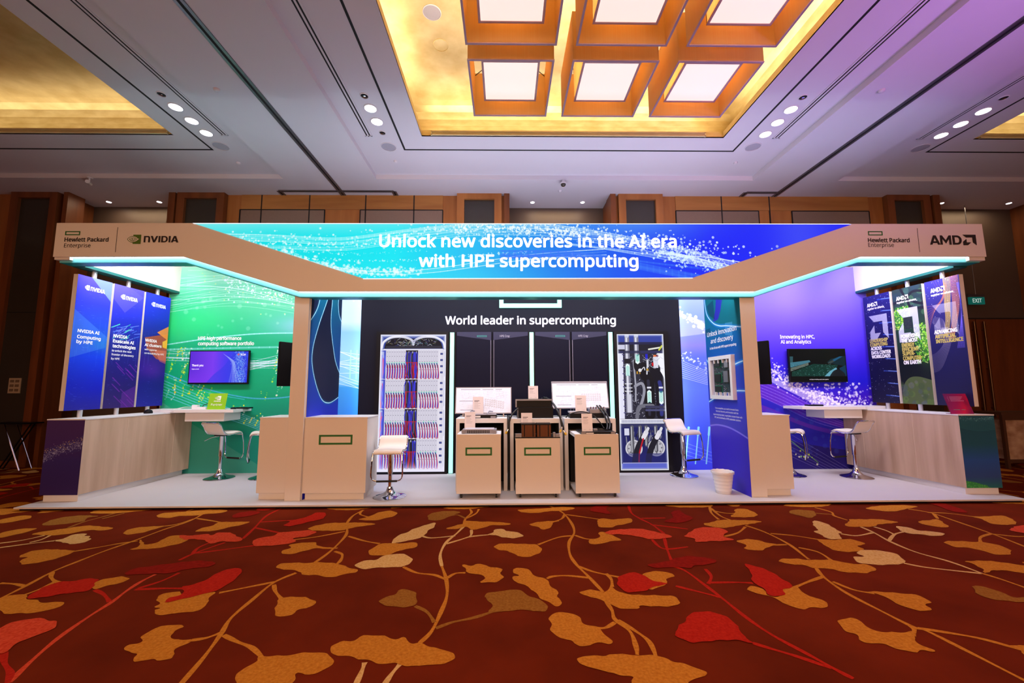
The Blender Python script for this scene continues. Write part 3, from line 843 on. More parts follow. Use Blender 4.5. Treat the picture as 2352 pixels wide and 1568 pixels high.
# ------------------------------------------------------------------ ceiling
CZ, KZ = 5.5, 5.59
mb = MB()
mb.box(-13, 14.5, 7.7, 9.2, CZ, 5.75)
for x0, x1 in ((-4.28, -2.5), (4.87, 6.55)):
    mb.box(x0, x1, -7.5, 7.7, CZ, 5.75)
OPEN = [(-9.6, -5.4), (-1.37, 3.63), (7.85, 12.0)]
for (c0, c1), (o0, o1) in zip(((-13, -4.28), (-2.5, 4.87), (6.55, 14.5)), OPEN):
    mb.box(c0, o0, -7.5, 7.7, KZ, KZ + .02)
    mb.box(o1, c1, -7.5, 7.7, KZ, KZ + .02)
    mb.box(o0, o1, 6.45, 7.7, KZ, KZ + .02)
    mb.box(o0, o1, -7.5, 1.2, KZ, KZ + .02)
c = struct(mb.build('ceiling', M_CEIL))
c['label'] = 'white plaster ballroom ceiling with stepped beams'
for k, (o0, o1) in enumerate(OPEN):
    mb = MB()
    loops = []
    prof = [(0, KZ), (0, 5.70), (.42, 5.70), (.42, 6.06), (.40, 6.16), (.33, 6.25), (.22, 6.30), (.10, 6.31)]
    for d, z in prof:
        loops.append([(o0 - d, 1.2 - d, z), (o1 + d, 1.2 - d, z), (o1 + d, 6.45 + d, z), (o0 - d, 6.45 + d, z)])
    vs = [p for l in loops for p in l]
    fs = [(4 * i + j, 4 * i + (j + 1) % 4, 4 * i + 4 + (j + 1) % 4, 4 * i + 4 + j) for i in range(len(prof) - 1) for j in range(4)]
    n = 4 * (len(prof) - 1)
    fs.append((n, n + 1, n + 2, n + 3))
    mb.add(vs, fs)
    t = struct(mb.build('ceiling_tray', M_GOLD))
    t['label'] = ('gold leaf ceiling tray over the left end of the stand', 'gold leaf ceiling tray behind the box chandeliers', 'gold leaf ceiling tray at the right edge of the ceiling')[k]
    xm, ln = (o0 + o1) / 2, o1 - o0
    # cove lamps lying on the tray ledge
    w = (1.0, 0.88, 0.64)
    q_ = (10, 25, 14)[k]
    for cx_, cy_, sx_, sy_ in ((xm, 6.70, ln, .08), (o0 - .25, 3.9, .08, 5), (o1 + .25, 3.9, .08, 5)):
        area('cove_light', (cx_, cy_, 5.74), (cx_, cy_, 6.4), sx_, q_, w, sy_, 130).rotation_euler = (math.pi, 0, 0)
    # slotted air grille along the far lip
    g = thing('linear_grille', ('cream slotted air grille in the lip of the left gold tray', 'cream slotted air grille in the far lip of the gold tray behind the chandeliers', 'cream slotted air grille in the lip of the right gold tray')[k], 'air grille', ((o0 + o1) / 2, 6.43, 5.6), group=None)
    a, b = (o0 + .15, o1 - .3) if k == 1 else (o0 + .1, o1 - .08)
    mb = MB()
    mb.box(a, b, 6.425, 6.448, 5.605, 5.618).box(a, b, 6.425, 6.448, 5.662, 5.675).box(a, a + .02, 6.425, 6.448, 5.6, 5.675).box(b - .02, b, 6.425, 6.448, 5.6, 5.675)
    mb.build('frame', mat('cream_metal', (226, 206, 160), rough=.5), g)
    mb = MB()
    for q in range(3):
        mb.box(a + .02, b - .02, 6.43, 6.446, 5.622 + q * .013, 5.629 + q * .013)
    mb.build('slats', mat('cream_metal', (226, 206, 160)), g)

# dark reveal lines around the trays
TRIM = 0
for segs in ([(-1.755, -1.725, -2, 6.85), (3.985, 4.015, -2, 6.85), (-1.725, 3.985, 6.82, 6.85)],
             [(-5.075, -5.045, -2, 6.88), (-11, -5.075, 6.85, 6.88)], [(7.435, 7.465, -2, 6.84), (7.465, 13, 6.81, 6.84)]):
    TRIM += 1
    mb = MB()
    for x0, x1, y0, y1 in segs:
        mb.box(x0, x1, y0, y1, KZ - .004, KZ)
    struct(mb.build('trim_%d' % TRIM, M_DARK))

# linear air diffusers
for x, lab in ((-4.57, 'linear slot air diffuser in the ceiling beside the left gold tray'),
               (-2.235, 'linear slot air diffuser in the ceiling just left of the chandelier tray'),
               (4.51, 'linear slot air diffuser in the ceiling just right of the chandelier tray'),
               (6.94, 'linear slot air diffuser in the ceiling near the right gold tray')):
    g = thing('air_diffuser', lab, 'air diffuser', (x, 4, KZ))
    mb = MB()
    for dx in (-.06, -.012, .036):
        mb.box(x + dx, x + dx + .024, -1, 6.45, KZ - .008, KZ)
    mb.box(x - .06, x + .06, 6.43, 6.45, KZ - .008, KZ)
    mb.build('frame', M_CEIL, g)
    mb = MB()
    for dx in (-.036, .012):
        mb.box(x + dx, x + dx + .024, -1, 6.43, KZ - .003, KZ)
    mb.build('slot', M_DARK, g)

# folding-wall tracks in the beams
for x, lab, cr in ((-3.385, 'long steel ceiling track left of the chandelier tray, ending in a cross piece', (-4.63, -2.29)),
                   (5.72, 'long steel ceiling track right of the chandelier tray, ending in a side branch', (5.02, 5.72))):
    g = thing('partition_track', lab, 'ceiling track', (x, 4, CZ))
    mb = MB()
    mb.box(x - .055, x - .018, -3, 8.4, CZ - .012, CZ).box(x + .018, x + .055, -3, 8.4, CZ - .012, CZ)
    for y in (8.16, 8.215):
        mb.box(cr[0], cr[1], y, y + .022, CZ - .012, CZ)
    for xe in (cr if cr[1] != x else cr[:1]):
        mb.box(xe - .05, xe - .02, 8.2, 8.42, CZ - .012, CZ).box(xe + .02, xe + .05, 8.2, 8.42, CZ - .012, CZ)
    mb.build('rail', M_STEEL, g)
    mb = MB()
    mb.box(x - .018, x + .018, -3, 8.4, CZ - .004, CZ).box(cr[0], cr[1], 8.182, 8.215, CZ - .004, CZ)
    for xe in (cr if cr[1] != x else cr[:1]):
        mb.box(xe - .02, xe + .02, 8.2, 8.42, CZ - .004, CZ)
    mb.build('slot', M_DARK, g)

# recessed downlights
M_LAMP = mat('lamp_lens', (255, 250, 255), emit=14.0, var=0.0)
M_RING = mat('lamp_ring', (222, 216, 222), rough=.5)


def downlight(x, y, z, r, lab, group, lit=True):
    g = thing('downlight', lab, 'ceiling light', (x, y, z), group=group)
    MB().lathe([(r * 1.12, 0), (r * 1.12, -.006), (r * .96, -.012), (r * .92, -.004), (r * .92, 0)], (x, y, z), 28).build('trim_ring', M_RING, g, smooth=True)
    if lit:
        MB().lathe([(r * .92, -.003), (r * .6, -.012), (.001, -.015)], (x, y, z), 24).build('lens', M_LAMP, g, smooth=True)
    else:
        MB().lathe([(r * .92, -.002), (.001, -.003)], (x, y, z), 24).build('reflector', M_DARK, g)
        MB().lathe([(r * .4, -.004), (r * .4, -.016), (.001, -.02)], (x, y, z), 16).build('bulb', M_CHROME, g, smooth=True)
    return g


ROWS = [(-4.825, (5.758, 6.073, 6.384), 'beside the left gold tray'), (-1.985, (5.758, 6.069), 'left of the chandelier tray'),
        (4.262, (5.723, 6.028, 6.335), 'right of the chandelier tray'), (7.19, (5.73, 6.04, 6.338), 'beside the right gold tray')]
for x, ys, where in ROWS:
    for k, y in enumerate(ys):
        o = ('front', 'middle', 'rear')[k] if len(ys) == 3 else ('front', 'rear')[k]
        downlight(x, y, KZ, .088, 'round white lit downlight, %s one of the row %s' % (o, where), 'large ceiling downlights')
for x, y, where in ((-4.812, 5.487, 'the row beside the left gold tray'), (-1.985, 5.492, 'the pair left of the chandelier tray'), (4.255, 5.46, 'the row right of the chandelier tray'),
                    (7.156, 5.445, 'the row beside the right gold tray')):
    downlight(x, y, KZ, .055, 'small dark unlit spotlight at the front of ' + where, 'small unlit spotlights', False)
downlight(-1.984, 6.352, KZ, .05, 'small unlit chrome spotlight behind the pair left of the chandelier tray', 'small unlit spotlights', False)
for x, y, where in ((-8.561, 8.731, 'left one over the left wall niche'), (-7.478, 8.723, 'right one over the left wall niche'), (.596, 8.689, 'left one over the middle wall niche'),
                    (1.691, 8.681, 'right one over the middle wall niche'), (9.655, 8.67, 'left one over the right wall niche'), (11.165, 8.66, 'right one over the right wall niche')):
    downlight(x, y, CZ, .048, 'tiny bright round downlight, ' + where, 'niche downlights')
for x, where in ((-8.0, 1), (1.15, 1), (10.4, 1)):
    area('niche_light', (x, 8.7, 5.46), (x, 8.75, 0), 1.2, 9, (1.0, .74, .45), .1)

# flush speakers
for x, y, z, r, lab in ((-4.841, 6.753, KZ, .13, 'flush round grey ceiling speaker behind the downlights by the left gold tray'),
                        (-1.993, 6.749, KZ, .13, 'flush round grey ceiling speaker left of the chandelier tray corner'),
                        (4.271, 6.695, KZ, .13, 'flush round grey ceiling speaker right of the chandelier tray corner'),
                        (7.216, 6.707, KZ, .13, 'flush round grey ceiling speaker behind the downlights by the right gold tray'),
                        (-.942, 4.898, 6.31, .12, 'round white speaker on the gold tray ceiling, nearer the front'),
                        (-.91, 5.416, 6.31, .11, 'round gold covered speaker on the tray ceiling, behind the white one')):
    g = thing('ceiling_speaker', lab, 'ceiling speaker', (x, y, z))
    gold = r == .11
    MB().lathe([(r, 0), (r, -.006), (r * .93, -.010), (r * .93, 0)], (x, y, z), 32).build('rim', M_GOLD if gold else M_RING, g, smooth=True)
    rr = .55 if r == .12 else .93
    MB().lathe([(r * .93, -.002), (r * .6, -.006), (.001, -.008)], (x, y, z), 32).build('grille', M_GOLD if gold else (mat('speaker_grille', (176, 170, 182), rough=.8, scale=400, var=.12)), g, smooth=True)

# small fittings
for x, y, z, r, lab in ((-3.888, 5.268, CZ, .04, 'small white smoke detector on the left ceiling beam'), (5.142, 5.193, CZ, .04, 'small white smoke detector on the right ceiling beam'),
                        (-4.88, 7.28, KZ, .035, 'small white detector behind the left ceiling speaker'), (-1.99, 7.2, KZ, .035, 'small white detector behind the speaker left of the chandelier tray'),
                        (4.25, 7.2, KZ, .035, 'small white detector behind the speaker right of the chandelier tray'), (1.13, 8.15, CZ, .04, 'small white detector on the ceiling edge above the middle niche'),
                        (-7.9, 4.55, 6.31, .06, 'small round detector on the left gold tray ceiling')):
    o = MB().lathe([(r, 0), (r, -.012), (r * .8, -.026), (r * .4, -.032), (.001, -.034)], (x, y, z), 20).build('smoke_detector', M_RING, smooth=True)
    tag(o, lab, 'smoke detector')
g = thing('security_camera', 'small white bullet camera hanging from the ceiling edge at the left', 'camera', (-7.95, 7.69, CZ))
MB().lathe([(.05, 0), (.05, -.015), (.015, -.02), (.015, -.09), (.001, -.09)], (-7.95, 7.69, CZ), 16).build('mount', M_RING, g, smooth=True)
MB().tube([(-7.98, 7.74, CZ - .1), (-7.87, 7.58, CZ - .13)], .035, 12).build('housing', M_RING, g, smooth=True)
g = thing('dome_camera', 'small white dome camera hanging from the ceiling edge above the middle niche', 'camera', (1.135, 7.72, CZ))
MB().lathe([(.03, 0), (.03, -.04), (.06, -.05), (.065, -.08), (.001, -.08)], (1.135, 7.72, CZ), 18).build('mount', M_RING, g, smooth=True)
MB().lathe([(.05, -.08), (.045, -.105), (.025, -.125), (.001, -.13)], (1.135, 7.72, CZ), 18).build('dome', M_SMOKED, g, smooth=True)

# ------------------------------------------------------------------ box chandeliers
def organza(name, c1, c2):
    M = bpy.data.materials.new(name)
    M.use_nodes = True
    nt = M.node_tree
    b = nt.nodes['Principled BSDF']
    tc = nt.nodes.new('ShaderNodeTexCoord')
    mp = nt.nodes.new('ShaderNodeMapping')
    mp.inputs['Scale'].default_value = (90, 90, 1.5)
    nz = nt.nodes.new('ShaderNodeTexNoise')
    nz.inputs['Scale'].default_value = 1.0
    rp = nt.nodes.new('ShaderNodeValToRGB')
    rp.color_ramp.elements[0].color = (*lin(c1), 1)
    rp.color_ramp.elements[1].color = (*lin(c2), 1)
    tr = nt.nodes.new('ShaderNodeBsdfTranslucent')
    mx = nt.nodes.new('ShaderNodeMixShader')
    mx.inputs[0].default_value = .55
    nt.links.new(tc.outputs['Object'], mp.inputs[0])
    nt.links.new(mp.outputs[0], nz.inputs[0])
    nt.links.new(nz.outputs[0], rp.inputs[0])
    nt.links.new(rp.outputs[0], b.inputs['Base Color'])
    nt.links.new(rp.outputs[0], tr.inputs['Color'])
    b.inputs['Roughness'].default_value = .45
    nt.links.new(b.outputs[0], mx.inputs[1])
    nt.links.new(tr.outputs[0], mx.inputs[2])
    nt.links.new(mx.outputs[0], nt.nodes['Material Output'].inputs['Surface'])
    return M


M_ORG = organza('amber_organza', (250, 206, 138), (255, 222, 162))
M_ORGI = organza('pale_organza', (246, 214, 160), (252, 230, 190))
M_RIM = mat('lilac_rim', (206, 180, 206), rough=.5)
M_DIFF = mat('lamp_diffuser', (255, 230, 220), emit=0.92, var=0.01, scale=2)
S, PX = .88, 1.073


def box_lamp(x, y, lab):
    """x, y: near left corner of the rim"""
    g = thing('box_chandelier', lab, 'chandelier', (x + S / 2, y + S / 2, 4.8), group='box chandeliers in the gold tray')
    z0, z1 = 4.8, 5.345
    t = .012
    mb = MB()
    mb.box(x, x + S, y, y + t, z0, z1).box(x, x + S, y + S - t, y + S, z0, z1).box(x, x + t, y + t, y + S - t, z0, z1).box(x + S - t, x + S, y + t, y + S - t, z0, z1)
    mb.build('shade', M_ORG, g)
    mb = MB()
    q = .016
    for zz in (z0 - .01,):
        mb.box(x - .004, x + S + .004, y - .004, y + q, zz, zz + .012).box(x - .004, x + S + .004, y + S - q, y + S + .004, zz, zz + .012)
        mb.box(x - .004, x + q, y + q, y + S - q, zz, zz + .012).box(x + S - q, x + S + .004, y + q, y + S - q, zz, zz + .012)
    mb.build('rim', M_RIM, g)
    i = .135
    mb = MB()
    a0, a1, b0, b1 = x + i, x + S - i, y + i, y + S - i
    zb = z0 + .1
    mb.box(a0, a1, b0, b0 + .01, zb, z1 - .02).box(a0, a1, b1 - .01, b1, zb, z1 - .02).box(a0, a0 + .01, b0, b1, zb, z1 - .02).box(a1 - .01, a1, b0, b1, zb, z1 - .02)
    mb.build('inner_shade', M_ORGI, g)
    d = MB().box(a0 + .012, a1 - .012, b0 + .012, b1 - .012, zb + .004, zb + .012).build('diffuser', M_DIFF, g)
    mb = MB()
    e = .018
    mb.box(a0 - .004, a1 + .004, b0 - .004, b0 + e, zb - .008, zb).box(a0 - .004, a1 + .004, b1 - e, b1 + .004, zb - .008, zb)
    mb.box(a0 - .004, a0 + e, b0 + e, b1 - e, zb - .008, zb).box(a1 - e, a1 + .004, b0 + e, b1 - e, zb - .008, zb)
    mb.build('diffuser_frame', mat('pale_rim', (226, 196, 200), rough=.5), g)
    mb = MB()
    for sx, sy in ((x, y), (x + S, y), (x, y + S), (x + S, y + S)):
        cx, cy = x + S / 2, y + S / 2
        mb.bar((sx + (cx - sx) * .03, sy + (cy - sy) * .03, z1 - .03), (sx + (cx - sx) * .32, sy + (cy - sy) * .32, z1 - .03), .008)
    mb.tube([(x + S / 2, y + S / 2, z1 - .05), (x + S / 2, y + S / 2, 6.3)], .012, 8)
    for sx, sy in ((x, y + S / 2), (x + S, y + S / 2)):
        mb.bar((sx, sy, z1 - .03), (x + S / 2, y + S / 2, z1 - .03), .01)
    mb.build('hanger', M_STEEL, g)
    pl = bpy.data.lights.new('bulb_light', 'POINT')
    pl.energy = 115
    pl.color = (1.0, .84, .62)
    pl.shadow_soft_size = .12
    po = bpy.data.objects.new('bulb_light', pl)
    po.location = (x + S / 2, y + S / 2, 5.1)
    COL.objects.link(po)
    return g


for r, y in enumerate((3.885, 2.815)):
    for k, x in enumerate((-.379, .694, 1.775)):
        box_lamp(x, y, 'amber fabric box chandelier with glowing white square, %s of the %s row' % (('left', 'middle', 'right')[k], ('far complete', 'near')[r]))

# ------------------------------------------------------------------ back wall of the ballroom
WY = 8.4
mb = MB()
for x0, x1 in ((-13, -9.17), (-6.95, .05), (2.25, 9.16), (11.6, 14.5)):
    mb.box(x0, x1, WY, WY + .2, 0, CZ)
w = struct(mb.build('wall_back', M_WOOD))
mb = MB()
for x0, x1 in ((-9.37, -6.75), (-.15, 2.45), (8.96, 11.8)):
    mb.box(x0, x1, 9.0, 9.15, 0, CZ)
struct(mb.build('wall_niche', M_NICHE))
mb = MB()
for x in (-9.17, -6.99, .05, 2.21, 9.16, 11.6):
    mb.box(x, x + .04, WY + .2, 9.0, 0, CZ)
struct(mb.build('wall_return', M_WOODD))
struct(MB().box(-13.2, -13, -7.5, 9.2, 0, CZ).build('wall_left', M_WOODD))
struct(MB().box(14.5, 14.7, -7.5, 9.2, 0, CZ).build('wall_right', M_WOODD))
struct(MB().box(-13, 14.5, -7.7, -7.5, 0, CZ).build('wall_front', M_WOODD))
# upper veneer band, fabric panels and shadow gaps
mb = MB()
for x0, x1 in ((-5.5, -1.31), (3.61, 7.75)):
    mb.box(x0, x1, WY - .015, WY, 5.19, CZ)
TRIM += 1
struct(mb.build('trim_%d' % TRIM, M_WOODH))
mb = MB()
for x0, x1 in ((-5.5, -3.78), (-3.02, -1.32), (3.62, 5.365), (6.1, 7.74)):
    mb.box(x0, x1, WY - .012, WY, .3, 5.17)
TRIM += 1
struct(mb.build('trim_%d' % TRIM, M_FABRIC))
mb = MB()
for x in (-5.08, -4.088, -2.921, -1.913, 4.589, 5.616):
    mb.box(x - .012, x + .012, WY - .017, WY, .2, CZ)
for x0, x1 in ((-5.52, -3.77), (-3.03, -1.31), (3.61, 5.375), (6.09, 7.75)):
    mb.box(x0, x1, WY - .017, WY, 5.17, 5.19).box(x0 - .01, x0 + .01, WY - .017, WY, .3, 5.18).box(x1 - .01, x1 + .01, WY - .017, WY, .3, 5.18)
TRIM += 1
struct(mb.build('trim_%d' % TRIM, M_DARK))
# framed pilasters
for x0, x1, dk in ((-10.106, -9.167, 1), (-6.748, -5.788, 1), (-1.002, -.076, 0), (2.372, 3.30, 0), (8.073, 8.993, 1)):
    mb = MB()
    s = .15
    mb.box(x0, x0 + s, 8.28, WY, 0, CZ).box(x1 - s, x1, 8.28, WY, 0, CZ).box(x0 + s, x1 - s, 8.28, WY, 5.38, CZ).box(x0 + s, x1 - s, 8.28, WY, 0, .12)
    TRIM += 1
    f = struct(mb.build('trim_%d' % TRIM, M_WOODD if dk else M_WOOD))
    MB().box(x0 + s, x1 - s, 8.34, WY, .12, 5.38).build('glass_panel', M_SMOKED, f)
    mb = MB()
    mb.box(x0 + s, x1 - s, 8.336, 8.342, 3.0, 3.015)
    mb.build('joint_line', M_DARK, f)
mb = MB()
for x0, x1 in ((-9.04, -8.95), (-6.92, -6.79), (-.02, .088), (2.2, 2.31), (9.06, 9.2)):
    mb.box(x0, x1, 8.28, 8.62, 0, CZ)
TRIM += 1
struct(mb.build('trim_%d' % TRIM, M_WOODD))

# right-hand niche: doors, exit sign
mb = MB()
mb.box(9.25, 10.4, 8.94, 9.0, 0, 2.94).box(10.42, 11.56, 8.94, 9.0, 0, 2.94)
d = struct(mb.build('door_1', M_WOODD))
MB().box(9.2, 11.6, 8.955, 9.0, 2.94, 2.97).build('door_head', M_DARK, d)
for x in (10.3, 10.52):
    mb = MB()
    mb.tube([(x, 8.88, .8), (x, 8.88, 2.88)], .02, 10)
    for z in (1.0, 1.85, 2.7):
        mb.tube([(x, 8.88, z), (x, 8.95, z)], .012, 8)
    mb.build('handle', mat('bronze_metal', (120, 92, 64), rough=.3, metal=.9), d, smooth=True)
g = thing('exit_sign', 'green illuminated EXIT sign hanging by the right-hand doorway', 'exit sign', (10.32, 8.8, 3.25))
MB().box(10.155, 10.485, 8.78, 8.82, 3.245, 3.405).build('sign_box', mat('exit_green', (18, 118, 108), emit=.35, rough=.4, var=.02), g)
text(front(8.78), [('EXIT', 10.215, 3.285, .20, .085, .01)], mat('exit_white', (215, 240, 235), emit=.6, var=.01), g)
MB().box(10.13, 10.5, 8.79, 8.81, 3.405, 3.47).tube([(10.32, 8.8, 3.44), (10.32, 8.8, CZ)], .008, 6).build('bracket', M_STEEL, g)

# marble console at the far right
g = thing('marble_console', 'marble fronted console in a bronze frame behind the right end of the stand', 'console', (9.6, 7.6, 0))
M_BRONZE = mat('dark_bronze', (92, 62, 40), rough=.45, metal=.3)
mb = MB()
mb.box(8.99, 10.6, 7.5, 7.95, .95, 1.0).bar((9.02, 7.52, .0), (9.02, 7.52, .95), .05).bar((9.02, 7.93, 0), (9.02, 7.93, .95), .05).bar((10.56, 7.52, 0), (10.56, 7.52, .95), .05).bar((10.56, 7.93, 0), (10.56, 7.93, .95), .05)
mb.box(9.0, 10.6, 7.5, 7.54, .86, .95).box(9.0, 10.6, 7.5, 7.54, .10, .16)
mb.build('frame', M_BRONZE, g)
MB().box(9.05, 10.54, 7.53, 7.9, .16, .86).build('marble_panel', mat('cream_marble', (206, 178, 146), rough=.25, rgb2=(150, 112, 84), scale=5, stretch=(1, 1, 1.4)), g)
# folding stand at the far left
g = thing('folding_stand', 'black folding tray stand with chrome legs by the left wall', 'stand', (-9.1, 8.05, 0))
MB().box(-9.55, -8.82, 7.95, 8.2, .84, .865).build('tray', M_BLACK, g)
for a, b in (((-9.3, 7.97, .84), (-8.93, 7.97, 0.0)), ((-9.3, 8.17, .84), (-8.93, 8.17, 0.0)), ((-8.9, 8.05, .84), (-9.4, 8.05, 0.0)), ((-8.9, 8.12, .84), (-9.4, 8.12, 0.0))):
    MB().tube([a, b], .012, 8).build('leg', M_CHROME if a[0] < -9 else M_BLACK, g, smooth=True)
g = thing('switch_plate', 'pale panel of six switches on the smoked glass at the far left', 'switch', (-9.615, 8.335, 1.4))
MB().box(-9.73, -9.50, 8.325, 8.34, 1.405, 1.70).build('plate', mat('switch_ivory', (190, 168, 140), rough=.5), g)
for r in range(3):
    for k in range(2):
        MB().box(-9.70 + k * .10, -9.63 + k * .10, 8.319, 8.325, 1.44 + r * .088, 1.49 + r * .088).build('button', mat('switch_brown', (120, 96, 74)), g)

# ------------------------------------------------------------------ printed graphics
RG = random.Random(11)


def stream(im, pts, n, spread, r0, r1, col, al=.9, jitter=1.0, rg=RG):
    """dots scattered along a curve"""
    P = spl(pts, 24)
    for _ in range(n):
        p = P[rg.randrange(len(P))]
        g = rg.gauss(0, 1)
        im.disc(p[0] + rg.uniform(-.01, .01) * jitter, p[1] + g * spread, rg.uniform(r0, r1), col, al * rg.uniform(.5, 1))


def rays(im, pts, n, spread, w, col, al=.8, rg=RG, fan=1.0):
    """a sheaf of thin lines following a curve"""
    for k in range(n):
        a, b = rg.uniform(-spread, spread), rg.uniform(-spread, spread) * fan
        m = len(pts) - 1
        im.line(spl([(x, y + a + (b - a) * i / m) for i, (x, y) in enumerate(pts)], 12), w * rg.uniform(.6, 1.4), col, al * rg.uniform(.4, 1))


def g_lightbox():
    im = Img(2700, 229)
    U, V = im.grid()
    im.stops(U, [(0, (60, 222, 228)), (.12, (16, 226, 232)), (.30, (22, 232, 246)), (.42, (42, 190, 246)), (.54, (30, 128, 240)), (.66, (30, 84, 244)), (.78, (32, 44, 250)), (1, (34, 38, 246))])
    im.mix(np.clip(.75 - V * 2.6, 0, 1) * np.clip(1.35 - U * 1.9, 0, 1) * .75, (170, 240, 240))
    im.mix(np.clip((V - .62) * 1.6, 0, 1) * np.clip(1 - np.abs(U - .38) * 4, 0, 1) * .5, (90, 246, 255))
    im.mix(np.exp(-((U - .92) / .05) ** 2) * .35, (110, 130, 250))
    im.mix(np.clip(.4 - V, 0, 1) * np.exp(-((U - .68) / .1) ** 2) * 1.0, (120, 200, 250))
    r = random.Random(4)
    top = [(.02, .32), (.12, .34), (.22, .38), (.32, .22), (.42, .10), (.52, .10), (.60, .22), (.68, .40), (.76, .62), (.84, .92)]
    rays(im, top, 26, .14, .008, (235, 255, 255), .55, r)
    stream(im, top[:6], 520, .10, .006, .022, (245, 255, 255), .8, 2, r)
    stream(im, [(.40, .07), (.5, .10), (.58, .16)], 380, .05, .006, .02, (245, 255, 255), .85, 2, r)
    low = [(.06, .32), (.13, .56), (.20, .78), (.26, .88), (.33, .88)]
    rays(im, [(.05, .30), (.13, .55), (.2, .78), (.27, .90), (.36, .86), (.5, .62), (.62, .52)], 5, .02, .009, (240, 255, 255), .8, r, 3)
    stream(im, low, 500, .05, .006, .03, (240, 255, 255), .7, 1.4, r)
    stream(im, [(.14, .58), (.20, .66), (.30, .68), (.42, .58), (.50, .52)], 200, .012, .004, .014, (225, 255, 255), .85, 1, r)
    stream(im, [(.14, .50), (.24, .55), (.34, .50)], 90, .012, .004, .01, (190, 250, 250), .8, 1, r)
    stream(im, [(.5, .66), (.58, .58)], 90, .02, .004, .016, (190, 225, 255), .8, 1, r)
    rays(im, [(.56, .36), (.62, .46), (.70, .62), (.78, .78)], 9, .03, .007, (200, 230, 255), .8, r, 2)
    rays(im, [(.46, .58), (.58, .56), (.70, .80), (.80, 1.0)], 12, .08, .03, (60, 120, 250), .5, r, 2)
    rays(im, [(.70, .50), (.76, .66), (.82, .94)], 10, .03, .012, (225, 250, 255), .9, r, 3)
    im.line([(.70, .54), (.78, .62), (.855, .76)], .014, (235, 250, 255), .95)
    im.line([(.72, .56), (.80, .74), (.835, .9)], .012, (235, 250, 255), .95)
    for k in range(8):
        x = .715 + k * .012
        im.line([(x, .56 + k * .02), (x + .006, .66 + k * .03)], .012, (230, 250, 255), .9)
    stream(im, [(.55, .08), (.64, .26), (.70, .40), (.77, .52)], 300, .09, .006, .024, (240, 252, 255), .95, 3, r)
    stream(im, [(.70, .5), (.76, .66), (.82, .92)], 300, .10, .006, .024, (225, 250, 255), .9, 2, r)
    stream(im, [(.68, .22), (.78, .42), (.88, .62)], 70, .10, .008, .026, (240, 252, 255), .95, 3, r)
    return im


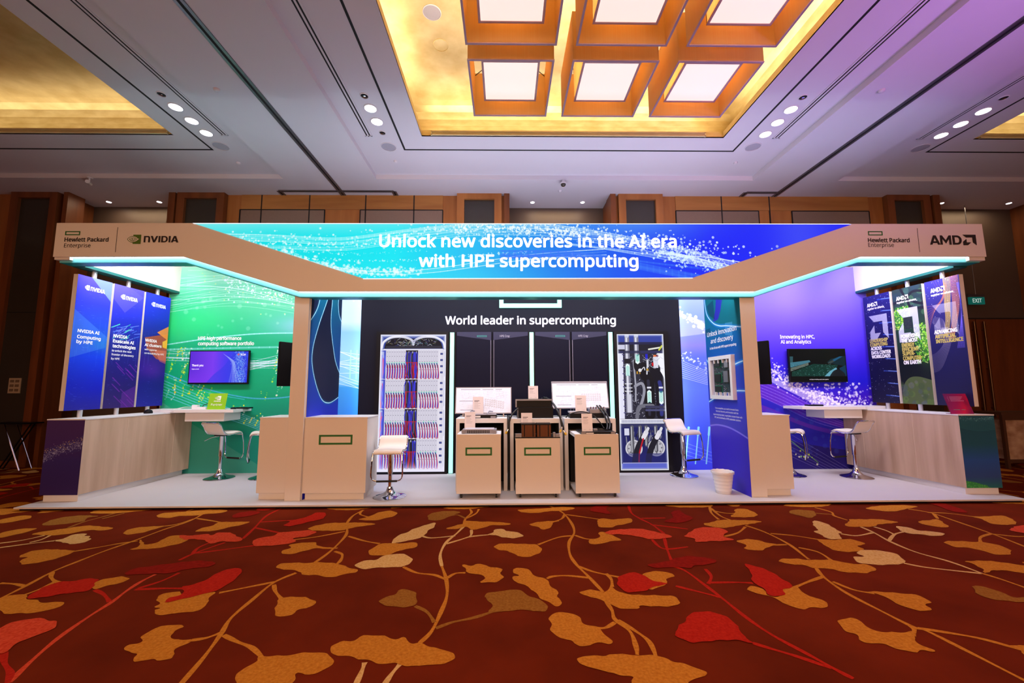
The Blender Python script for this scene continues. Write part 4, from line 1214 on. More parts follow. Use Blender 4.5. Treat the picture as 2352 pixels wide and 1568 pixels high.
def g_green():
    # left back wall, u 0..1 = x -5.97..-3.1, v 0..1 = top..floor
    im = Img(760, 960)
    U, V = im.grid()
    im.stops(V, [(0, (150, 226, 190)), (.10, (96, 196, 158)), (.30, (24, 168, 116)), (.48, (10, 168, 122)), (.62, (6, 158, 116)), (.72, (8, 140, 110)), (1, (10, 138, 128))])
    im.mix(np.exp(-((U - .1) / .30) ** 2 - ((V - .28) / .10) ** 2) * .85, (44, 206, 116))
    im.mix(np.exp(-((U - .95) / .30) ** 2 - ((V - .30) / .06) ** 2) * .85, (160, 186, 236))
    im.mix(np.clip((U - .55) * 2, 0, 1) * np.clip((V - .62) * 5, 0, 1) * .65, (0, 122, 124))
    im.mix(np.exp(-((U - .25) / .18) ** 2 - ((V - .62) / .10) ** 2) * .7, (30, 196, 112))
    # pale sweep top and deep green lens
    lens = spl([(.0, .385), (.3, .355), (.6, .335), (1, .333)]) + spl([(1, .60), (.8, .645), (.6, .655), (.4, .64), (.0, .53)])
    im.poly(lens, (6, 150, 104), .45)
    im.line(spl([(.0, .39), (.3, .355), (.6, .335), (1, .335)]), .006, (150, 226, 226), .8)
    im.poly([(.0, .66), (.2, .77), (.6, .96), (.66, 1.0), (0, 1)], (84, 160, 140), .55)
    r = random.Random(5)
    rays(im, [(0, .15), (.4, .12), (.8, .16), (1, .2)], 20, .09, .0017, (220, 238, 240), .8, r)
    rays(im, [(.1, .06), (.5, .05), (.9, .12)], 9, .05, .0015, (214, 240, 230), .7, r)
    stream(im, [(.35, .08), (.6, .10), (.8, .13), (1, .20)], 600, .035, .0012, .0048, (226, 232, 244), .8, 4, r)
    stream(im, [(.2, .05), (.5, .1), (.9, .12)], 60, .05, .002, .004, (214, 220, 130), .8, 6, r)
    for k in range(26):
        im.disc(r.uniform(.1, 1), r.uniform(.14, .34), r.uniform(.005, .012), (206, 236, 216), .22, 5)
    rays(im, [(0, .415), (.35, .408), (1, .398)], 3, .006, .004, (150, 220, 226), .8, r)
    rays(im, [(0, .44), (.3, .455), (.6, .48), (1, .46)], 9, .03, .0024, (190, 222, 240), .8, r)
    rays(im, [(.5, .50), (.75, .47), (1, .455)], 13, .022, .0022, (214, 228, 246), .8, r, 3)
    im.line(spl([(0, .525), (.25, .60), (.5, .645), (.68, .65), (.85, .63), (1, .585)]), .006, (66, 170, 210), .9)
    im.line(spl([(0, .535), (.25, .615), (.5, .655)]), .003, (80, 190, 220), .8)
    for a in range(6):
        im.line(spl([(0, .56 + a * .014), (.3, .66 + a * .012), (.6, .76 + a * .008), (1, .90 + a * .01)]), .004, (96, 190, 214), .75)
    # hanging bead chains
    for k in range(150):
        x = r.uniform(.02, .99)
        y = .405 + r.random() ** 1.5 * .23
        if .25 < x < .66 and y < .60:
            continue
        ln = r.randrange(2, 6)
        s = r.uniform(-.006, .002)
        c = r.choice([(190, 220, 50), (220, 226, 60), (210, 232, 214), (234, 196, 50), (160, 226, 70)])
        for j in range(ln):
            im.disc(x + s * j + r.uniform(-.002, .002), y + j * r.uniform(.008, .014), r.uniform(.0016, .0038), c, r.uniform(.5, .95))
        if r.random() < .35:
            im.disc(x + s * ln, y + ln * .011, .0048, c, .9)
    for k in range(44):
        t = r.random()
        x, y = .12 + t * .8, .58 + t * .32 + r.uniform(-.05, .02)
        c = r.choice([(190, 220, 50), (220, 226, 60), (210, 232, 214), (160, 226, 70)])
        for j in range(r.randrange(1, 4)):
            im.disc(x - j * .006, y + j * .010, r.uniform(.0025, .0045), c, .85)
    return im


def g_blue(right=False):
    im = Img(170, 1100)
    U, V = im.grid()
    if not right:
        im.stops(V, [(0, (190, 214, 246)), (.28, (176, 206, 246)), (.33, (120, 176, 240)), (.44, (140, 196, 244)), (.58, (130, 196, 240)), (.60, (60, 150, 226)), (.8, (40, 120, 226)), (1, (30, 90, 226))])
        r = random.Random(8)
        for k in range(14):
            y = .42 + k * .012
            im.line([(0, y + r.uniform(-.03, .03)), (1, y + r.uniform(-.02, .06))], .0025, (226, 240, 255), .8)
        for x in (.25, .62, .8):
            for j in range(22):
                im.disc(x, .42 + j * .0065, .003, (170, 250, 190), .9)
        stream(im, [(0, .02), (.5, .06), (1, .12)], 200, .05, .001, .005, (244, 250, 255), .7, 10, r)
    else:
        im.stops(V, [(0, (196, 212, 252)), (.16, (150, 176, 250)), (.30, (110, 140, 246)), (.40, (120, 120, 240)), (.46, (84, 106, 246)), (.62, (90, 120, 250)), (.8, (70, 96, 250)), (1, (60, 70, 246))])
        r = random.Random(9)
        im.poly([(0, .22), (1, .28), (1, .34), (0, .36)], (180, 190, 248), .6)
        stream(im, [(0, .22), (.5, .26), (1, .31)], 90, .012, .003, .011, (230, 240, 255), .85, 6, r)
        stream(im, [(0, .42), (.5, .47), (1, .52)], 60, .015, .002, .005, (226, 236, 255), .85, 6, r)
        for k in range(9):
            im.line([(0, .46 + k * .011), (1, .53 + k * .008)], .002, (214, 226, 255), .8)
        for x, y0 in ((.22, .80), (.52, .80), (.85, .80)):
            for j in range(26):
                im.disc(x + .10 - j * .006, y0 + j * .0068, .0036 + .002 * (j < 6), (150, 240, 255), .9)
        for k in range(4):
            im.line([(0, .86 + k * .02), (1, .92 + k * .016)], .002, (150, 190, 255), .7)
    return im


def g_purple():
    # right back wall, u 0..1 = x 3.6..6.6
    im = Img(760, 960)
    U, V = im.grid()
    im.stops(V, [(0, (138, 122, 250)), (.18, (116, 96, 250)), (.36, (84, 58, 240)), (.46, (60, 34, 226)), (.58, (30, 24, 214)), (.66, (60, 20, 196)), (.8, (26, 20, 140)), (1, (28, 16, 116))])
    im.mix(np.exp(-((U - .52) / .12) ** 2 - ((V - .02) / .2) ** 2) * .4, (196, 170, 255))
    im.mix(np.exp(-((U - .1) / .16) ** 2 - ((V - .55) / .12) ** 2) * .9, (24, 30, 230))
    r = random.Random(14)
    # white spray band descending to the right
    band = [(.0, .50), (.30, .535), (.45, .60), (.62, .68), (.80, .76), (.95, .80)]
    im.poly(spl([(0, .535), (.3, .56), (.5, .635), (.7, .72), (.98, .82)]) + [(.98, .78)] + spl([(.95, .76), (.7, .655), (.5, .60), (.3, .53), (0, .50)]), (196, 192, 246), .7)
    im.poly(spl([(0, .54), (.3, .565), (.5, .645), (.75, .76), (.98, .83)]) + spl([(.98, .86), (.6, .77), (.3, .66), (0, .60)]), (90, 40, 206), .9)
    im.poly(spl([(0, .60), (.3, .655), (.6, .76), (.98, .85)]) + spl([(.98, .93), (.5, .87), (.2, .76), (0, .70)]), (30, 30, 196), .8)
    im.poly(spl([(.05, .70), (.3, .72), (.6, .81), (.9, .87)]) + spl([(.9, .84), (.6, .79), (.3, .69), (.05, .65)]), (96, 36, 190), .75)
    for k in range(7):
        im.line(spl([(.2, .535 + k * .012), (.42, .60 + k * .016), (.65, .70 + k * .014), (.95, .815 + k * .005)]), .0025, (170, 160, 255), .45)
    stream(im, [(.15, .48), (.40, .53), (.60, .64), (.78, .70), (.96, .76)], 900, .022, .0015, .0062, (232, 232, 255), .9, 4, r)
    stream(im, [(.70, .60), (.85, .66), (.97, .72)], 230, .05, .0016, .007, (226, 232, 255), .85, 4, r)
    # bokeh and network in the dark lower part
    for k in range(90):
        im.disc(r.uniform(.1, .9), r.uniform(.70, .95), r.uniform(.004, .012), (50, 84, 206), .35, 5)
    for k in range(7):
        im.line([(.1 + k * .05, .80), (.62 + k * .03, 1.0)], .0014, (180, 190, 236), .55)
    im.line([(.1, .76), (.34, .86), (.40, .856), (.46, .86), (.62, .97)], .004, (120, 190, 90), .7)
    for k in range(34):
        t = r.random()
        im.disc(.16 + t * .5, .82 + t * .17 + r.uniform(-.03, .02), r.uniform(.002, .005), r.choice([(190, 226, 60), (214, 226, 200), (130, 200, 160)]), .9)
    return im


def wave_uv(pts, X, y0, y1):
    """photograph pixels on the divider at x = X to picture coordinates"""
    out = []
    for px, py in pts:
        y, z = on_x(px, py, X)
        out.append(((y - y0) / (y1 - y0), (2.98 - z) / 2.93))
    return out


def g_wave_left():
    # inner face of the left divider; u 0 = near the post, 1 = far end
    im = Img(320, 960)
    U, V = im.grid()
    q = lambda *p: wave_uv(p, -2.636, 5.60, 6.64)
    im.stops(V, [(0, (8, 110, 126)), (.18, (10, 70, 120)), (.4, (12, 60, 140)), (.55, (16, 50, 160)), (.66, (30, 40, 190)), (.8, (34, 30, 170)), (1, (30, 26, 150))])
    im.mix(np.exp(-((U - .45) / .3) ** 2 - ((V - .2) / .16) ** 2) * .5, (10, 96, 130))
    main = q((756, 660), (754, 682), (731, 750), (717, 809), (720, 859), (736, 912), (753, 925), (773, 915), (800, 890))
    rgt = q((764, 660), (764, 682), (760, 743), (766, 803), (774, 842), (795, 890))
    im.poly(spl(main) + spl(rgt)[::-1], (13, 15, 42), .96)
    left = q((738, 670), (736, 682), (728, 710), (711, 738), (690, 756))
    im.poly(spl(left) + [(-.1, .4), (-.1, -.1)], (14, 20, 52), .9)
    far = q((778, 660), (778, 682), (777, 703), (781, 731), (800, 770))
    im.poly(spl(far) + [(1.2, .3), (1.2, -.1)], (14, 20, 52), .85)
    for p in (main, rgt, left, far):
        im.line(spl(p), .016, (16, 110, 160), .28, 10)
        im.line(spl(p), .0045, (176, 234, 246), 1, 1.6)
    return im


def g_wave_right():
    # inner face of the right divider; u 0 = far end, 1 = near the post
    im = Img(320, 960)
    U, V = im.grid()
    q = lambda *p: wave_uv([(1600 + x / 4.75, 670 + y / 4.75) for x, y in p], 3.205, 6.56, 5.55)
    im.stops(V, [(0, (8, 96, 110)), (.15, (6, 104, 134)), (.27, (4, 92, 160)), (.4, (8, 70, 164)), (.5, (24, 50, 176)), (.6, (46, 50, 190)), (.72, (50, 30, 150)), (1, (36, 24, 176))])
    blob = q((85, -30), (85, 65), (90, 130), (115, 255), (180, 340), (250, 370), (330, 370), (480, 380), (520, 382))
    im.poly(spl(blob) + [(1.1, -.1), (.1, -.1)], (8, 100, 116), .95)
    im.poly(q((215, 0), (290, 0), (262, 200), (235, 300), (180, 330), (205, 200)), (44, 30, 170), .85)
    im.poly(q((180, 90), (200, 300), (140, 260), (110, 160)), (6, 40, 80), .5)
    im.mix(np.exp(-((U - .8) / .22) ** 2 - ((V - .06) / .07) ** 2) * .5, (30, 150, 160))
    im.poly(q((310, 340), (390, 325), (390, 480), (312, 470)), (110, 170, 226), .45)
    im.poly(q((90, 420), (150, 395), (150, 470), (92, 480)), (4, 50, 80), .5)
    w2 = q((95, 715), (130, 770), (175, 815), (240, 840))
    w3 = q((420, 790), (460, 770), (515, 750), (560, 742))
    w4 = q((125, 1205), (200, 1160), (300, 1110), (420, 1080), (560, 1080))
    im.poly(spl(w2 + w3) + [(1.1, .9), (-.1, .9)], (30, 60, 190), .4)
    im.poly(spl(w4) + [(1.1, .9), (-.1, .9)], (60, 56, 200), .5)
    w5 = q((140, 1460), (220, 1450), (300, 1462), (380, 1490), (480, 1545), (570, 1605))
    im.poly(spl(w5) + [(1.1, 1.1), (-.1, 1.1)], (54, 34, 190), .85)
    for p in (blob, w2, w3, w4):
        im.line(spl(p), .018, (30, 120, 210), .35, 10)
        im.line(spl(p), .006, (176, 216, 246), .95, 1.6)
    im.line(spl(w5), .008, (120, 110, 226), .8, 2)
    return im


def g_banner_n(k):
    im = Img(256, 930)
    U, V = im.grid()
    r = random.Random(20 + k)
    if k == 0:
        im.stops(V, [(0, (74, 62, 220)), (.2, (40, 46, 210)), (.42, (24, 70, 200)), (.6, (12, 54, 226)), (.85, (18, 20, 190)), (1, (30, 22, 150))])
        im.poly([(.38, 0), (1, 0), (1, .16), (.98, .15)], (120, 150, 240), .75)
        im.poly([(0, .26), (1, .44), (1, .52), (0, .62)], (60, 110, 226), .6)
        im.mix(np.exp(-((U - .9) / .4) ** 2 - ((V - .5) / .06) ** 2) * .5, (20, 120, 190))
    elif k == 1:
        im.stops(V, [(0, (84, 72, 226)), (.15, (50, 46, 214)), (.3, (28, 30, 180)), (.5, (24, 22, 130)), (.8, (34, 18, 110)), (1, (44, 20, 100))])
        im.poly([(0, 0), (.5, 0), (1, .06), (.4, .22), (0, .12)], (100, 90, 240), .45)
        for j in range(26):
            x, y = r.uniform(.0, .8), r.uniform(.33, .45)
            im.line([(x, y), (x + r.uniform(.05, .3), y - r.uniform(.01, .04))], .006, r.choice([(60, 200, 150), (120, 140, 240), (90, 220, 190), (60, 110, 220)]), .7)
        for j in range(14):
            x, y = r.uniform(.2, 1), r.uniform(.6, .95)
            im.line([(x, y), (x + .25, y + .06)], .008, (150, 40, 190), .45)
        im.poly([(.55, .88), (1, .82), (1, 1), (.55, 1)], (120, 30, 170), .4)
    else:
        im.stops(V, [(0, (44, 50, 216)), (.2, (28, 36, 190)), (.4, (26, 22, 130)), (.6, (40, 18, 130)), (.8, (24, 18, 130)), (1, (34, 22, 150))])
        im.poly([(.1, .40), (.55, .37), (1, .34), (1, .60), (.6, .58), (.2, .49)], (190, 86, 40), .8)
        im.poly([(.55, .34), (1, .27), (1, .40)], (236, 140, 60), .9)
        im.poly([(.8, .42), (1, .39), (1, .48), (.82, .47)], (246, 186, 50), .9)
        im.poly([(.5, .50), (1, .50), (1, .62), (.75, .60)], (226, 120, 90), .6)
        im.mix(np.exp(-((U - .5) / .5) ** 2 - ((V - .68) / .08) ** 2) * .5, (96, 30, 170))
    for j in range(70):
        x, y = r.random(), r.random()
        im.line([(x, y), (x + r.uniform(.02, .09), y + r.uniform(-.006, .006))], .0025, (120, 150, 255), r.uniform(.1, .4))
    for j in range(24):
        x = r.random()
        im.line([(x, .3 + r.random() * .3), (x, .4 + r.random() * .3)], .003, (140, 170, 255), .15)
    return im


def arrow_polys(u0, v0, u1, v1):
    """corner arrow emblem inside a box, v grows downwards"""
    def q(a, b):
        return (u0 + (u1 - u0) * a, v0 + (v1 - v0) * b)
    return [[q(0, 0), q(1, 0), q(1, 1), q(.73, .73), q(.73, .27), q(.27, .27)], [q(.27, .40), q(.27, .73), q(.60, .73), q(.34, 1.0), q(0, 1.0), q(0, .66)]]


def g_banner_a(k):
    im = Img(256, 930)
    U, V = im.grid()
    r = random.Random(40 + k)
    if k == 0:
        im.stops(V, [(0, (30, 28, 110)), (.3, (22, 20, 80)), (.6, (18, 16, 54)), (1, (16, 14, 44))])
        for j in range(9):
            y = .05 + j * .11
            im.line([(.55 + .1 * (j % 2), y), (1, y + .01)], .010, (60, 110, 246), .5, 6)
            im.line([(.7, y), (1, y + .008)], .004, (160, 190, 255), .8, 2)
        for j in range(170):
            im.disc(r.random(), r.random(), r.uniform(.001, .003), (214, 220, 250), .8)
    elif k == 1:
        im.stops(V, [(0, (40, 56, 54)), (.2, (26, 44, 36)), (.5, (26, 52, 30)), (.62, (12, 18, 16)), (1, (16, 22, 20))])
        for j in range(30):
            im.disc(r.random(), r.uniform(0, .24), r.uniform(.01, .05), r.choice([(60, 100, 90), (34, 56, 70), (70, 120, 80), (44, 40, 70)]), .5, 3)
        im.mix(np.exp(-((U - .2) / .3) ** 2 - ((V - .26) / .08) ** 2) * .8, (70, 150, 44))
        im.mix(np.exp(-((U - .92) / .2) ** 2 - ((V - .50) / .14) ** 2) * .8, (80, 160, 40))
        for j in range(900):
            x, y = (r.uniform(0, .55), r.uniform(.16, .36)) if j % 2 else (r.uniform(.62, 1.0), r.uniform(.33, .66))
            im.disc(x, y, r.uniform(.002, .008), r.choice([(96, 190, 36), (140, 220, 50), (50, 140, 34), (200, 226, 130), (170, 204, 50), (30, 90, 30)]), .8, 1.5)
        for p in (spl([(.3, 0), (.5, .1), (.9, .16), (1, .15)]), spl([(.0, .12), (.4, .1), (.7, .05), (1, .06)]), spl([(.5, .1), (.6, .18), (1, .2)])):
            im.line(p, .022, (24, 26, 30), .9)
        im.poly(spl([(0, .95), (.1, .84), (.3, .78), (.6, .77), (1, .80)]) + [(1, 1), (0, 1)], (84, 100, 56), .9)
        for j in range(40):
            im.disc(r.random(), r.uniform(.8, 1), r.uniform(.006, .03), r.choice([(110, 110, 110), (90, 120, 50), (60, 80, 50), (70, 84, 96)]), .45, 4)
    else:
        im.stops(V, [(0, (50, 46, 140)), (.3, (36, 32, 100)), (.55, (24, 22, 76)), (1, (22, 20, 60))])
        for j in range(40):
            im.disc(r.random(), r.uniform(0, .5), .0022, (230, 230, 255), .8)
        # two woven ribbons, yellow and orange, narrowing downwards
        for cols, c0, hw in ((((236, 206, 70), (226, 190, 60)), [(.66, -.02), (.64, .12), (.60, .22), (.58, .32), (.48, .46)], .10), (((240, 150, 70), (226, 120, 60)), [(.86, -.02), (.86, .14), (.82, .26), (.74, .36), (.62, .48)], .11)):
            C_ = spl(c0, 30)
            m_ = len(C_)
            W_ = lambda i_: hw * (1 - .45 * i_ / m_)
            for q in range(7):
                o_ = -1 + 2 * q / 6
                im.line([(x + o_ * W_(i_), y) for i_, (x, y) in enumerate(C_)], .0016, cols[0], .9)
            for i_ in range(0, m_ - 3, 2):
                x, y = C_[i_]
                im.line([(x - W_(i_), y + .004), (x - W_(i_) * .3, y - .003), (x + W_(i_) * .3, y + .004), (x + W_(i_), y - .003)], .0022, cols[i_ // 2 % 2], .85)
        for j in range(9):
            t = j / 8
            im.line(spl([(.58 + .06 * t, .02 + .04 * t), (.50, .14 + .03 * t), (.30 - .1 * t, .20 + .06 * t), (-.02, .20 + .22 * t)]), .0016, (230, 130, 80), .6)
        for j in range(6):
            im.line([(.25 + j * .08, .0), (.40 + j * .05, .10 + j * .01)], .0015, (230, 130, 90), .45)
        for j in range(22):
            t = j / 21
            im.line(spl([(.12 + .12 * t, .34 + .05 * t), (.20 + .2 * t, .30 + .10 * t), (.46, .34 + .10 * t), (.40 + .2 * t, .50), (.16 + .1 * t, .58 + .12 * t), (-.02, .60 + .14 * t)]), .0013, (206, 196, 200), .45)
        for j in range(14):
            t = j / 13
            im.line(spl([(.92 + .06 * t, .06), (.96, .28), (.74 + .2 * t, .56)]), .0014, (120, 104, 240), .8)
    if k == 1:
        im.rect(.30, .255, .58, .36, (30, 34, 40), .9)
    a = {0: (.16, .19, .84, .42), 1: (.10, .18, .80, .47), 2: (.16, .20, .84, .46)}[k]
    for p in arrow_polys(*a):
        im.poly(p, (204, 204, 220), (.74, .84, .45)[k])
    return im


def g_end(k):
    im = Img(300, 560)
    U, V = im.grid()
    r = random.Random(60 + k)
    if k == 0:
        im.stops(V, [(0, (62, 30, 100)), (.35, (56, 26, 104)), (.55, (44, 28, 110)), (1, (46, 26, 92))])
        im.poly(spl([(0, .42), (.3, .34), (.7, .28), (1, .20)]) + spl([(1, .42), (.6, .45), (.3, .48), (0, .58)]), (50, 44, 120), .5)
        stream(im, [(0, .52), (.3, .42), (.7, .36), (1, .32)], 420, .035, .002, .007, (170, 180, 220), .8, 3, r)
        stream(im, [(0, .42), (.5, .33), (1, .26)], 50, .03, .003, .007, (226, 206, 120), .8, 3, r)
    else:
        im.stops(V, [(0, (20, 84, 110)), (.12, (10, 78, 100)), (.4, (16, 84, 110)), (.62, (34, 84, 170)), (.85, (44, 76, 140)), (1, (30, 110, 110))])
        for j in range(9):
            im.line(spl([(0, .02 + j * .018), (.5, .05 + j * .02), (1, .03 + j * .02)]), .003, (90, 190, 190), .5)
        stream(im, [(0, .03), (.6, .05), (1, .02)], 160, .015, .002, .005, (150, 220, 220), .7, 4, r)
        im.poly(spl([(0, .90), (.3, .93), (.6, .98), (.8, 1.02)]) + [(0, 1.02)], (50, 150, 70), .9)
        for j in range(120):
            x = r.uniform(0, .6)
            im.disc(x, .93 + x * .09 + r.uniform(-.02, .06), .006, r.choice([(70, 180, 70), (40, 130, 60), (110, 200, 90)]), .6)
    return im


def g_rack_left():
    im = Img(620, 1270, (214, 210, 226))
    U, V = im.grid()
    r = random.Random(70)
    im.rect(0, 0, 1, .11, (40, 60, 150))
    im.poly(spl([(.06, .105), (.10, .05), (.25, .022), (.5, .03), (.75, .022), (.9, .05), (.95, .105)]), (18, 18, 30))
    for s in (1, -1):
        def X(u):
            return u if s == 1 else 1 - u
        im.line(spl([(X(.02), .10), (X(.05), .055), (X(.16), .022), (X(.30), .015), (X(.40), .024), (X(.48), .045), (X(.5), .075)]), .017, (206, 206, 226), 1, 2)
        im.line(spl([(X(.02), .098), (X(.05), .052), (X(.16), .019), (X(.30), .012)]), .006, (250, 250, 255), 1, 2)
    for k in range(120):
        x, y = r.gauss(.5, .2), r.uniform(.04, .088)
        if .08 < x < .92:
            im.line([(x, y), (x + r.uniform(-.05, .05), y + r.uniform(-.018, .018))], .0025, r.choice([(210, 210, 226), (90, 90, 120), (190, 200, 220), (60, 130, 120), (50, 60, 150), (180, 170, 120)]), .8)
    im.rect(.08, .085, .92, .105, (46, 46, 60))
    im.rect(.05, .107, .95, .118, (226, 224, 238))
    R0, RH = .118, .2165
    for row in range(4):
        v0 = R0 + row * RH
        v1 = v0 + RH
        im.rect(0, v0, .085, v1, (60, 72, 190))
        im.rect(.005, v0 + .01, .06, v1, (196, 204, 240), .7)
        im.rect(.39, v0, .575, v1 - .006, (38, 36, 50))
        for k in range(3):
            im.rect(.405 + k * .058, v0 + .012, .42 + k * .058, v1 - .04, (90, 88, 104))
            im.rect(.43 + k * .058, v0 + .008, .44 + k * .058, v0 + .022, (226, 226, 240))
        im.rect(.885, v0, .935, v1, (226, 222, 236))
        im.rect(.975, v0 + .008, .982, v1 - .02, (40, 50, 130))
        for q in range(4):
            im.rect(.915, v0 + .02 + q * .046, .955, v0 + .034 + q * .046, (30, 40, 100))
            im.rect(.92, v0 + .025 + q * .046, .95, v0 + .029 + q * .046, (90, 100, 190))
        for g0 in (.09, .585):
            bw = .0375
            for b in range(8):
                x = g0 + b * bw
                im.rect(x, v0, x + .002, v1, (150, 144, 166), .9)
                im.rect(x + .016, v0 + .02, x + .018, v0 + .095, (180, 174, 196), .8)
                for q in (.045, .085, .145):
                    im.disc(x + .018, v0 + q, .0022, (40, 38, 56))
                im.rect(x + .01, v0 + .010, x + .028, v0 + .016, (150, 144, 166), .7)
                if (b + row) % 2 == 0 or row < 2:
                    im.disc(x + .018, v0 + .094, .0045, (110, 250, 190), .9, 5)
                sx = .012 if g0 > .5 else -.004
                im.line(spl([(x + .012, v0 + .098), (x + .024 + sx * .5, v0 + .125), (x + .026 + sx, v0 + .165), (x + .020 + sx, v0 + .205)]), .0054, (54, 54, 196), 1, 1.6)
                im.line(spl([(x + .030, v0 + .112), (x + .036 + sx * .3, v0 + .15), (x + .034 + sx, v0 + .18), (x + .032 + sx, v0 + .212)]), .0050, (196, 44, 76), 1, 1.6)
                im.line(spl([(x + .018, v0 + .10), (x + .022 + sx * .5, v0 + .13)]), .005, (40, 40, 90), .9, 1.5)
        for k in range(16):
            x = .395 + r.random() * .17
            c = (56, 56, 214) if k % 2 else (176, 34, 56)
            y0 = v0 + (.015 if k % 2 else .092)
            im.line(spl([(x, y0), (x + r.uniform(-.02, .02), y0 + .05), (x + r.uniform(-.03, .03), v1 - .012)]), .0055, c, .95, 2)
        im.rect(.39, v0 + .088, .57, v0 + .094, (206, 36, 56), .7)
        for k in range(7):
            x = .01 + r.random() * .06
            c = (70, 84, 240) if k % 3 else (214, 70, 130)
            im.line(spl([(x, v0 + .02 + r.random() * .05), (x + r.uniform(-.02, .02), v0 + .11), (x + r.uniform(-.02, .02), v1 - .01)]), .006, c, .9, 2)
        im.rect(.0, v1 - .004, 1, v1, (226, 224, 240), .8)
        for k in range(26):
            im.disc(.1 + k * .031, v1 - .006, .004, (170, 40, 60) if k % 2 else (236, 230, 240), .8)
    e = np.minimum(np.minimum(U, 1 - U) * .49, np.minimum(V, 1 - V))
    im.mix(np.exp(-(e / .018) ** 2), (240, 240, 255))  # glow of the box's edge LEDs painted into the picture
    im.mix(np.exp(-((1 - V) / .05) ** 2) * .7, (236, 230, 255))
    return im


def g_rack_right():
    im = Img(440, 1270, (44, 44, 60))
    U, V = im.grid()
    r = random.Random(80)
    im.rect(0, 0, 1, .075, (52, 68, 160))
    im.rect(.0, .06, 1, .078, (34, 36, 74))
    im.rect(0, .078, 1, .125, (30, 30, 44))
    im.rect(.02, .08, .22, .115, (206, 206, 230))
    im.line([(.68, .115), (.95, .10)], .012, (230, 230, 220))
    im.line([(.9, .12), (.96, .09)], .012, (206, 214, 70))
    im.rect(0, .125, 1, .145, (46, 48, 90))
    im.rect(0, .145, .12, .63, (226, 226, 246))
    im.rect(.84, .145, 1, .36, (246, 246, 255))
    im.rect(.90, .36, 1, .63, (240, 240, 255))
    for k in range(420):
        x, y = r.uniform(.14, .86), r.uniform(.15, .62)
        c = r.choice([(150, 150, 170), (90, 90, 110), (24, 24, 34), (24, 24, 34), (60, 60, 80), (200, 200, 220)])
        im.line([(x, y), (x + r.uniform(-.04, .04), y + r.uniform(-.014, .014))], r.uniform(.0015, .005), c, .85)
    for k in range(30):
        y = .15 + k * .016
        im.rect(.10 + .02 * (k % 3), y, .15, y + .008, (80, 76, 130), .9)
    # silver riser pipes
    for x, w, v0, v1 in ((.215, .10, .0, .58), (.415, .10, .0, .22)):
        im.rect(x - w / 2, v0 + .012, x + w / 2, v1, (130, 130, 150))
        im.rect(x - w * .3, v0 + .012, x + w * .1, v1, (222, 222, 236))
        im.disc(x, v0 + .012, .016, (190, 196, 226))
    im.rect(.15, .06, .5, .078, (36, 38, 80))
    im.rect(.13, .125, .5, .145, (40, 42, 70), .8)
    im.rect(.145, .185, .29, .222, (28, 28, 40))
    for v in (.37, .40, .425):
        im.rect(.14, v, .30, v + .006, (236, 236, 246))
        im.rect(.13, v + .006, .16, v + .018, (20, 20, 28))
        im.rect(.28, v + .006, .31, v + .018, (20, 20, 28))
    im.rect(.155, .45, .295, .585, (206, 206, 222))
    im.rect(.155, .45, .18, .585, (130, 130, 150))
    im.rect(.27, .45, .295, .585, (110, 110, 130))
    im.line(spl([(.34, .2), (.36, .3), (.37, .4), (.36, .5)]), .012, (160, 160, 176))
    # big black elbow hoses
    im.line(spl([(.415, .21), (.42, .25), (.48, .275), (.54, .26), (.55, .235)]), .048, (24, 24, 34), 1, 2)
    im.line(spl([(.58, .275), (.56, .25), (.47, .285)]), .006, (226, 226, 236), 1, 2)
    im.line(spl([(.66, .60), (.66, .40), (.66, .34), (.58, .31)]), .075, (20, 20, 28), 1, 3)
    im.line(spl([(.645, .60), (.645, .40), (.64, .35)]), .02, (46, 46, 66), .9, 6)
    im.line(spl([(.90, .60), (.90, .42), (.87, .34), (.80, .29), (.80, .26)]), .075, (20, 20, 32), 1, 3)
    im.line(spl([(.90, .60), (.905, .42), (.88, .36)]), .026, (50, 54, 130), .9, 6)
    # valve, bottle and gauge
    im.rect(.765, .17, .87, .255, (222, 222, 236))
    im.rect(.77, .157, .83, .172, (236, 110, 40))
    im.rect(.83, .157, .875, .172, (110, 30, 60))
    im.rect(.60, .15, .65, .19, (30, 34, 200))
    im.rect(.62, .195, .665, .25, (214, 214, 226))
    im.line([(.63, .25), (.62, .30)], .01, (214, 214, 226))
    im.rect(.615, .26, .655, .276, (196, 150, 40))
    im.disc(.475, .272, .013, (226, 224, 232))
    im.rect(.46, .285, .48, .30, (200, 150, 50))
    im.rect(.40, .28, .43, .30, (190, 140, 40))
    im.rect(.73, .215, .77, .24, (200, 30, 40))
    for k in range(9):
        x, y = r.uniform(.5, .95), r.uniform(.15, .24)
        im.line(spl([(x, y), (x + .08, y + .02), (x + .15, y)]), .0025, (190, 190, 206), .8)
    im.line(spl([(.36, .39), (.50, .37), (.55, .42), (.50, .5), (.40, .58)]), .02, (150, 150, 166), 1, 2)
    im.line(spl([(.38, .62), (.42, .55), (.55, .535), (.72, .535)]), .026, (110, 110, 124), 1, 3)
    # arrow labels
    for x, v0, v1, up in ((.215, .235, .315, 1), (.43, .155, .215, 0), (.655, .43, .515, 1), (.905, .43, .515, 0)):
        t = .012 if up else -.012
        im.poly([(x - .045, v0), (x, v0 - t), (x + .045, v0), (x + .045, v1), (x, v1 - t), (x - .045, v1)], (232, 250, 250))
        for q in range(7):
            y = v0 + .006 + q * (v1 - v0 - .006) / 7
            im.line([(x - .032, y + t * .8), (x, y), (x + .032, y + t * .8)], .0032, (60, 190, 170), .9)
    for x in (.655, .905):
        im.rect(x - .045, .395, x + .045, .408, (226, 226, 240))
    im.rect(.56, .535, 1, .555, (60, 60, 90))
    im.rect(.56, .56, 1, .575, (76, 78, 120))
    # perforated shelf
    im.rect(0, .632, 1, .665, (236, 236, 246))
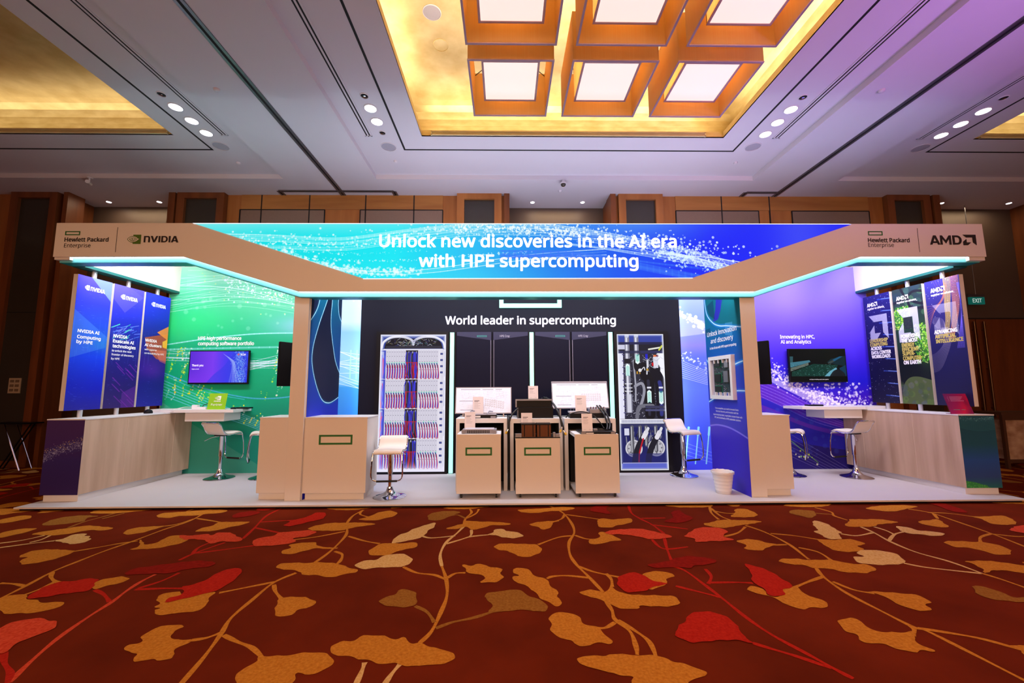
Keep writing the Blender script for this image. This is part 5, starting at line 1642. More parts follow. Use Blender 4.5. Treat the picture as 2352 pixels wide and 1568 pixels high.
    for k in range(38):
        im.rect(.05 + k * .024, .638, .062 + k * .024, .659, (110, 108, 150), .8)
    im.rect(0, .667, 1, .692, (50, 52, 96))
    # lower bay
    im.rect(0, .692, 1, .95, (30, 34, 96))
    for k in range(60):
        x, y = r.uniform(.1, .9), r.uniform(.70, .78)
        im.line([(x, y), (x + r.uniform(-.03, .03), y + r.uniform(0, .05))], r.uniform(.003, .01), r.choice([(150, 150, 160), (24, 24, 34), (70, 70, 90)]), .8)
    im.rect(.10, .70, .20, .75, (214, 214, 236))
    for x, y in ((.29, .845), (.76, .84)):
        im.disc(x, y, .062, (206, 204, 214))
        im.disc(x, y, .052, (150, 148, 160))
        im.disc(x, y, .045, (190, 188, 198))
        for k in range(8):
            im.disc(x + .11 * math.cos(k * .785), y + .038 * math.sin(k * .785), .006, (110, 108, 120))
    for x, y1 in ((.26, .87), (.43, .82), (.56, .82), (.76, .86)):
        im.line([(x, .69), (x, y1)], .026, (90, 90, 100), 1, 2)
        im.line([(x - .012, .69), (x - .012, y1)], .007, (190, 190, 200), 1, 2)
    for dx in (0, .28):
        im.line(spl([(.30 + dx, .955), (.32 + dx, .90), (.39 + dx, .83), (.50 + dx, .76)]), .042, (30, 30, 42), 1, 3)
        im.line([(.50 + dx, .765), (.555 + dx, .73)], .034, (226, 222, 232), 1, 2)
        im.line([(.56 + dx, .73), (.60 + dx, .70)], .02, (214, 214, 224), 1, 2)
    im.line(spl([(.49, .775), (.44, .83), (.40, .88), (.385, .94)]), .01, (190, 26, 46), 1, 2)
    im.poly([(.06, .88), (.94, .88), (1, .945), (0, .945)], (34, 36, 110), .5)
    im.rect(.05, .945, 1, .952, (170, 170, 220), .9)
    im.rect(.02, .952, 1, .99, (90, 100, 200))
    e = np.minimum(np.minimum(U, 1 - U) * .346, np.minimum(V, 1 - V))
    im.mix(np.exp(-(e / .011) ** 2), (244, 246, 255))  # bright LED rim of the light box drawn into the picture
    return im


def g_screen_left():
    im = Img(640, 360)
    U, V = im.grid()
    im.stops(U, [(0, (92, 44, 214)), (.4, (124, 60, 240)), (.65, (70, 60, 240)), (.8, (50, 80, 230)), (1, (40, 60, 214))])
    im.mix(np.clip(V - .5, 0, 1) * np.clip(1 - U * 1.6, 0, 1), (150, 60, 250))
    r = random.Random(90)
    im.poly(spl([(.3, 1.02), (.42, .75), (.6, .45), (.76, 0)]) + [(1, 0), (1, 1.02)], (56, 60, 230), .6)
    for k in range(44):
        a = r.random()
        im.line(spl([(.55 + .25 * a, .05 + .3 * a), (.72 + .06 * a, .4), (.68 + .2 * a, 1.0)]), .004, (190, 214, 255), r.uniform(.15, .7))
    for k in range(900):
        y = r.random()
        im.disc(r.gauss(.87, .045) + .05 * (y - .5), y, r.uniform(.004, .009), r.choice([(150, 214, 255), (90, 170, 255), (200, 236, 255)]), r.uniform(.3, .9))
    for k in range(90):
        x, y = r.uniform(.78, .98), r.random()
        im.line([(x, y), (x + r.uniform(-.04, .04), y + r.uniform(.03, .12))], .004, (160, 220, 255), .6)
    im.disc(.83, .1, .035, (220, 100, 120), .9, 6)
    return im


def g_screen_right():
    im = Img(640, 360, (8, 12, 12))
    r = random.Random(91)
    im.poly([(.0, .22), (.06, .22), (.05, .42), (.0, .44)], (50, 90, 100), .9)
    im.poly([(0, .42), (.35, .34), (.37, .40), (.05, .56), (0, .58)], (70, 130, 150), .9)
    im.poly([(0, .60), (.33, .42), (.33, .50), (0, .70)], (120, 130, 120), .8)
    im.poly([(.02, .72), (.42, .46), (.86, .50), (.70, 1), (.0, 1)], (16, 56, 48), .95)
    for k in range(330):
        x, y = r.uniform(.03, .82), r.uniform(.48, .98)
        im.line([(x, y), (x + r.uniform(-.03, .03), y + r.uniform(-.02, .02))], r.uniform(.004, .012), r.choice([(10, 30, 30), (40, 110, 80), (70, 150, 140), (130, 190, 190), (20, 60, 60)]), .6)
    im.poly([(.52, 1), (.70, .70), (.82, .58), (.84, .62), (.68, 1)], (120, 190, 220), .8)
    im.poly([(.66, .42), (.74, .30), (.88, .24), (1, .2), (1, .55), (.88, .50)], (14, 40, 50), .95)
    im.poly(spl([(.68, .46), (.70, .40), (.78, .34), (.80, .38), (.74, .44)]), (60, 70, 70), .9)
    im.poly([(.77, .33), (.90, .22), (.96, .22), (.80, .38)], (30, 90, 130), .9)
    im.poly([(.88, .6), (1, .5), (1, .85), (.95, .95)], (16, 60, 90), .9)
    im.poly(spl([(.68, .9), (.78, .68), (.90, .66), (.98, .86), (.8, 1.0)]), (24, 28, 34), .95)
    im.rect(0, .86, 1, 1, (6, 8, 8), .95)
    return im


def g_schematic(k):
    im = Img(620, 300, (224, 230, 248))
    r = random.Random(100 + k)
    c = (120, 122, 132)
    for j in range(26):
        x, y = r.uniform(.06, .86), r.uniform(.06, .85)
        w, h = r.uniform(.03, .12), r.uniform(.03, .09)
        for a, b in (((x, y), (x + w, y)), ((x + w, y), (x + w, y + h)), ((x + w, y + h), (x, y + h)), ((x, y + h), (x, y))):
            im.line([a, b], .0034, c, .55)
    for j in range(420):
        x, y = r.uniform(.06, .92), r.uniform(.06, .92)
        im.line([(x, y), (x + r.uniform(.005, .05), y)], .004, c, r.uniform(.15, .5))
    for j in range(60):
        x, y = r.uniform(.06, .9), r.uniform(.06, .9)
        im.line([(x, y), (x, y + r.uniform(.02, .12))], .003, c, .4)
    for j in range(36):
        x, y = .52 + (j % 9) * .04, .45 + (j // 9) * .08 + (j % 9) * .015 * (1 if k == 0 else 0)
        im.poly([(x, y), (x + .03, y - .03), (x + .04, y + .02), (x + .01, y + .05)], (190, 192, 202), .7)
    for x, y, w in ((.08, .05, .36), (.48, .05, .2), (.72, .05, .12), (.06, .52, .28), (.08, .88, .25)):
        im.rect(x, y, x + w, y + .022, (70, 72, 84), .55)
    return im


def g_card(k):
    im = Img(140, 190, (236, 228, 232))
    r = random.Random(120 + k)
    im.rect(.14, .18, .62, .215, (110, 104, 110), .9)
    im.rect(.14, .235, .50, .262, (110, 104, 110), .7)
    for j in range(5):
        im.rect(.14, .32 + j * .06, .14 + r.uniform(.3, .62), .335 + j * .06, (150, 144, 150), .7)
    im.rect(.14, .90, .36, .915, (150, 144, 150), .7)
    im.rect(.66, .90, .86, .915, (150, 144, 150), .7)
    return im


def g_leaflet():
    im = Img(200, 190)
    U, V = im.grid()
    im.stops(np.clip(U * .7 + V * .4, 0, 1), [(0, (110, 40, 110)), (.5, (150, 26, 90)), (.8, (190, 24, 70)), (1, (120, 20, 70))])
    im.mix(np.exp(-((U - .85) / .1) ** 2 - ((V - .45) / .2) ** 2) * .5, (90, 20, 70))
    for j in range(4):
        im.disc(.14, .16 + j * .065, .012, (220, 190, 220), .8)
        im.rect(.22, .148 + j * .065, .80 - .06 * (j % 3), .172 + j * .065, (220, 190, 220), .6)
    im.rect(.18, .78, .46, .80, (60, 160, 130), .9)
    im.rect(.54, .78, .70, .80, (60, 160, 130), .9)
    return im


def g_pcb():
    im = Img(260, 420, (46, 58, 66))
    r = random.Random(130)
    for j in range(420):
        x, y = r.random(), r.random()
        im.rect(x, y, x + r.uniform(.01, .06), y + r.uniform(.004, .03), r.choice([(120, 124, 140), (30, 96, 74), (24, 26, 34), (170, 170, 186), (80, 84, 96), (40, 120, 100), (150, 120, 90)]), .8)
    for j in range(50):
        x, y = r.random(), r.random()
        im.line([(x, y), (x + r.uniform(-.15, .15), y)], .004, (190, 200, 214), .6)
    return im

# ------------------------------------------------------------------ exhibition stand
PL = 0.05          # top of the raised floor
M_STAND = mat('white_stand_panel', (226, 218, 212), rough=.55, var=.006, scale=1.2)
M_STRIP = mat('aqua_acrylic', (120, 206, 222), rough=.35, var=.02)
M_LED = mat('led_strip', (226, 250, 255), emit=9.0, var=0)
M_TUBE = mat('mint_light', (150, 250, 228), emit=1.25, var=.01)
M_GREEN = mat('green_vinyl', (26, 104, 40), rough=.6, var=.02)
M_INK = mat('black_vinyl', (30, 20, 22), rough=.6, var=.02)
M_WTXT = mat('white_vinyl', (245, 243, 248), rough=.6, var=.005)
M_WLIT = mat('white_backlit', (255, 255, 255), emit=1.3, var=.0)
M_WSOFT = mat('white_lettering_lit', (240, 236, 250), emit=.55, var=.01)
M_LOGOG = mat('logo_green', (74, 110, 22), rough=.6, var=.02)
M_NAVY = mat('midnight_panel', (13, 13, 31), rough=.6, var=.03, scale=2, spec=.2)
M_FLOOR = mat('pale_stand_floor', (206, 202, 208), rough=.75, var=.015, scale=2.5)
M_LWOOD = mat('pale_ash_laminate', (214, 186, 164), rough=.45, rgb2=(184, 154, 130), scale=1.3, stretch=(6, 6, .5), spec=.4)


def PT(conv, s, lx, ly, rx, cap, bold=.012):
    """lettering line from the photograph: left baseline pixel, right edge pixel, cap height in pixels"""
    u0, v0 = conv(lx, ly)
    u1, _ = conv(rx, ly)
    _, vt = conv(lx, ly - cap)
    return (s, u0, v0, abs(u1 - u0), vt - v0, bold)


def eye_logo(fr, u, v, w, h, m1, m2, parent, d=.003, name='logo'):
    """square with a spiral eye, lower left corner at u, v"""
    def q(a, b):
        return (u + w * a, v + h * b)
    mb = MB()
    flat(fr, [[q(.42, 0), q(1, 0), q(1, 1), q(.42, 1)]], d, .001, mb, 0)

    def lens(cx, cy, rx, ry, n=20):
        out = []
        for i in range(n):
            a = 2 * math.pi * i / n
            c, s_ = math.cos(a), math.sin(a)
            out.append(q(cx + rx * c * (1.0 if c < 0 else .9), cy + ry * s_ * (1 - .35 * abs(c) ** 3)))
        return out
    k = d + .0012
    for j, (cx, rx, ry) in enumerate(((.44, .44, .36), (.44, .39, .30), (.46, .30, .24), (.46, .245, .185), (.48, .17, .13), (.49, .10, .075))):
        flat(fr, [lens(cx, .5 + .02 * (j > 2), rx, ry)], k + j * .0008, .0006, mb, 0 if j % 2 == 0 else 1)
    flat(fr, [[q(.52, .26), q(.72, .30), q(.90, .52), q(.82, .56), q(.66, .36)]], k + .0052, .0006, mb, 1)
    return mb.build(name, [m1, m2], parent)


def strokes(polys, fr, u, v, w, h, d, mb):
    W_ = max(p[0] for q in polys for p in q)
    for q in polys:
        flat(fr, [[(u + w * x / W_, v + h * y) for x, y in q]], d, .001, mb)


def arc(cx, cy, rx, ry, a0, a1, n=10):
    return [(cx + rx * math.cos(math.radians(a0 + (a1 - a0) * i / n)), cy + ry * math.sin(math.radians(a0 + (a1 - a0) * i / n))) for i in range(n + 1)]


def letter_d(x, w=1.0, t=.26):
    return [[(x, 0), (x + t, 0), (x + t, 1), (x, 1)],
            [(x + t, 1), (x + t, .8)] + arc(x + .48 * w, .5, .24 * w, .30, 90, -90) + [(x + t, .2), (x + t, 0)] + arc(x + .48 * w, .5, .50 * w, .5, -90, 90)]


def letter_a(x, w=1.1, t=.29, bar=(.18, .36)):
    c = x + w / 2
    f = lambda y: t / 2 + (w / 2 - t / 2) * (1 - y)
    return [[(x, 0), (x + t, 0), (c, .72), (x + w - t, 0), (x + w, 0), (c + t * .55, 1), (c - t * .55, 1)],
            [(c - .26, bar[0]), (c + .26, bar[0]), (c + .18, bar[1]), (c - .18, bar[1])]]


def wordmark(fr, u, v, w, h, m, parent, d=.003, name='wordmark'):
    """heavy lower-case n followed by VIDIA"""
    P = [[(0, 0), (.26, 0), (.26, .8), (0, .8)][0:4], [(0, .8), (0, 1), (.62, 1)] + arc(.62, .66, .30, .34, 80, 0, 6) + [(.92, 0), (.66, 0), (.66, .62)] + arc(.56, .66, .10, .14, 0, 90, 4) + [(.26, .8)]]
    x = .98
    P += [[(x, 1), (x + .30, 1), (x + .56, .34), (x + .82, 1), (x + 1.10, 1), (x + .70, 0), (x + .42, 0)]]
    x = 2.16
    P += [[(x, 0), (x + .26, 0), (x + .26, 1), (x, 1)]]
    P += letter_d(2.56)
    x = 3.66
    P += [[(x, 0), (x + .26, 0), (x + .26, 1), (x, 1)]]
    P += letter_a(4.0)
    mb = MB()
    strokes(P, fr, u, v, w, h, d, mb)
    return mb.build(name, m, parent)


def amd_logo(fr, u, v, w, h, m, parent, mark=.22, d=.003, name='logo'):
    """wordmark with corner arrow; the whole mark fills w x h"""
    x = 1.18
    P = letter_a(0, 1.16, .27)
    P += [[(x, 0), (x + .25, 0), (x + .25, .62), (x + .62, .12), (x + .99, .62), (x + .99, 0), (x + 1.24, 0), (x + 1.24, 1), (x + 1.0, 1), (x + .62, .48), (x + .24, 1), (x, 1)]]
    P += letter_d(2.56, 1.05, .25)
    mb = MB()
    strokes(P, fr, u, v + h * .05, w * (1 - mark) - w * .025, h * .88, d, mb)
    x0 = u + w * (1 - mark)
    for p in arrow_polys(0, 0, 1, 1):
        flat(fr, [[(x0 + w * mark * a_, v + h * (1 - b_)) for a_, b_ in p]], d, .001, mb)
    return mb.build(name, m, parent)


# raised floor
g = MB().box(-6.02, 6.63, 5.37, 7.47, PL - .018, PL).build('stand_floor', M_FLOOR)
tag(g, 'low pale grey raised floor of the exhibition stand on the red carpet', 'platform')
struct(g)
MB().box(-6.02, 6.63, 5.362, 5.37, PL - .018, PL + .001).build('edge_trim', mat('pale_edge', (226, 222, 226), rough=.4), g)
MB().box(-6.0, 6.61, 5.41, 7.46, 0, PL - .018).build('shadow_base', M_BLACK, g)  # black base put in as the shadow under the floor edge

# ---- header
FY = 5.45
hd = thing('stand_header', 'wide beige header of the stand with angled lit lower edge and backlit banner', 'header', (.3, FY, 2.76))
BOT = [(-6.0, 3.232), (-4.297, 3.237), (-2.753, 2.764), (3.379, 2.763), (4.866, 3.246), (6.612, 3.247)]
TOP = [(6.605, 3.712), (-6.0, 3.698)]
mb = MB()
# side pieces and band around the banner opening, as one panel with the banner set in
mb.prism(BOT + TOP, FY, FY + .02, 'y')
mb.build('front_panel', M_STAND, hd)


def along(y0, y1, dz0, dz1, x0=-6.0, x1=6.612, mi=0, mb=None):
    mb = mb or MB()
    P = [(max(x, x0) if i == 0 else min(x, x1) if i == 5 else x, z) for i, (x, z) in enumerate(BOT)]
    for (xa, za), (xb, zb) in zip(P, P[1:]):
        vs = [(xa, y0, za + dz0), (xb, y0, zb + dz0), (xb, y1, zb + dz0), (xa, y1, za + dz0), (xa, y0, za + dz1), (xb, y0, zb + dz1), (xb, y1, zb + dz1), (xa, y1, za + dz1)]
        mb.add(vs, [(0, 3, 2, 1), (4, 5, 6, 7), (0, 1, 5, 4), (1, 2, 6, 5), (2, 3, 7, 6), (3, 0, 4, 7)], mi)
    return mb


along(5.515, 5.66, -.060, .02, -5.975, 6.585).build('lower_strip', M_STRIP, hd)
along(5.516, 5.68, -.066, -.060, -5.97, 6.58).build('strip_underside', mat('teal_acrylic', (10, 150, 150), rough=.35, var=.02), hd)
along(5.473, 5.512, .004, .012, -5.99, 6.60).build('light_strip', M_LED, hd)
# side headers running back to the wall
for x0, x1, x2, x3 in ((-6.0, -5.80, -5.97, -5.80), (6.39, 6.61, 6.39, 6.585)):
    MB().box(x0, x1, FY + .02, 7.46, 3.20, 3.68).build('side_panel', M_STAND, hd)
    MB().box(x2, x3, 5.68, 7.46, 3.16, 3.20).build('side_strip', mat('teal_edge', (16, 84, 84), rough=.35, var=.02), hd)
# backlit banner
U0, U1, V0, V1 = -4.178, 4.769, 2.940, 3.697
M_LB = print_mat('banner_graphic', g_lightbox(), emit=1.0, base=False)
pts = [(-1.892, 2.938), (2.524, 2.948), (4.769, 3.700), (-4.178, 3.692)]
mb = MB()
mb.uv[0] = [((x - U0) / (U1 - U0), (z - V0) / (V1 - V0)) for x, z in pts]
mb.add([(x, FY - .006, z) for x, z in pts], [(0, 1, 2, 3)])
mb.build('backlit_banner', M_LB, hd)
M_EDGE = mat('banner_edge_light', (225, 240, 255), emit=1.5, var=0)
mb = MB()
flat(front(FY), [[(-4.178, 3.690), (4.769, 3.700), (4.73, 3.708), (-4.20, 3.698)], [(-1.90, 2.932), (2.53, 2.942), (2.524, 2.948), (-1.892, 2.938)]], .004, .003, mb)
mb.build('banner_edge', M_EDGE, hd)
F0 = front(FY)
cv = lambda x, y: at(x, y, FY)
text(F0, [PT(cv, 'Unlock new discoveries in the AI era', 872, 567, 1553, 27, .026), PT(cv, 'with HPE supercomputing', 963, 612.5, 1465, 27, .026)], M_WLIT, hd, d=.010, label='large white headline lettering')
for (x0, y0, x1, y1), (lx, ly, rx), (mx, my, rx2), (dx0, dy0, dx1, dy1) in (((150, 531, 185, 540), (148.5, 554.5, 249), (147, 568, 208), (271, 522, 268, 579)), ((1994, 531, 2026, 540.5), (1994, 556, 2089), (1994.5, 567, 2053), (2106, 524, 2112, 579))):
    a, b = at(x0, y1, FY)
    c_, d_ = at(x1, y0, FY)
    flat(F0, ring(a, b, c_, d_, .012), .002, .003).build('logo_frame', M_GREEN, hd)
    text(F0, [PT(cv, 'Hewlett Packard', lx, ly, rx, 9, .034), PT(cv, 'Enterprise', mx, my, rx2, 9, -.004)], M_INK, hd)
    p, q = at(dx0, dy0, FY), at(dx1, dy1, FY)
    flat(F0, [[(p[0] - .002, q[1]), (p[0] + .002, q[1]), (p[0] + .002, p[1]), (p[0] - .002, p[1])]], .002, .002).build('divider_line', M_INK, hd)
a, b = at(292, 560, FY)
c_, d_ = at(325, 539, FY)
eye_logo(F0, a, b, c_ - a, d_ - b, M_LOGOG, M_STAND, hd)
a, b = at(330, 556.5, FY)
c_, d_ = at(411, 542, FY)
wordmark(F0, a, b, c_ - a, d_ - b, M_INK, hd)
a, b = at(2136, 563, FY)
c_, d_ = at(2240, 539, FY)
amd_logo(F0, a, b, c_ - a, d_ - b, M_INK, hd, .285)

# ---- posts
for x0, x1, lab in ((-2.845, -2.645, 'square white post holding up the header left of centre, beside the white counter'), (3.222, 3.42, 'square white post holding up the header right of centre, beside the waste bin')):
    o = MB().box(x0, x1, 5.56, 5.76, PL, 2.74).build('support_post', M_STAND, bevel=.003)
    tag(o, lab, 'post')

# ---- back walls
gw = thing('graphic_wall', 'tall green printed back wall of the left bay with network graphics', 'display wall', (-4.4, 7.4, PL))
MB().box(-5.98, -2.45, 7.352, 7.45, PL, 3.66).build('wall_panel', M_STAND, gw)
FB = front(7.352)
printed(FB, -5.97, PL, -3.1, 3.655, print_mat('green_graphic', g_green(), emit=.06), gw)
printed(FB, -3.1, PL, -2.5, 3.655, print_mat('sky_graphic', g_blue(), emit=.08), gw, label='pale blue lit graphic strip')
cb = lambda x, y: at(x, y, 7.35)
text(FB, [PT(cb, 'HPE high performance', 455, 780.5, 554, 7.6, .03), PT(cb, 'computing software portfolio', 455, 792.5, 583, 7.6, .03)], M_WTXT, gw)
gp = thing('graphic_wall', 'tall violet printed back wall of the right bay with white spray graphics', 'display wall', (5.1, 7.4, PL))
MB().box(3.0, 6.59, 7.352, 7.45, PL, 3.66).build('wall_panel', M_STAND, gp)
printed(FB, 3.6, PL, 6.585, 3.655, print_mat('violet_graphic', g_purple(), emit=.06), gp)
printed(FB, 3.02, PL, 3.6, 3.655, print_mat('blue_graphic', g_blue(True), emit=.08), gp, label='bright blue lit graphic strip')
text(FB, [PT(cb, 'Innovating in HPC,', 1792, 777, 1871, 7.6, .03), PT(cb, 'AI and Analytics', 1793.5, 788.5, 1863, 7.6, .03)], M_WTXT, gp)

BY = 7.22
BC = BY - .007      # things standing in front of the black wall
bw = thing('black_display_wall', 'black central display wall with lit logo and white World leader lettering', 'display wall', (.3, BY, PL))
MB().box(-2.525, 3.08, BY, 7.352, PL, 3.66).build('wall_panel', M_NAVY, bw)
FBk = front(BY)
lg_ = flat(FBk, ring(-.107, 2.874, .988, 3.28, .072), .002, .04).build('lit_logo', M_TUBE)
tag(lg_, 'glowing mint rectangle logo on the black wall above the World leader lettering', 'sign')
ck = lambda x, y: at(x, y, BY)
text(FBk, [PT(ck, 'World leader in supercomputing', 1023, 744.5, 1414, 18, .024)], M_WSOFT, bw, d=.004)
for k, x in enumerate((-.96, .419, 1.799)):
    b = thing('light_bar', 'vertical mint light bar on the black wall, %s one of three' % ('left', 'middle', 'right')[k], 'light', (x + .034, BC, PL), group='mint light bars')
    MB().box(x - .02, x + .09, BC - .02, BC, PL, 2.45).build('housing', M_BLACK, b)
    MB().box(x, x + .068, BC - .04, BC - .02, PL + .01, 2.436).build('tube', M_TUBE, b)

# black cabinets between the light bars
M_DOOR = mat('graphite_door', (14, 14, 34), rough=.55, var=.03, scale=1.5, spec=.12)
M_DTOP = mat('grey_door_top', (54, 54, 78), rough=.5, var=.03, spec=.15)
for k, (x0, xm, x1) in enumerate(((-.85, -.229, .395), (.511, 1.139, 1.77))):
    b = thing('computer_cabinet', 'tall black double-door computer cabinet, %s of the middle light bar' % ('left', 'right')[k], 'cabinet', ((x0 + x1) / 2, BC, PL))
    for j, (a, c_) in enumerate(((x0, xm - .012), (xm + .012, x1))):
        dr = MB().box(a, c_, BC - .03, BC, PL + .01, 2.45).build('door', M_DOOR, b, bevel=.004)
        va, vb = (2.38, 2.30) if j == 0 else (2.30, 2.38)
        flat(front(BC - .03), [[(a + .006, va), (c_ - .006, vb), (c_ - .006, 2.445), (a + .006, 2.445)]], .001, .002).build('top_panel', M_DTOP, dr)
        if j == 0:
            flat(front(BC - .03), ring((a + c_) / 2 + .05, 2.355, (a + c_) / 2 + .22, 2.385, .010), .004, .003).build('badge', mat('teal_badge', (40, 120, 120), emit=.15), dr)
        else:
            text(front(BC - .03), [('HPE Cray', a + .12, 2.355, .17, .035, .01)], mat('grey_lettering', (170, 166, 184)), dr, d=.005)
        MB().box((c_ - .02) if j == 0 else a + .008, (c_ - .008) if j == 0 else a + .02, BC - .036, BC - .03, PL + .05, 2.30).build('handle_strip', mat('steel_strip', (110, 108, 128), metal=.5), dr)

# backlit rack pictures
for nm, img, fx, px, lab in (('server_rack_lightbox', g_rack_left(), (-2.225, -.985), (-2.155, -1.027), 'backlit picture of a server rack full of blue and red hoses, black frame'),
                             ('cooling_rack_lightbox', g_rack_right(), (1.89, 2.835), (1.938, 2.752), 'backlit picture of a cooling unit with pipes and black hoses, black frame')):
    b = thing(nm, lab, 'lightbox', ((fx[0] + fx[1]) / 2, BC, PL))
    mb = MB()
    y0 = BC - .06
    z0, z1 = .088, 2.398
    mb.box(fx[0], px[0], y0, BC, PL, 2.45).box(px[1], fx[1], y0, BC, PL, 2.45).box(px[0], px[1], y0, BC, PL, z0).box(px[0], px[1], y0, BC, z1, 2.45)
    mb.build('frame', M_BLACK, b)
    printed(front(BC - .05), px[0], z0, px[1], z1, print_mat(nm + '_picture', img, emit=1.0, base=False), b, 'backlit_picture', d=0)

# ---- dividers behind the posts
dl = thing('wave_divider', 'blue wave printed divider wall behind the left post', 'divider', (-2.745, 6.2, PL))
MB().box(-2.845, -2.648, 5.77, 6.64, PL, 2.98).build('wall_panel', M_STAND, dl)
MB().box(-2.645, -2.636, 5.60, 6.64, PL, 2.98).build('side_board', M_STAND, dl)
FL = Frame((-2.636, 0, 0), (0, 1, 0))
printed(FL, 5.60, PL, 6.64, 2.98, print_mat('wave_graphic', g_wave_left(), emit=.12), dl)
dr_ = thing('wave_divider', 'blue printed divider wall reading Unlock innovation behind the right post', 'divider', (3.3, 6.1, PL))
MB().box(3.222, 3.42, 5.77, 6.56, PL, 2.98).build('wall_panel', M_STAND, dr_)
MB().box(3.205, 3.222, 5.55, 6.56, PL, 2.98).build('side_board', M_STAND, dr_)
FR = Frame((3.205, 0, 0), (0, -1, 0))
printed(FR, -6.56, PL, -5.55, 2.98, print_mat('wave_text_graphic', g_wave_right(), emit=.12), dr_)
cr = lambda x, y: (lambda p: (-p[0], p[1]))(on_x(x, y, 3.205))
text(FR, [PT(cr, 'Unlock innovation', 1625, 774, 1693, 10, .02), PT(cr, 'and discovery', 1633, 789, 1685, 10, .02), PT(cr, 'In the AI era with HPE supercomputing', 1631, 803, 1692, 5, .03)], M_WTXT, dr_, label='white headline lettering')
text(FR, [PT(cr, 'To be competitive, you need to innovate faster.', 1643, 938, 1697, 3.6, .01), PT(cr, 'Fast-track discovery and innovation with the', 1645, 945, 1696, 3.6, .01),
          PT(cr, 'supercomputing leader, to get better answers faster with', 1639, 952, 1705, 3.6, .01), PT(cr, 'HPC and AI workloads on HPE sustainable solutions.', 1642, 959, 1702, 3.6, .01)], M_WTXT, dr_, label='small white paragraph')

# framed circuit board on the right divider
fb = thing('framed_circuit_board', 'circuit board in a white frame hung on the blue divider by the right post', 'display frame', (3.19, 6.08, 1.3))
y0, y1, z0, z1 = 5.75, 6.40, 1.30, 1.935
mb = MB()
t, xa, xb = .055, 3.145, 3.204
mb.box(xa, xb, y0, y1, z0, z0 + t).box(xa, xb, y0, y1, z1 - t, z1).box(xa, xb, y0, y0 + t, z0 + t, z1 - t).box(xa, xb, y1 - t, y1, z0 + t, z1 - t)
mb.build('frame', M_WHITE, fb, bevel=.003)
printed(Frame((3.19, 0, 0), (0, -1, 0)), -(y1 - t - .02), z0 + t + .05, -(y0 + t + .02), z1 - t - .05, print_mat('board_graphic', g_pcb()), fb, 'circuit_board')
r = random.Random(33)
M_CHIP = mat('chip_black', (34, 38, 40), rough=.4)
M_SILV = mat('silver_metal', (186, 186, 196), rough=.3, metal=.8)
M_PCBG = mat('board_green', (30, 110, 84), rough=.5)
for k, (ya, za, w, h) in enumerate(((6.10, 1.78, .17, .10), (6.10, 1.55, .17, .12), (6.10, 1.41, .17, .08), (5.90, 1.55, .11, .16), (5.88, 1.76, .10, .10))):
    MB().box(3.178, 3.19, ya - .012, ya + w + .012, za - .012, za + h + .012).build('socket', M_PCBG if k < 3 else M_CHIP, fb)
    MB().box(3.166, 3.178, ya, ya + w, za, za + h).build('chip', M_CHIP if k < 3 else M_SILV, fb)
for zz in (z0 + t, z1 - t - .05):
    for k in range(4):
        yy = y0 + .12 + k * .12
        MB().box(3.15, 3.19, yy, yy + .018, zz, zz + .05).build('clip', M_WHITE, fb)

# ---- televisions
def tv(x0, x1, z0, z1, img, lab, conv, lines):
    g = thing('wall_television', lab, 'television', ((x0 + x1) / 2, 7.3, z0))
    MB().box(x0, x1, 7.27, 7.31, z0, z1).build('body', M_BLACK, g, bevel=.004)
    MB().box((x0 + x1) / 2 - .2, (x0 + x1) / 2 + .2, 7.31, 7.349, z0 + .12, z1 - .12).build('wall_mount', M_BLACK, g)
    f = front(7.27)
    s = printed(f, x0 + .018, z0 + .028, x1 - .018, z1 - .018, print_mat('screen_picture', img, emit=1.0, base=False, rough=.2), g, 'screen', d=.002)
    text(f, lines, M_WSOFT, s, 'screen_text', d=.004)
    return g


c7 = lambda x, y: at(x, y, 7.27)
tv(-5.475, -4.448, 1.558, 2.142, g_screen_left(), 'wall television with violet Thank you slide on the green wall', c7,
   [PT(c7, 'Thank you', 441, 841, 467, 4.4, .014), ('SC24', *c7(553, 816), .085, .03, .012), ('www.communitytechnology.hpe.com'[:0] or 'hpe.com', *c7(441, 848.5), .12, .018, 0)])
tv(5.013, 6.04, 1.553, 2.146, g_screen_right(), 'wall television showing hands on a circuit board on the violet wall', c7, [PT(c7, 'and also to building world class systems', 1859, 872, 1903, 1.8, .0)])
for s, lab in ((-1, 'black television seen from behind on an arm left of the left post'), (1, 'black television seen from behind on an arm right of the right post')):
    cx, cy = (-3.02, 6.2) if s < 0 else (3.61, 6.2)
    g = thing('side_television', lab, 'television', (cx, cy, 1.51))
    ang = math.radians(-64 if s > 0 else 64)
    dx, dy = math.cos(ang), math.sin(ang)
    if s > 0:
        dx, dy = -dx, -dy
    nx, ny = (dy, -dx) if s < 0 else (-dy, dx)
    L = .36
    P = [(cx - dx * L, cy - dy * L), (cx + dx * L, cy + dy * L)]
    poly = [P[0], P[1], (P[1][0] - nx * .035, P[1][1] - ny * .035), (P[0][0] - nx * .035, P[0][1] - ny * .035)]
    MB().prism(poly, 1.515, 2.145, 'z').build('body', M_BLACK, g, bevel=.01)
    px_ = -2.85 if s < 0 else 3.425
    MB().bar((cx, cy, 1.83), (px_, 6.3, 1.83), .05).bar((px_, 6.3, 1.73), (px_, 6.3, 1.93), .06).build('wall_arm', M_BLACK, g)

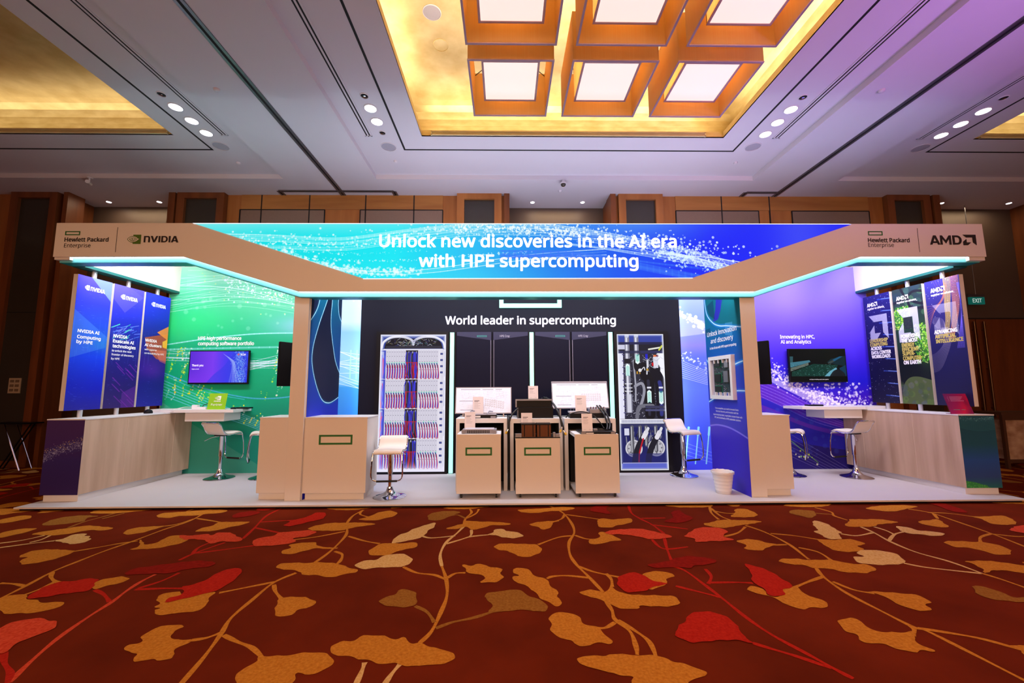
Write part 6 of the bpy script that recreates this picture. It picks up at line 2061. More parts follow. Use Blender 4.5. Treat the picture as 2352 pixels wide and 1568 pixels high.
# ---- wooden side counters
def counter(side):
    s = side
    g = thing('wooden_counter', ('pale wood side counter with purple printed end on the left', 'pale wood side counter with teal blue printed end on the right')[s > 0], 'counter', (-5.75 if s < 0 else 6.35, 6.4, PL))
    if s < 0:
        plan = [(-5.99, 5.605), (-5.505, 5.605), (-5.40, 7.34), (-5.97, 7.34)]
        toe = [(-5.94, 5.66), (-5.475, 5.62), (-5.46, 7.3), (-5.94, 7.3)]
        toe = [(-5.96, 5.63), (-5.52, 5.63), (-5.47, 7.30), (-5.94, 7.30)]
    else:
        plan = [(6.125, 5.605), (6.61, 5.605), (6.58, 7.34), (5.95, 7.34)]
        toe = [(6.13, 5.63), (6.58, 5.63), (6.56, 7.30), (6.03, 7.30)]
    MB().prism(plan, .135, 1.084, 'z').build('body', M_LWOOD, g)
    MB().prism(toe, PL, .135, 'z').build('plinth', M_WHITE, g)
    cx, cy = sum(p[0] for p in plan) / 4, sum(p[1] for p in plan) / 4
    MB().prism([(cx + (x - cx) * 1.02, cy + (y - cy) * 1.003) for x, y in plan], 1.084, 1.098, 'z').build('countertop', M_WHITE, g)
    xs = (plan[0][0], plan[1][0])
    printed(front(5.605), xs[0], .135, xs[1], 1.083, print_mat('end_graphic', g_end(0 if s < 0 else 1)), g, 'printed_end')
    # thin seams between the wood panels
    mb = MB()
    ia, ib = (plan[1], plan[2]) if s < 0 else (plan[0], plan[3])
    o = .002 if s < 0 else -.002
    for t in (.34, .80):
        x, y = ia[0] + (ib[0] - ia[0]) * t, ia[1] + (ib[1] - ia[1]) * t
        mb.box(min(x, x + o), max(x, x + o), y, y + .004, .14, 1.07)
    mb.build('seam', mat('pale_seam', (226, 204, 184)), g)
    # raised desk at the far end, reaching along the back wall
    d = thing('corner_desk', ('white desk top along the green wall at the end of the left counter', 'white desk top along the violet wall at the end of the right counter')[s > 0], 'desk', (-5.2 if s < 0 else 5.4, 7.1, 1.1))
    if s < 0:
        poly = [(-5.98, 7.07), (-5.35, 6.86), (-4.40, 6.86), (-4.40, 7.345), (-5.97, 7.345)]
        bx = (-5.21, -4.58)
    else:
        poly = [(5.02, 6.86), (5.75, 6.86), (6.35, 7.02), (6.57, 7.345), (4.95, 7.345)]
        poly = [(4.98, 6.98), (5.13, 6.86), (5.95, 6.86), (6.55, 7.07), (6.57, 7.345), (4.90, 7.345)]
        bx = (5.30, 5.94)
    MB().prism(poly, 1.10, 1.145, 'z').build('desk_top', M_WHITE, d)
    MB().box(bx[0], bx[1], 6.92, 7.345, .955, 1.10).build('drawer_box', M_WHITE, d, bevel=.004)
    # hanging banners
    imgs = [g_banner_n(k) if s < 0 else g_banner_a(k) for k in range(3)]
    return plan


counter(-1)
counter(1)

# ---- six banners on poles
M_POLE = mat('grey_pole', (196, 196, 204), rough=.35, metal=.3)
YB = [(5.67, 6.17), (6.205, 6.72), (6.755, 7.26)]
NL = [('front', 'nearest the hall'), ('middle', 'middle of three'), ('rear', 'nearest the green wall')]
TXN = [[('NVIDIA AI', 178, 762, 228, 7), ('Computing', 176.5, 775.5, 231, 7), ('by HPE', 175, 787, 212, 7)],
       [('NVIDIA', 260, 774, 292, 7), ('Exascale AI', 259, 785.5, 307, 7), ('technologies', 258, 797, 311, 7)],
       [('NVIDIA', 333.5, 783.5, 360, 6), ('AI clusters', 332, 794, 370.5, 6)]]
TXS = [[], [('to unlock the next', 256.5, 806.5, 302, 4.6), ('frontier of discovery', 255.5, 815.5, 307, 4.6), ('by HPE', 254.5, 825, 274, 4.6)], [('with superior', 331.5, 803.5, 360, 4), ('serviceability by HPE', 331, 812, 376, 4)]]
LGN = [(193.5, 666.5, 206.5, 657, 241), (276, 687.5, 288, 678, 316), (346.5, 704, 357, 695.5, 380.5)]
LABN = ['blue banner reading NVIDIA AI Computing by HPE on poles over the left counter', 'dark blue banner reading NVIDIA Exascale AI technologies over the left counter', 'blue and orange banner reading NVIDIA AI clusters over the left counter']
XI = -5.87
for k in range(3):
    y0, y1 = YB[k]
    b = thing('hanging_banner', LABN[k].replace('NVIDIA ', '').replace(' by HPE', ''), 'banner', (XI - .03, (y0 + y1) / 2, 1.1))
    MB().box(XI - .06, XI, y0, y1, 1.20, 3.06).build('panel', M_STAND, b)
    fr = Frame((XI, 0, 0), (0, 1, 0))
    printed(fr, y0, 1.20, y1, 3.06, print_mat('left_banner_graphic', g_banner_n(k), emit=.03), b)
    yc = (y0 + y1) / 2
    for z0, z1 in ((1.098, 1.20), (3.06, 3.16)):
        MB().tube([(XI - .03, yc, z0), (XI - .03, yc, z1)], .028, 14).build('pole', M_POLE, b, smooth=True)
    cl = lambda x, y: on_x(x, y, XI)
    text(fr, [PT(cl, s_, lx, ly, rx, c_, .045) for s_, lx, ly, rx, c_ in TXN[k]], M_WTXT, b)
    if TXS[k]:
        text(fr, [PT(cl, s_, lx, ly, rx, c_, .02) for s_, lx, ly, rx, c_ in TXS[k]], M_WTXT, b, 'small_lettering')
    lx, ly, lx2, ty, rx = LGN[k]
    u, v = cl(lx, ly)
    u2, v2 = cl(lx2, ty)
    hh = abs(v2 - v) + .02
    eye_logo(fr, u, v + hh * .12, (u2 - u) * .95, hh * .74, M_WTXT, mat('banner_blue', (70, 64, 210)), b)
    uu = u2 + .012
    ur, _ = cl(rx, ly)
    wordmark(fr, uu, v + hh * .14, ur - uu, hh * .60, M_WTXT, b)
YBR = [(5.67, 6.16), (6.205, 6.70), (6.75, 7.26)]
XR = 6.44
LABA = ['navy banner with orange and yellow mesh waves reading ADVANCING ARTIFICIAL INTELLIGENCE', 'banner with green tree leaves reading POWERING THE MOST ENERGY EFFICIENT SUPERCOMPUTER', 'dark starry banner reading LEADERSHIP COMPUTING ACROSS DATA CENTER WORKLOADS']
TXA = [[('ADVANCING', 2147, 767, 2200, 8, 0), ('ARTIFICIAL', 2149, 777.5, 2197, 8, 1), ('INTELLIGENCE', 2151, 788, 2214, 8, 1)],
       [('POWERING', 2070, 777, 2112, 8, 0), ('THE MOST', 2071.5, 787, 2109, 8, 0), ('ENERGY', 2072.5, 797, 2101, 8, 1), ('EFFICIENT', 2073.5, 807, 2111, 8, 1), ('SUPER-', 2074.5, 816.5, 2102, 8, 1), ('COMPUTER', 2075.5, 827, 2117, 8, 1), ('ON EARTH', 2077, 836.5, 2116, 8, 0)],
       [('LEADERSHIP', 1999, 787, 2040, 7, 1), ('COMPUTING', 2000, 796, 2039, 7, 1), ('ACROSS', 2001, 804.5, 2026, 7, 0), ('DATA CENTER', 2002.5, 814, 2047, 7, 0), ('WORKLOADS', 2003.5, 823, 2046, 7, 0)]]
LGA = [(2138, 674, 2170, 661, 2194, 681), (2059, 692, 2086, 680, 2108, 698), (1992, 707, 2015, 697, 2033, 713)]
M_OCH = mat('ochre_vinyl', (196, 178, 84), rough=.6, var=.01)
for k in range(3):
    y0, y1 = YBR[k]
    b = thing('hanging_banner', LABA[k], 'banner', (XR + .03, (y0 + y1) / 2, 1.1))
    MB().box(XR, XR + .06, y0, y1, 1.20, 3.06).build('panel', M_STAND, b)
    fr = Frame((XR, 0, 0), (0, -1, 0))
    printed(fr, -y1, 1.20, -y0, 3.06, print_mat('right_banner_graphic', g_banner_a(2 - k), emit=.03), b)
    yc = (y0 + y1) / 2
    for z0, z1 in ((1.098, 1.20), (3.06, 3.16)):
        MB().tube([(XR + .03, yc, z0), (XR + .03, yc, z1)], .028, 14).build('pole', M_POLE, b, smooth=True)
    cl = lambda x, y: (lambda p: (-p[0], p[1]))(on_x(x, y, XR))
    text(fr, [PT(cl, s_, lx, ly, rx, c_, .055) for s_, lx, ly, rx, c_, q in TXA[k] if not q], M_WTXT, b, label='white lettering')
    if any(q for *_, q in TXA[k]):
        text(fr, [PT(cl, s_, lx, ly, rx, c_, .055) for s_, lx, ly, rx, c_, q in TXA[k] if q], M_OCH, b, label='ochre lettering')
    lx, ly, rx, ty, rx2, ly2 = LGA[k]
    u, v = cl(lx, ly)
    u2, v2 = cl(rx, ty)
    amd_logo(fr, u, v, u2 - u, .075, M_WTXT, b, .28)
    text(fr, [PT(cl, 'together we advance_', lx + 1, ly2, rx2, 4.4, .03)], M_WTXT, b, 'tagline')

# ------------------------------------------------------------------ front counters
def front_counter(x0, x1, y0, y1, lab, logo=False):
    g = thing('reception_counter', lab, 'counter', ((x0 + x1) / 2, (y0 + y1) / 2, PL))
    MB().box(x0, x1, y0, y1, .135, 1.092).build('body', M_STAND, g, bevel=.003)
    MB().box(x0 + .02, x1 - .03, y0 + .035, y1 - .02, PL, .135).build('plinth', M_STAND, g)
    MB().box(x0 - .004, x1 + .006, y0 - .006, y1 + .004, 1.092, 1.106).build('countertop', M_WHITE, g)
    if logo:
        a, b = at(732, 1021, y0)
        c_, d_ = at(810, 998, y0)
        flat(front(y0), ring(a, b, c_, d_, .024), .0005, .002).build('logo_frame', M_GREEN, g)
    return g


front_counter(-3.245, -2.85, 5.62, 6.12, 'small white counter left of the left post')
front_counter(-2.632, -1.822, 5.59, 6.06, 'white counter with green rectangle logo right of the left post', True)
front_counter(3.43, 3.822, 5.62, 6.12, 'small white counter right of the right post')

# ------------------------------------------------------------------ bar stools
M_SEAT = mat('white_leatherette', (232, 226, 220), rough=.45, var=.01, scale=3)
M_RUB = mat('black_rubber', (18, 18, 18), rough=.7)


def seat_profile():
    """(y, z) of the seat middle line, from the drooping front edge to the raised back lip"""
    return spl([(-.20, -.034), (-.182, -.004), (-.13, .008), (-.02, -.004), (.07, .004), (.125, .045), (.165, .115), (.195, .150)], 5)


def make_stool():
    g = thing('bar_stool', '', 'bar stool', (0, 0, 0), 0, 'white bar stools on chrome bases')
    H = .615
    MB().lathe([(.205, 0), (.205, .008), (.19, .016), (.14, .026), (.085, .045), (.05, .078), (.036, .115), (.033, .13)], seg=40).build('base', M_CHROME, g, smooth=True)
    MB().lathe([(.024, .10), (.024, .30), (.031, .302), (.031, .315), (.031, .575), (.05, .60), (.001, .60)], seg=24).build('gas_lift', M_CHROME, g, smooth=True)
    P = seat_profile()
    mb = MB()
    Wd, T, nw = .172, .020, 10
    vs = []
    n = len(P)
    for side in (1, -1):
        for i, (y, z) in enumerate(P):
            a, b = P[max(0, i - 1)], P[min(n - 1, i + 1)]
            ty, tz = b[0] - a[0], b[1] - a[1]
            L = math.hypot(ty, tz)
            ny, nz = -tz / L, ty / L
            e = 1 - .06 * max(0, (abs(i - n / 2) / (n / 2)) ** 6)
            for k in range(nw + 1):
                u = -1 + 2 * k / nw
                th = T * (1 - .55 * abs(u) ** 6) * (1 - .5 * (abs(2 * i / (n - 1) - 1)) ** 8)
                vs.append((u * Wd * e, y + ny * th * side, H + z + nz * th * side))
    fs = []
    N = n * (nw + 1)
    for s_ in (0, 1):
        for i in range(n - 1):
            for k in range(nw):
                q = s_ * N + i * (nw + 1) + k
                fs.append((q, q + 1, q + nw + 2, q + nw + 1))
    for i in range(n - 1):
        for k in (0, nw):
            q = i * (nw + 1) + k
            fs.append((q, q + nw + 1, q + nw + 1 + N, q + N))
    for i in (0, n - 1):
        for k in range(nw):
            q = i * (nw + 1) + k
            fs.append((q, q + 1, q + 1 + N, q + N))
    mb.add(vs, fs)
    mb.build('seat', M_SEAT, g, smooth=True)
    # chrome frame hugging the seat edge
    e = Wd + .006
    Q = [(-e, y, H + z - .012) for y, z in P]
    back = [(-e * .9, P[-1][0] + .008, H + P[-1][1] + .004), (e * .9, P[-1][0] + .008, H + P[-1][1] + .004)]
    MB().tube(Q + back + [(e, y, z) for _, y, z in reversed(Q)], .009, 8).build('seat_frame', M_CHROME, g, smooth=True)
    # hanging foot rest loop
    f0 = (P[0][0], H + P[0][1])
    loop = []
    for sx in (-1, 1):
        side = spl([(sx * e, f0[0] + .01, f0[1] + .0), (sx * (e + .004), f0[0] - .012, f0[1] - .10), (sx * (e + .008), f0[0] - .02, f0[1] - .26), (sx * (e - .012), f0[0] - .012, f0[1] - .315), (sx * (e - .06), f0[0] - .008, f0[1] - .335)], 6)
        loop.append(side)
    MB().tube(loop[0] + list(reversed(loop[1])), .0085, 8).build('foot_loop', M_CHROME, g, smooth=True)
    y, z = loop[0][-1][1], loop[0][-1][2]
    MB().tube([(-e + .055, y, z), (e - .055, y, z)], .0125, 10).build('foot_grip', M_RUB, g, smooth=True)
    MB().tube(spl([(.03, .03, .575), (.10, .09, .56), (.16, .15, .52)], 5), .005, 6).build('lever', M_CHROME, g, smooth=True)
    MB().box(-.09, .09, -.10, .06, H - .034, H - .018).build('seat_plate', M_BLACK, g)
    return g


ST = [(-1.545, 5.74, 4, 'white bar stool on a chrome base right of the white counter with green logo', 1.0),
      (2.885, 6.88, 20, 'white bar stool on a chrome base beside the cooling unit picture', 1.16),
      (-4.60, 6.94, 163, 'white bar stool under the corner desk by the green wall', 1.16),
      (-3.90, 6.95, -62, 'white bar stool half hidden behind the small counter left of the left post', 1.16),
      (5.55, 6.68, -163, 'white bar stool under the corner desk by the violet wall', 1.16),
      (4.62, 6.86, 50, 'white bar stool half hidden behind the small counter right of the right post', 1.16)]
proto = make_stool()
for k, (x, y, a, lab, sc) in enumerate(ST):
    o = proto if k == 0 else copy_tree(proto)
    o.location = (x, y, PL)
    o.rotation_euler = (0, 0, math.radians(a))
    o.scale = (1.06, 1.06, sc)
    o['label'] = lab

# ------------------------------------------------------------------ demonstration carts and plinths
M_CASTER = mat('caster_black', (16, 16, 18), rough=.5)
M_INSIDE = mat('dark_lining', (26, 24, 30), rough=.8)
for x0, x1, zt, fz, lg, rot, lab in ((-.645, -.064, .873, .112, (1069, 1046, 1130, 1027), 0, 'left'), (.130, .718, .818, .105, (1204, 1046, 1266, 1027), 0, 'middle'), (.915, 1.498, .866, .105, (1341, 1045, 1403, 1026), 0, 'right')):
    cx = (x0 + x1) / 2
    g = thing('demo_cart', 'white rolling demonstration cart with green rectangle logo, %s one of three' % lab, 'cart', (cx, 5.9, PL))
    y0, y1 = 5.60, 6.16
    t = .03
    MB().box(x0, x1, y0, y0 + t, fz, zt).build('front_panel', M_STAND, g, bevel=.002)
    MB().box(x0, x1, y0 + t, y1, zt - .04, zt).build('top_panel', M_WHITE, g)
    MB().box(x0, x1, y0 + t, y1, fz, fz + .03).build('base_panel', M_WHITE, g)
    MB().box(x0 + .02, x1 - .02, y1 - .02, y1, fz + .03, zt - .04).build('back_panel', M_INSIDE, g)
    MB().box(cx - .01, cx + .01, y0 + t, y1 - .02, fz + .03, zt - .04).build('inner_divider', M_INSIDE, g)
    a, b = at(lg[0], lg[1], y0)
    c_, d_ = at(lg[2], lg[3], y0)
    flat(front(y0), ring(a, b, c_, d_, .022), .0005, .002).build('logo_frame', M_GREEN, g)
    for xx in (x0 + .06, x1 - .06):
        for yy in (y0 + .05, y1 - .06):
            w = MB()
            w.tube([(xx - .013, yy, PL + .022), (xx + .013, yy, PL + .022)], .022, 14)
            ww = w.build('caster', M_CASTER, g, smooth=True)
            MB().box(xx - .019, xx - .015, yy - .018, yy + .018, PL + .015, fz).box(xx + .015, xx + .019, yy - .018, yy + .018, PL + .015, fz).build('fork', M_STEEL, ww)
for x0, x1, zt, lab in ((-.705, .022, 1.05, 'left'), (.062, .808, 1.044, 'middle'), (.838, 1.572, 1.04, 'right')):
    g = thing('demo_plinth', 'white open-fronted plinth behind the carts, %s one of three' % lab, 'plinth', ((x0 + x1) / 2, 6.4, PL))
    y0, y1, t = 6.0, 6.62, .05
    # the carts roll in between the two sides
    MB().box(x0, x0 + t, y0, y1, PL, zt - .065).build('side_panel', M_WHITE, g)
    MB().box(x1 - t, x1, y0, y1, PL, zt - .065).build('side_panel', M_WHITE, g)
    MB().box(x0, x1, y0, y1, zt - .065, zt).build('top_panel', M_WHITE, g, bevel=.002)
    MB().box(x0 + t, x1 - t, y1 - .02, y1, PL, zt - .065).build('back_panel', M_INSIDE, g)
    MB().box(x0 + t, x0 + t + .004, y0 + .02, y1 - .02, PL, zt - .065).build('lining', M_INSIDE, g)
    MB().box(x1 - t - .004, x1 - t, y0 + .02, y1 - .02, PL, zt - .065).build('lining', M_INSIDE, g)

# ------------------------------------------------------------------ exhibits
M_ALU = mat('brushed_aluminium', (150, 150, 164), rough=.4, metal=.35)
M_DKM = mat('dark_metal', (12, 12, 18), rough=.45, spec=.2)
M_COPPER = mat('copper_fins', (112, 66, 40), rough=.4, metal=.55, rgb2=(84, 48, 28), scale=1.0, stretch=(260, 1, 1))
# tilted schematic boards behind the servers
for k, (u0, u1, zb, zt, yb, yt, zs) in enumerate(((-.755, .088, 1.10, 1.49, 6.28, 6.36, 1.05), (.70, 1.556, 1.17, 1.575, 6.28, 6.40, 1.04))):
    g = thing('schematic_board', 'white schematic drawing board standing on the %s plinth' % ('left', 'right')[k], 'display board', ((u0 + u1) / 2, 6.32, zs))
    up = Vector((0, yt - yb, zt - zb)).normalized()
    H = math.hypot(yt - yb, zt - zb)
    fr = Frame((0, yb, zb), (1, 0, 0), up)
    flat(fr, [[(u0, 0), (u1, 0), (u1, H), (u0, H)]], -.02, .02).build('board', M_ALU, g)
    printed(fr, u0 + .012, .012, u1 - .012, H - (.012 if k == 0 else .035), print_mat('schematic_print', g_schematic(k), emit=.12), g)
    for x in (u0 + .12, u1 - .12):
        MB().bar((x, yb + .02, zs), (x, yb + .03, zb + .05), .02).bar((x, yb + .17, zs), (x, yb + .10, zb + .25), .016).build('easel_leg', M_STEEL, g)


def card(x, y, z, h, lab, w=.15, lean=.03):
    g = thing('label_card', lab, 'sign', (x, y, z), group=None)
    up = Vector((0, lean, h)).normalized()
    fr = Frame((x - w / 2, y, z), (1, 0, 0), up)
    flat(fr, [[(0, 0), (w, 0), (w, h), (0, h)]], -.004, .004).build('panel', mat('card_white', (238, 230, 234), rough=.5, var=.005), g)
    printed(fr, .002, .002, w - .002, h - .002, print_mat('card_print', g_card(len(bpy.data.objects) % 7)), g, d=.001)
    MB().box(x - w / 2 + .02, x + w / 2 - .02, y + .002, y + .06, z, z + .004).build('foot', mat('card_white', (238, 230, 234)), g)
    return g


# left cart: aluminium blade with port grid
g = thing('switch_module', 'silver switch module with a double row of ports on the left cart', 'server', (-.32, 5.75, .873))
MB().box(-.585, -.125, 5.66, 5.90, .873, .925).build('chassis', M_ALU, g, bevel=.003)
mb = MB()
for r_ in range(2):
    for k in range(13):
        mb.box(-.515 + k * .0235, -.498 + k * .0235, 5.656, 5.662, .882 + r_ * .02, .896 + r_ * .02)
mb.build('ports', M_INSIDE, g)
MB().box(-.55, -.16, 5.67, 5.89, .925, .932).build('cover', mat('pale_cover', (200, 198, 210), rough=.4), g)
for x in (-.575, -.155):
    MB().box(x - .012, x + .028, 5.640, 5.66, .88, .915).build('latch', M_ALU, g)
card(-.505, 5.95, .873, .27, 'white label card standing at the back of the left cart', lean=.02)
# left plinth: thin black server
g = thing('thin_server', 'thin black server with silver top lying on the left plinth', 'server', (-.36, 6.13, 1.05))
MB().box(-.56, -.13, 6.03, 6.24, 1.05, 1.095).build('chassis', M_DKM, g, bevel=.002)
MB().box(-.55, -.14, 6.035, 6.235, 1.095, 1.102).build('top_cover', M_ALU, g)
MB().box(-.46, -.36, 6.026, 6.03, 1.06, 1.085).build('label_strip', M_WHITE, g)
for x in (-.34, -.29):
    MB().lathe([(.012, 0), (.012, .006), (.001, .007)], (x, 6.0, 0), 12)
MB().box(-.215, -.14, 6.022, 6.03, 1.056, 1.078).build('connector', M_ALU, g)
MB().tube([(-.54, 6.08, 1.10), (-.50, 6.16, 1.15), (-.46, 6.22, 1.14)], .008, 8).tube([(-.27, 6.1, 1.102), (-.24, 6.14, 1.145), (-.19, 6.18, 1.135)], .008, 8).build('handle', M_ALU, g)
card(-.41, 6.252, 1.05, .30, 'white label card between the thin server and the left schematic board', .16, .02)
# middle plinth: stacked black chassis
g = thing('black_server', 'black server chassis stacked on the middle plinth', 'server', (.40, 6.2, 1.044))
MB().box(.165, .685, 6.05, 6.45, 1.044, 1.20).build('lower_chassis', M_BLACK, g, bevel=.003)
MB().box(.145, .665, 6.08, 6.5, 1.20, 1.31).build('upper_chassis', M_DKM, g, bevel=.003)
MB().box(.142, .668, 6.075, 6.09, 1.295, 1.315).box(.142, .16, 6.072, 6.082, 1.2, 1.31).build('top_rail', M_ALU, g)
mb = MB()
for k in range(9):
    mb.box(.168, .182, 6.043, 6.05, 1.055 + k * .016, 1.063 + k * .016)
mb.build('vent_slots', M_ALU, g)
for x in (.55, .59, .63):
    MB().tube([(x, 6.3, 1.31), (x, 6.3, 1.33)], .012, 8).build('connector', M_CHROME, g)
card(.405, 6.14, 1.317, .19, 'white label card on top of the black server', .145, .015)
# middle cart: twin copper heat sinks on a board
g = thing('heat_sink_board', 'board with two copper finned heat sinks on the middle cart', 'electronics', (.42, 5.72, .818))
MB().box(.125, .722, 5.60, 5.98, .818, .83).build('board', M_DKM, g)
for x in (.215, .42):
    s_ = MB().box(x, x + .185, 5.65, 5.85, .83, .985).build('heat_sink', M_COPPER, g)
    MB().box(x - .006, x + .191, 5.645, 5.855, .985, 1.0).build('cap', M_DKM, s_)
    for q in (.03, .145):
        MB().box(x + q, x + q + .012, 5.644, 5.65, .835, .985).build('clip', M_DKM, s_)
for x, w, h in ((.13, .08, .045), (.63, .03, .06), (.665, .05, .04)):
    MB().box(x, x + w, 5.61, 5.66, .83, .83 + h).build('connector', M_ALU, g)
card(.295, 5.90, .83, .30, 'white label card behind the copper heat sinks on the middle cart', .155, .02)
# right plinth: grey tray and connector block
g = thing('cold_plate_server', 'grey server tray with silver connector block on the right plinth', 'server', (1.2, 6.2, 1.04))
MB().box(.93, 1.44, 6.06, 6.26, 1.04, 1.11).build('chassis', M_DKM, g, bevel=.003)
MB().box(.925, 1.20, 6.06, 6.26, 1.11, 1.135).build('cover', mat('pale_cover', (200, 198, 210)), g, bevel=.003)
MB().box(1.22, 1.46, 6.08, 6.25, 1.11, 1.17).build('connector_block', M_ALU, g, bevel=.003)
for k in range(6):
    MB().tube([(1.24 + k * .038, 6.1, 1.17), (1.24 + k * .038, 6.1, 1.20)], .011, 8).build('nozzle', M_CHROME, g, smooth=True)
card(1.085, 6.035, 1.135, .235, 'white label card leaning in front of the right schematic board', .16, .03)
# right cart: open black blade
g = thing('compute_tray', 'flat black open compute blade on the right cart', 'server', (1.2, 5.75, .866))
MB().box(1.0, 1.47, 5.61, 6.02, .866, .892).build('tray', M_BLACK, g, bevel=.002)
r = random.Random(51)
for k in range(12):
    x, y = r.uniform(1.02, 1.38), r.uniform(5.66, 5.93)
    MB().box(x, x + r.uniform(.03, .07), y, y + r.uniform(.03, .06), .892, .892 + r.uniform(.006, .022)).build('module', random.Random(k).choice([M_ALU, M_DKM, M_CHIP, M_BLACK]), g)
MB().box(1.07, 1.17, 5.605, 5.61, .870, .885).build('label_strip', M_WHITE, g)
for x in (1.005, 1.40):
    MB().box(x, x + .06, 5.602, 5.612, .866, .896).build('latch', M_ALU, g)
card(1.105, 5.70, .893, .235, 'white label card standing on the open blade of the right cart', .145, .03)

# hoses with yellow tips
M_HOSE = mat('black_hose', (16, 16, 18), rough=.45)
M_YEL = mat('yellow_tip', (222, 176, 40), rough=.4)


def hose(pts, tip, lab, r_=.0125):
    g = thing('coolant_hose', lab, 'hose', pts[0])
    MB().tube(spl(pts, 8), r_, 10).build('hose_body', M_HOSE, g, smooth=True)
    if tip:
        a, b = Vector(tip[0]), Vector(tip[1])
        MB().tube([a, (a + b) / 2], .018, 10).build('ferrule', M_CHROME, g, smooth=True)
        MB().tube([(a + b) / 2, b], .015, 10).build('tip', M_YEL, g, smooth=True)
    return g


hose([(.57, 6.24, 1.335), (.66, 6.12, 1.29), (.74, 5.98, 1.14), (.80, 5.94, .96), (.815, 5.95, .88)], ((.815, 5.95, .88), (.85, 5.93, .82)), 'black yellow-tipped hose from the black server to the right cart, upper of the pair')
hose([(.60, 6.22, 1.335), (.70, 6.08, 1.24), (.765, 5.95, 1.08), (.79, 5.92, .93)], ((.79, 5.92, .93), (.76, 5.90, .86)), 'black yellow-tipped hose from the black server to the right cart, lower of the pair')
hose([(.17, 6.03, 1.18), (.09, 5.98, 1.10), (.045, 5.96, .99), (.036, 5.95, .90)], ((.036, 5.95, .90), (.0, 5.94, .84)), 'black yellow-tipped hose drooping from the black server towards the left cart')
hose([(.045, 6.2, 1.06), (.042, 5.97, 1.03), (.042, 5.98, .6), (.042, 6.0, .07)], None, 'thick black cable hanging between the left and middle plinths', .017)
hose([(1.38, 6.16, 1.215), (1.44, 6.02, 1.12), (1.47, 5.93, .98), (1.44, 5.86, .90)], None, 'black hose from the grey server tray to the open blade, right of the pair')
hose([(1.34, 6.16, 1.215), (1.40, 6.0, 1.11), (1.43, 5.92, .97), (1.40, 5.84, .90)], None, 'black hose from the grey server tray to the open blade, left of the pair')
hose([(.86, 6.02, 1.055), (.93, 5.99, 1.11), (1.06, 5.98, 1.14), (1.18, 5.98, 1.12), (1.27, 5.98, 1.07), (1.34, 5.94, .98), (1.38, 5.9, .91)], None, 'thin black cable looping across the front of the right plinth', .008)

# ------------------------------------------------------------------ waste bin
g = thing('waste_bin', 'white ribbed waste bin standing by the right post', 'bin', (2.965, 5.80, PL))
K = .84
pr = [(.108, 0), (.112, .004)]
for k in range(5):
    z = .05 + k * .055
    rr = .113 + z * .145
    pr += [(rr - .001, z - .006), (rr + .002, z), (rr, z + .006)]
pr += [(.163, .325), (.172, .330), (.174, .338), (.168, .343), (.160, .338), (.152, .30), (.105, .02), (.001, .02)]
MB().lathe([(r_ * K, z_ * K) for r_, z_ in pr], (2.965, 5.80, PL), 36).build('bucket', M_WHITE, g, smooth=True)
mb = MB()
n = 36
mb.add([(2.965 + K * (.171 + .004 * math.sin(k * 3)) * math.cos(k * 2 * math.pi / n), 5.80 + K * (.171 + .004 * math.sin(k * 3)) * math.sin(k * 2 * math.pi / n), PL + K * z + .004 * math.sin(k * 2.3)) for z in (.31, .347) for k in range(n)],
       [(k, (k + 1) % n, n + (k + 1) % n, n + k) for k in range(n)])
mb.build('bin_liner', mat('bin_liner', (238, 236, 238), rough=.4), g, smooth=True)

# ------------------------------------------------------------------ small things on the side counters
g = thing('tent_sign', 'lime green Partner sign standing on the left corner desk', 'sign', (-4.72, 6.95, 1.145))
fr = Frame((-4.875, 6.93, 1.145), (1, 0, 0), Vector((0, .04, .2)).normalized())
flat(fr, [[(0, 0), (.29, 0), (.29, .265), (0, .265)]], -.006, .006).build('panel', mat('lime_acrylic', (140, 196, 30), rough=.4, var=.01), g)
eye_logo(fr, .10, .155, .095, .065, M_WTXT, mat('lime_acrylic', (140, 196, 30)), g, d=.001)
wordmark(fr, .092, .126, .11, .018, M_WTXT, g, .002)
text(fr, [('Partner', .055, .062, .185, .036, .0)], M_WTXT, g, d=.002)
MB().box(-4.84, -4.62, 6.94, 7.02, 1.145, 1.15).build('foot', mat('lime_acrylic', (140, 196, 30)), g)
for x, y, w, h, lab in ((-5.19, 7.02, .09, .07, 'white power adapter, taller of the two left of the lime green sign'), (-5.08, 6.95, .17, .04, 'white power adapter, flat one next to the lime green sign')):
    o = MB().box(x, x + w, y, y + .07, 1.145, 1.145 + h).build('power_adapter', M_WHITE, bevel=.006)
    tag(o, lab, 'adapter')
o = MB().tube(spl([(-5.02, 7.08, 1.155), (-5.06, 7.10, 1.20), (-4.98, 7.12, 1.235), (-4.90, 7.10, 1.23), (-4.86, 7.10, 1.18)], 8), .006, 8).build('power_cable', M_HOSE, smooth=True)
tag(o, 'black cable loop behind the lime green sign', 'cable')
o = MB().tube(spl([(-5.19, 7.05, 1.175), (-5.30, 7.02, 1.18), (-5.42, 6.98, 1.152), (-5.48, 7.0, 1.15)], 8), .005, 8).build('power_cable', M_WHITE, smooth=True)
tag(o, 'white cable trailing left from the power adapters', 'cable')
g = thing('computer_mouse', 'small black mouse on the left corner desk right of the lime green sign', 'mouse', (-4.5, 7.02, 1.145))
MB().lathe([(.04, 0), (.045, .012), (.035, .026), (.015, .032), (.001, .033)], (-4.5, 7.02, 1.145), 16).build('shell', M_BLACK, g, smooth=True)
for cx, lab in ((-4.30 - .2, ''),):
    pass
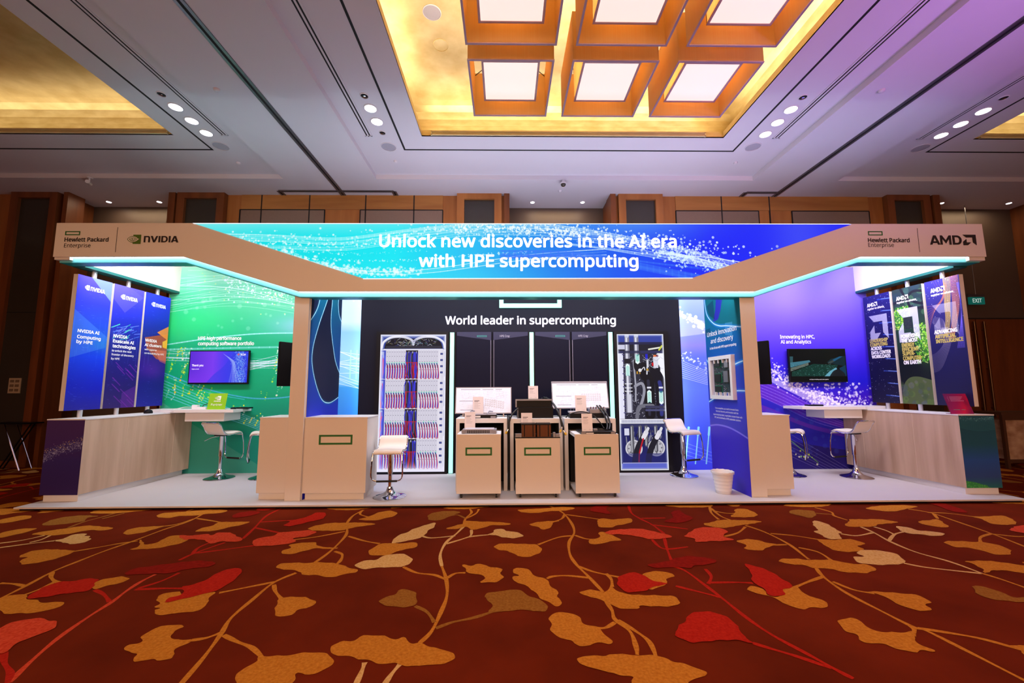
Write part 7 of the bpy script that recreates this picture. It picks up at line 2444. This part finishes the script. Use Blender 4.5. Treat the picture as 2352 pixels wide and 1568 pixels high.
for x0, lab in ((-4.62 + .02, 'flat black laptop computer at the right end of the left corner desk'), (5.22, 'flat black keyboard on the right corner desk')):
    if x0 < 0:
        x0 = -4.68 + .14
    g = thing('keyboard' if x0 > 0 else 'closed_laptop', lab, 'keyboard' if x0 > 0 else 'laptop', (x0 + .1, 7.15, 1.145))
    MB().box(x0, x0 + .12 + .1, 7.10, 7.26, 1.145, 1.168).build('body', M_BLACK, g, bevel=.004)
    MB().box(x0 + .01, x0 + .21, 7.105, 7.12, 1.168, 1.172).build('keys' if x0 > 0 else 'lid', M_DKM, g)
g = thing('desk_speaker', 'small black box on the far end of the left wooden counter under the banners', 'speaker', (-5.66, 6.9, 1.098))
MB().lathe([(.055, 0), (.058, .02), (.045, .05), (.02, .06), (.001, .06)], (-5.66, 6.75, 1.098), 20).build('shell', M_BLACK, g, smooth=True)
MB().lathe([(.03, .055), (.02, .064), (.001, .065)], (-5.66, 6.75, 1.098), 16).build('grille', M_DKM, g, smooth=True)
g = thing('tablet_stand', 'small black upright screen on the small counter beside the left post', 'tablet', (-2.93, 5.9, 1.106))
MB().box(-2.96, -2.93, 5.84, 6.0, 1.115, 1.25).build('screen', M_BLACK, g, bevel=.003)
MB().box(-2.99, -2.90, 5.87, 5.97, 1.106, 1.115).build('foot', M_BLACK, g)
g = thing('leaflet_stand', 'red and purple leaflet holder on the end of the right wooden counter', 'sign', (6.30, 5.72, 1.098))
a, b = at(2185, 951, 5.70)
c_, _ = at(2238, 951, 5.70)
fr = Frame((a, 5.70, 1.098), (1, 0, 0), Vector((-.025, .06, .27)).normalized())
flat(fr, [[(0, 0), (c_ - a, 0), (c_ - a, .285), (0, .285)]], -.005, .005).build('panel', mat('leaflet_acrylic', (120, 40, 80), rough=.2), g)
printed(fr, .001, .001, c_ - a - .001, .284, print_mat('leaflet_print', g_leaflet(), emit=.05), g, d=.001)
MB().box(a + .02, c_ - .02, 5.705, 5.79, 1.098, 1.103).build('foot', mat('leaflet_acrylic', (120, 40, 80)), g)
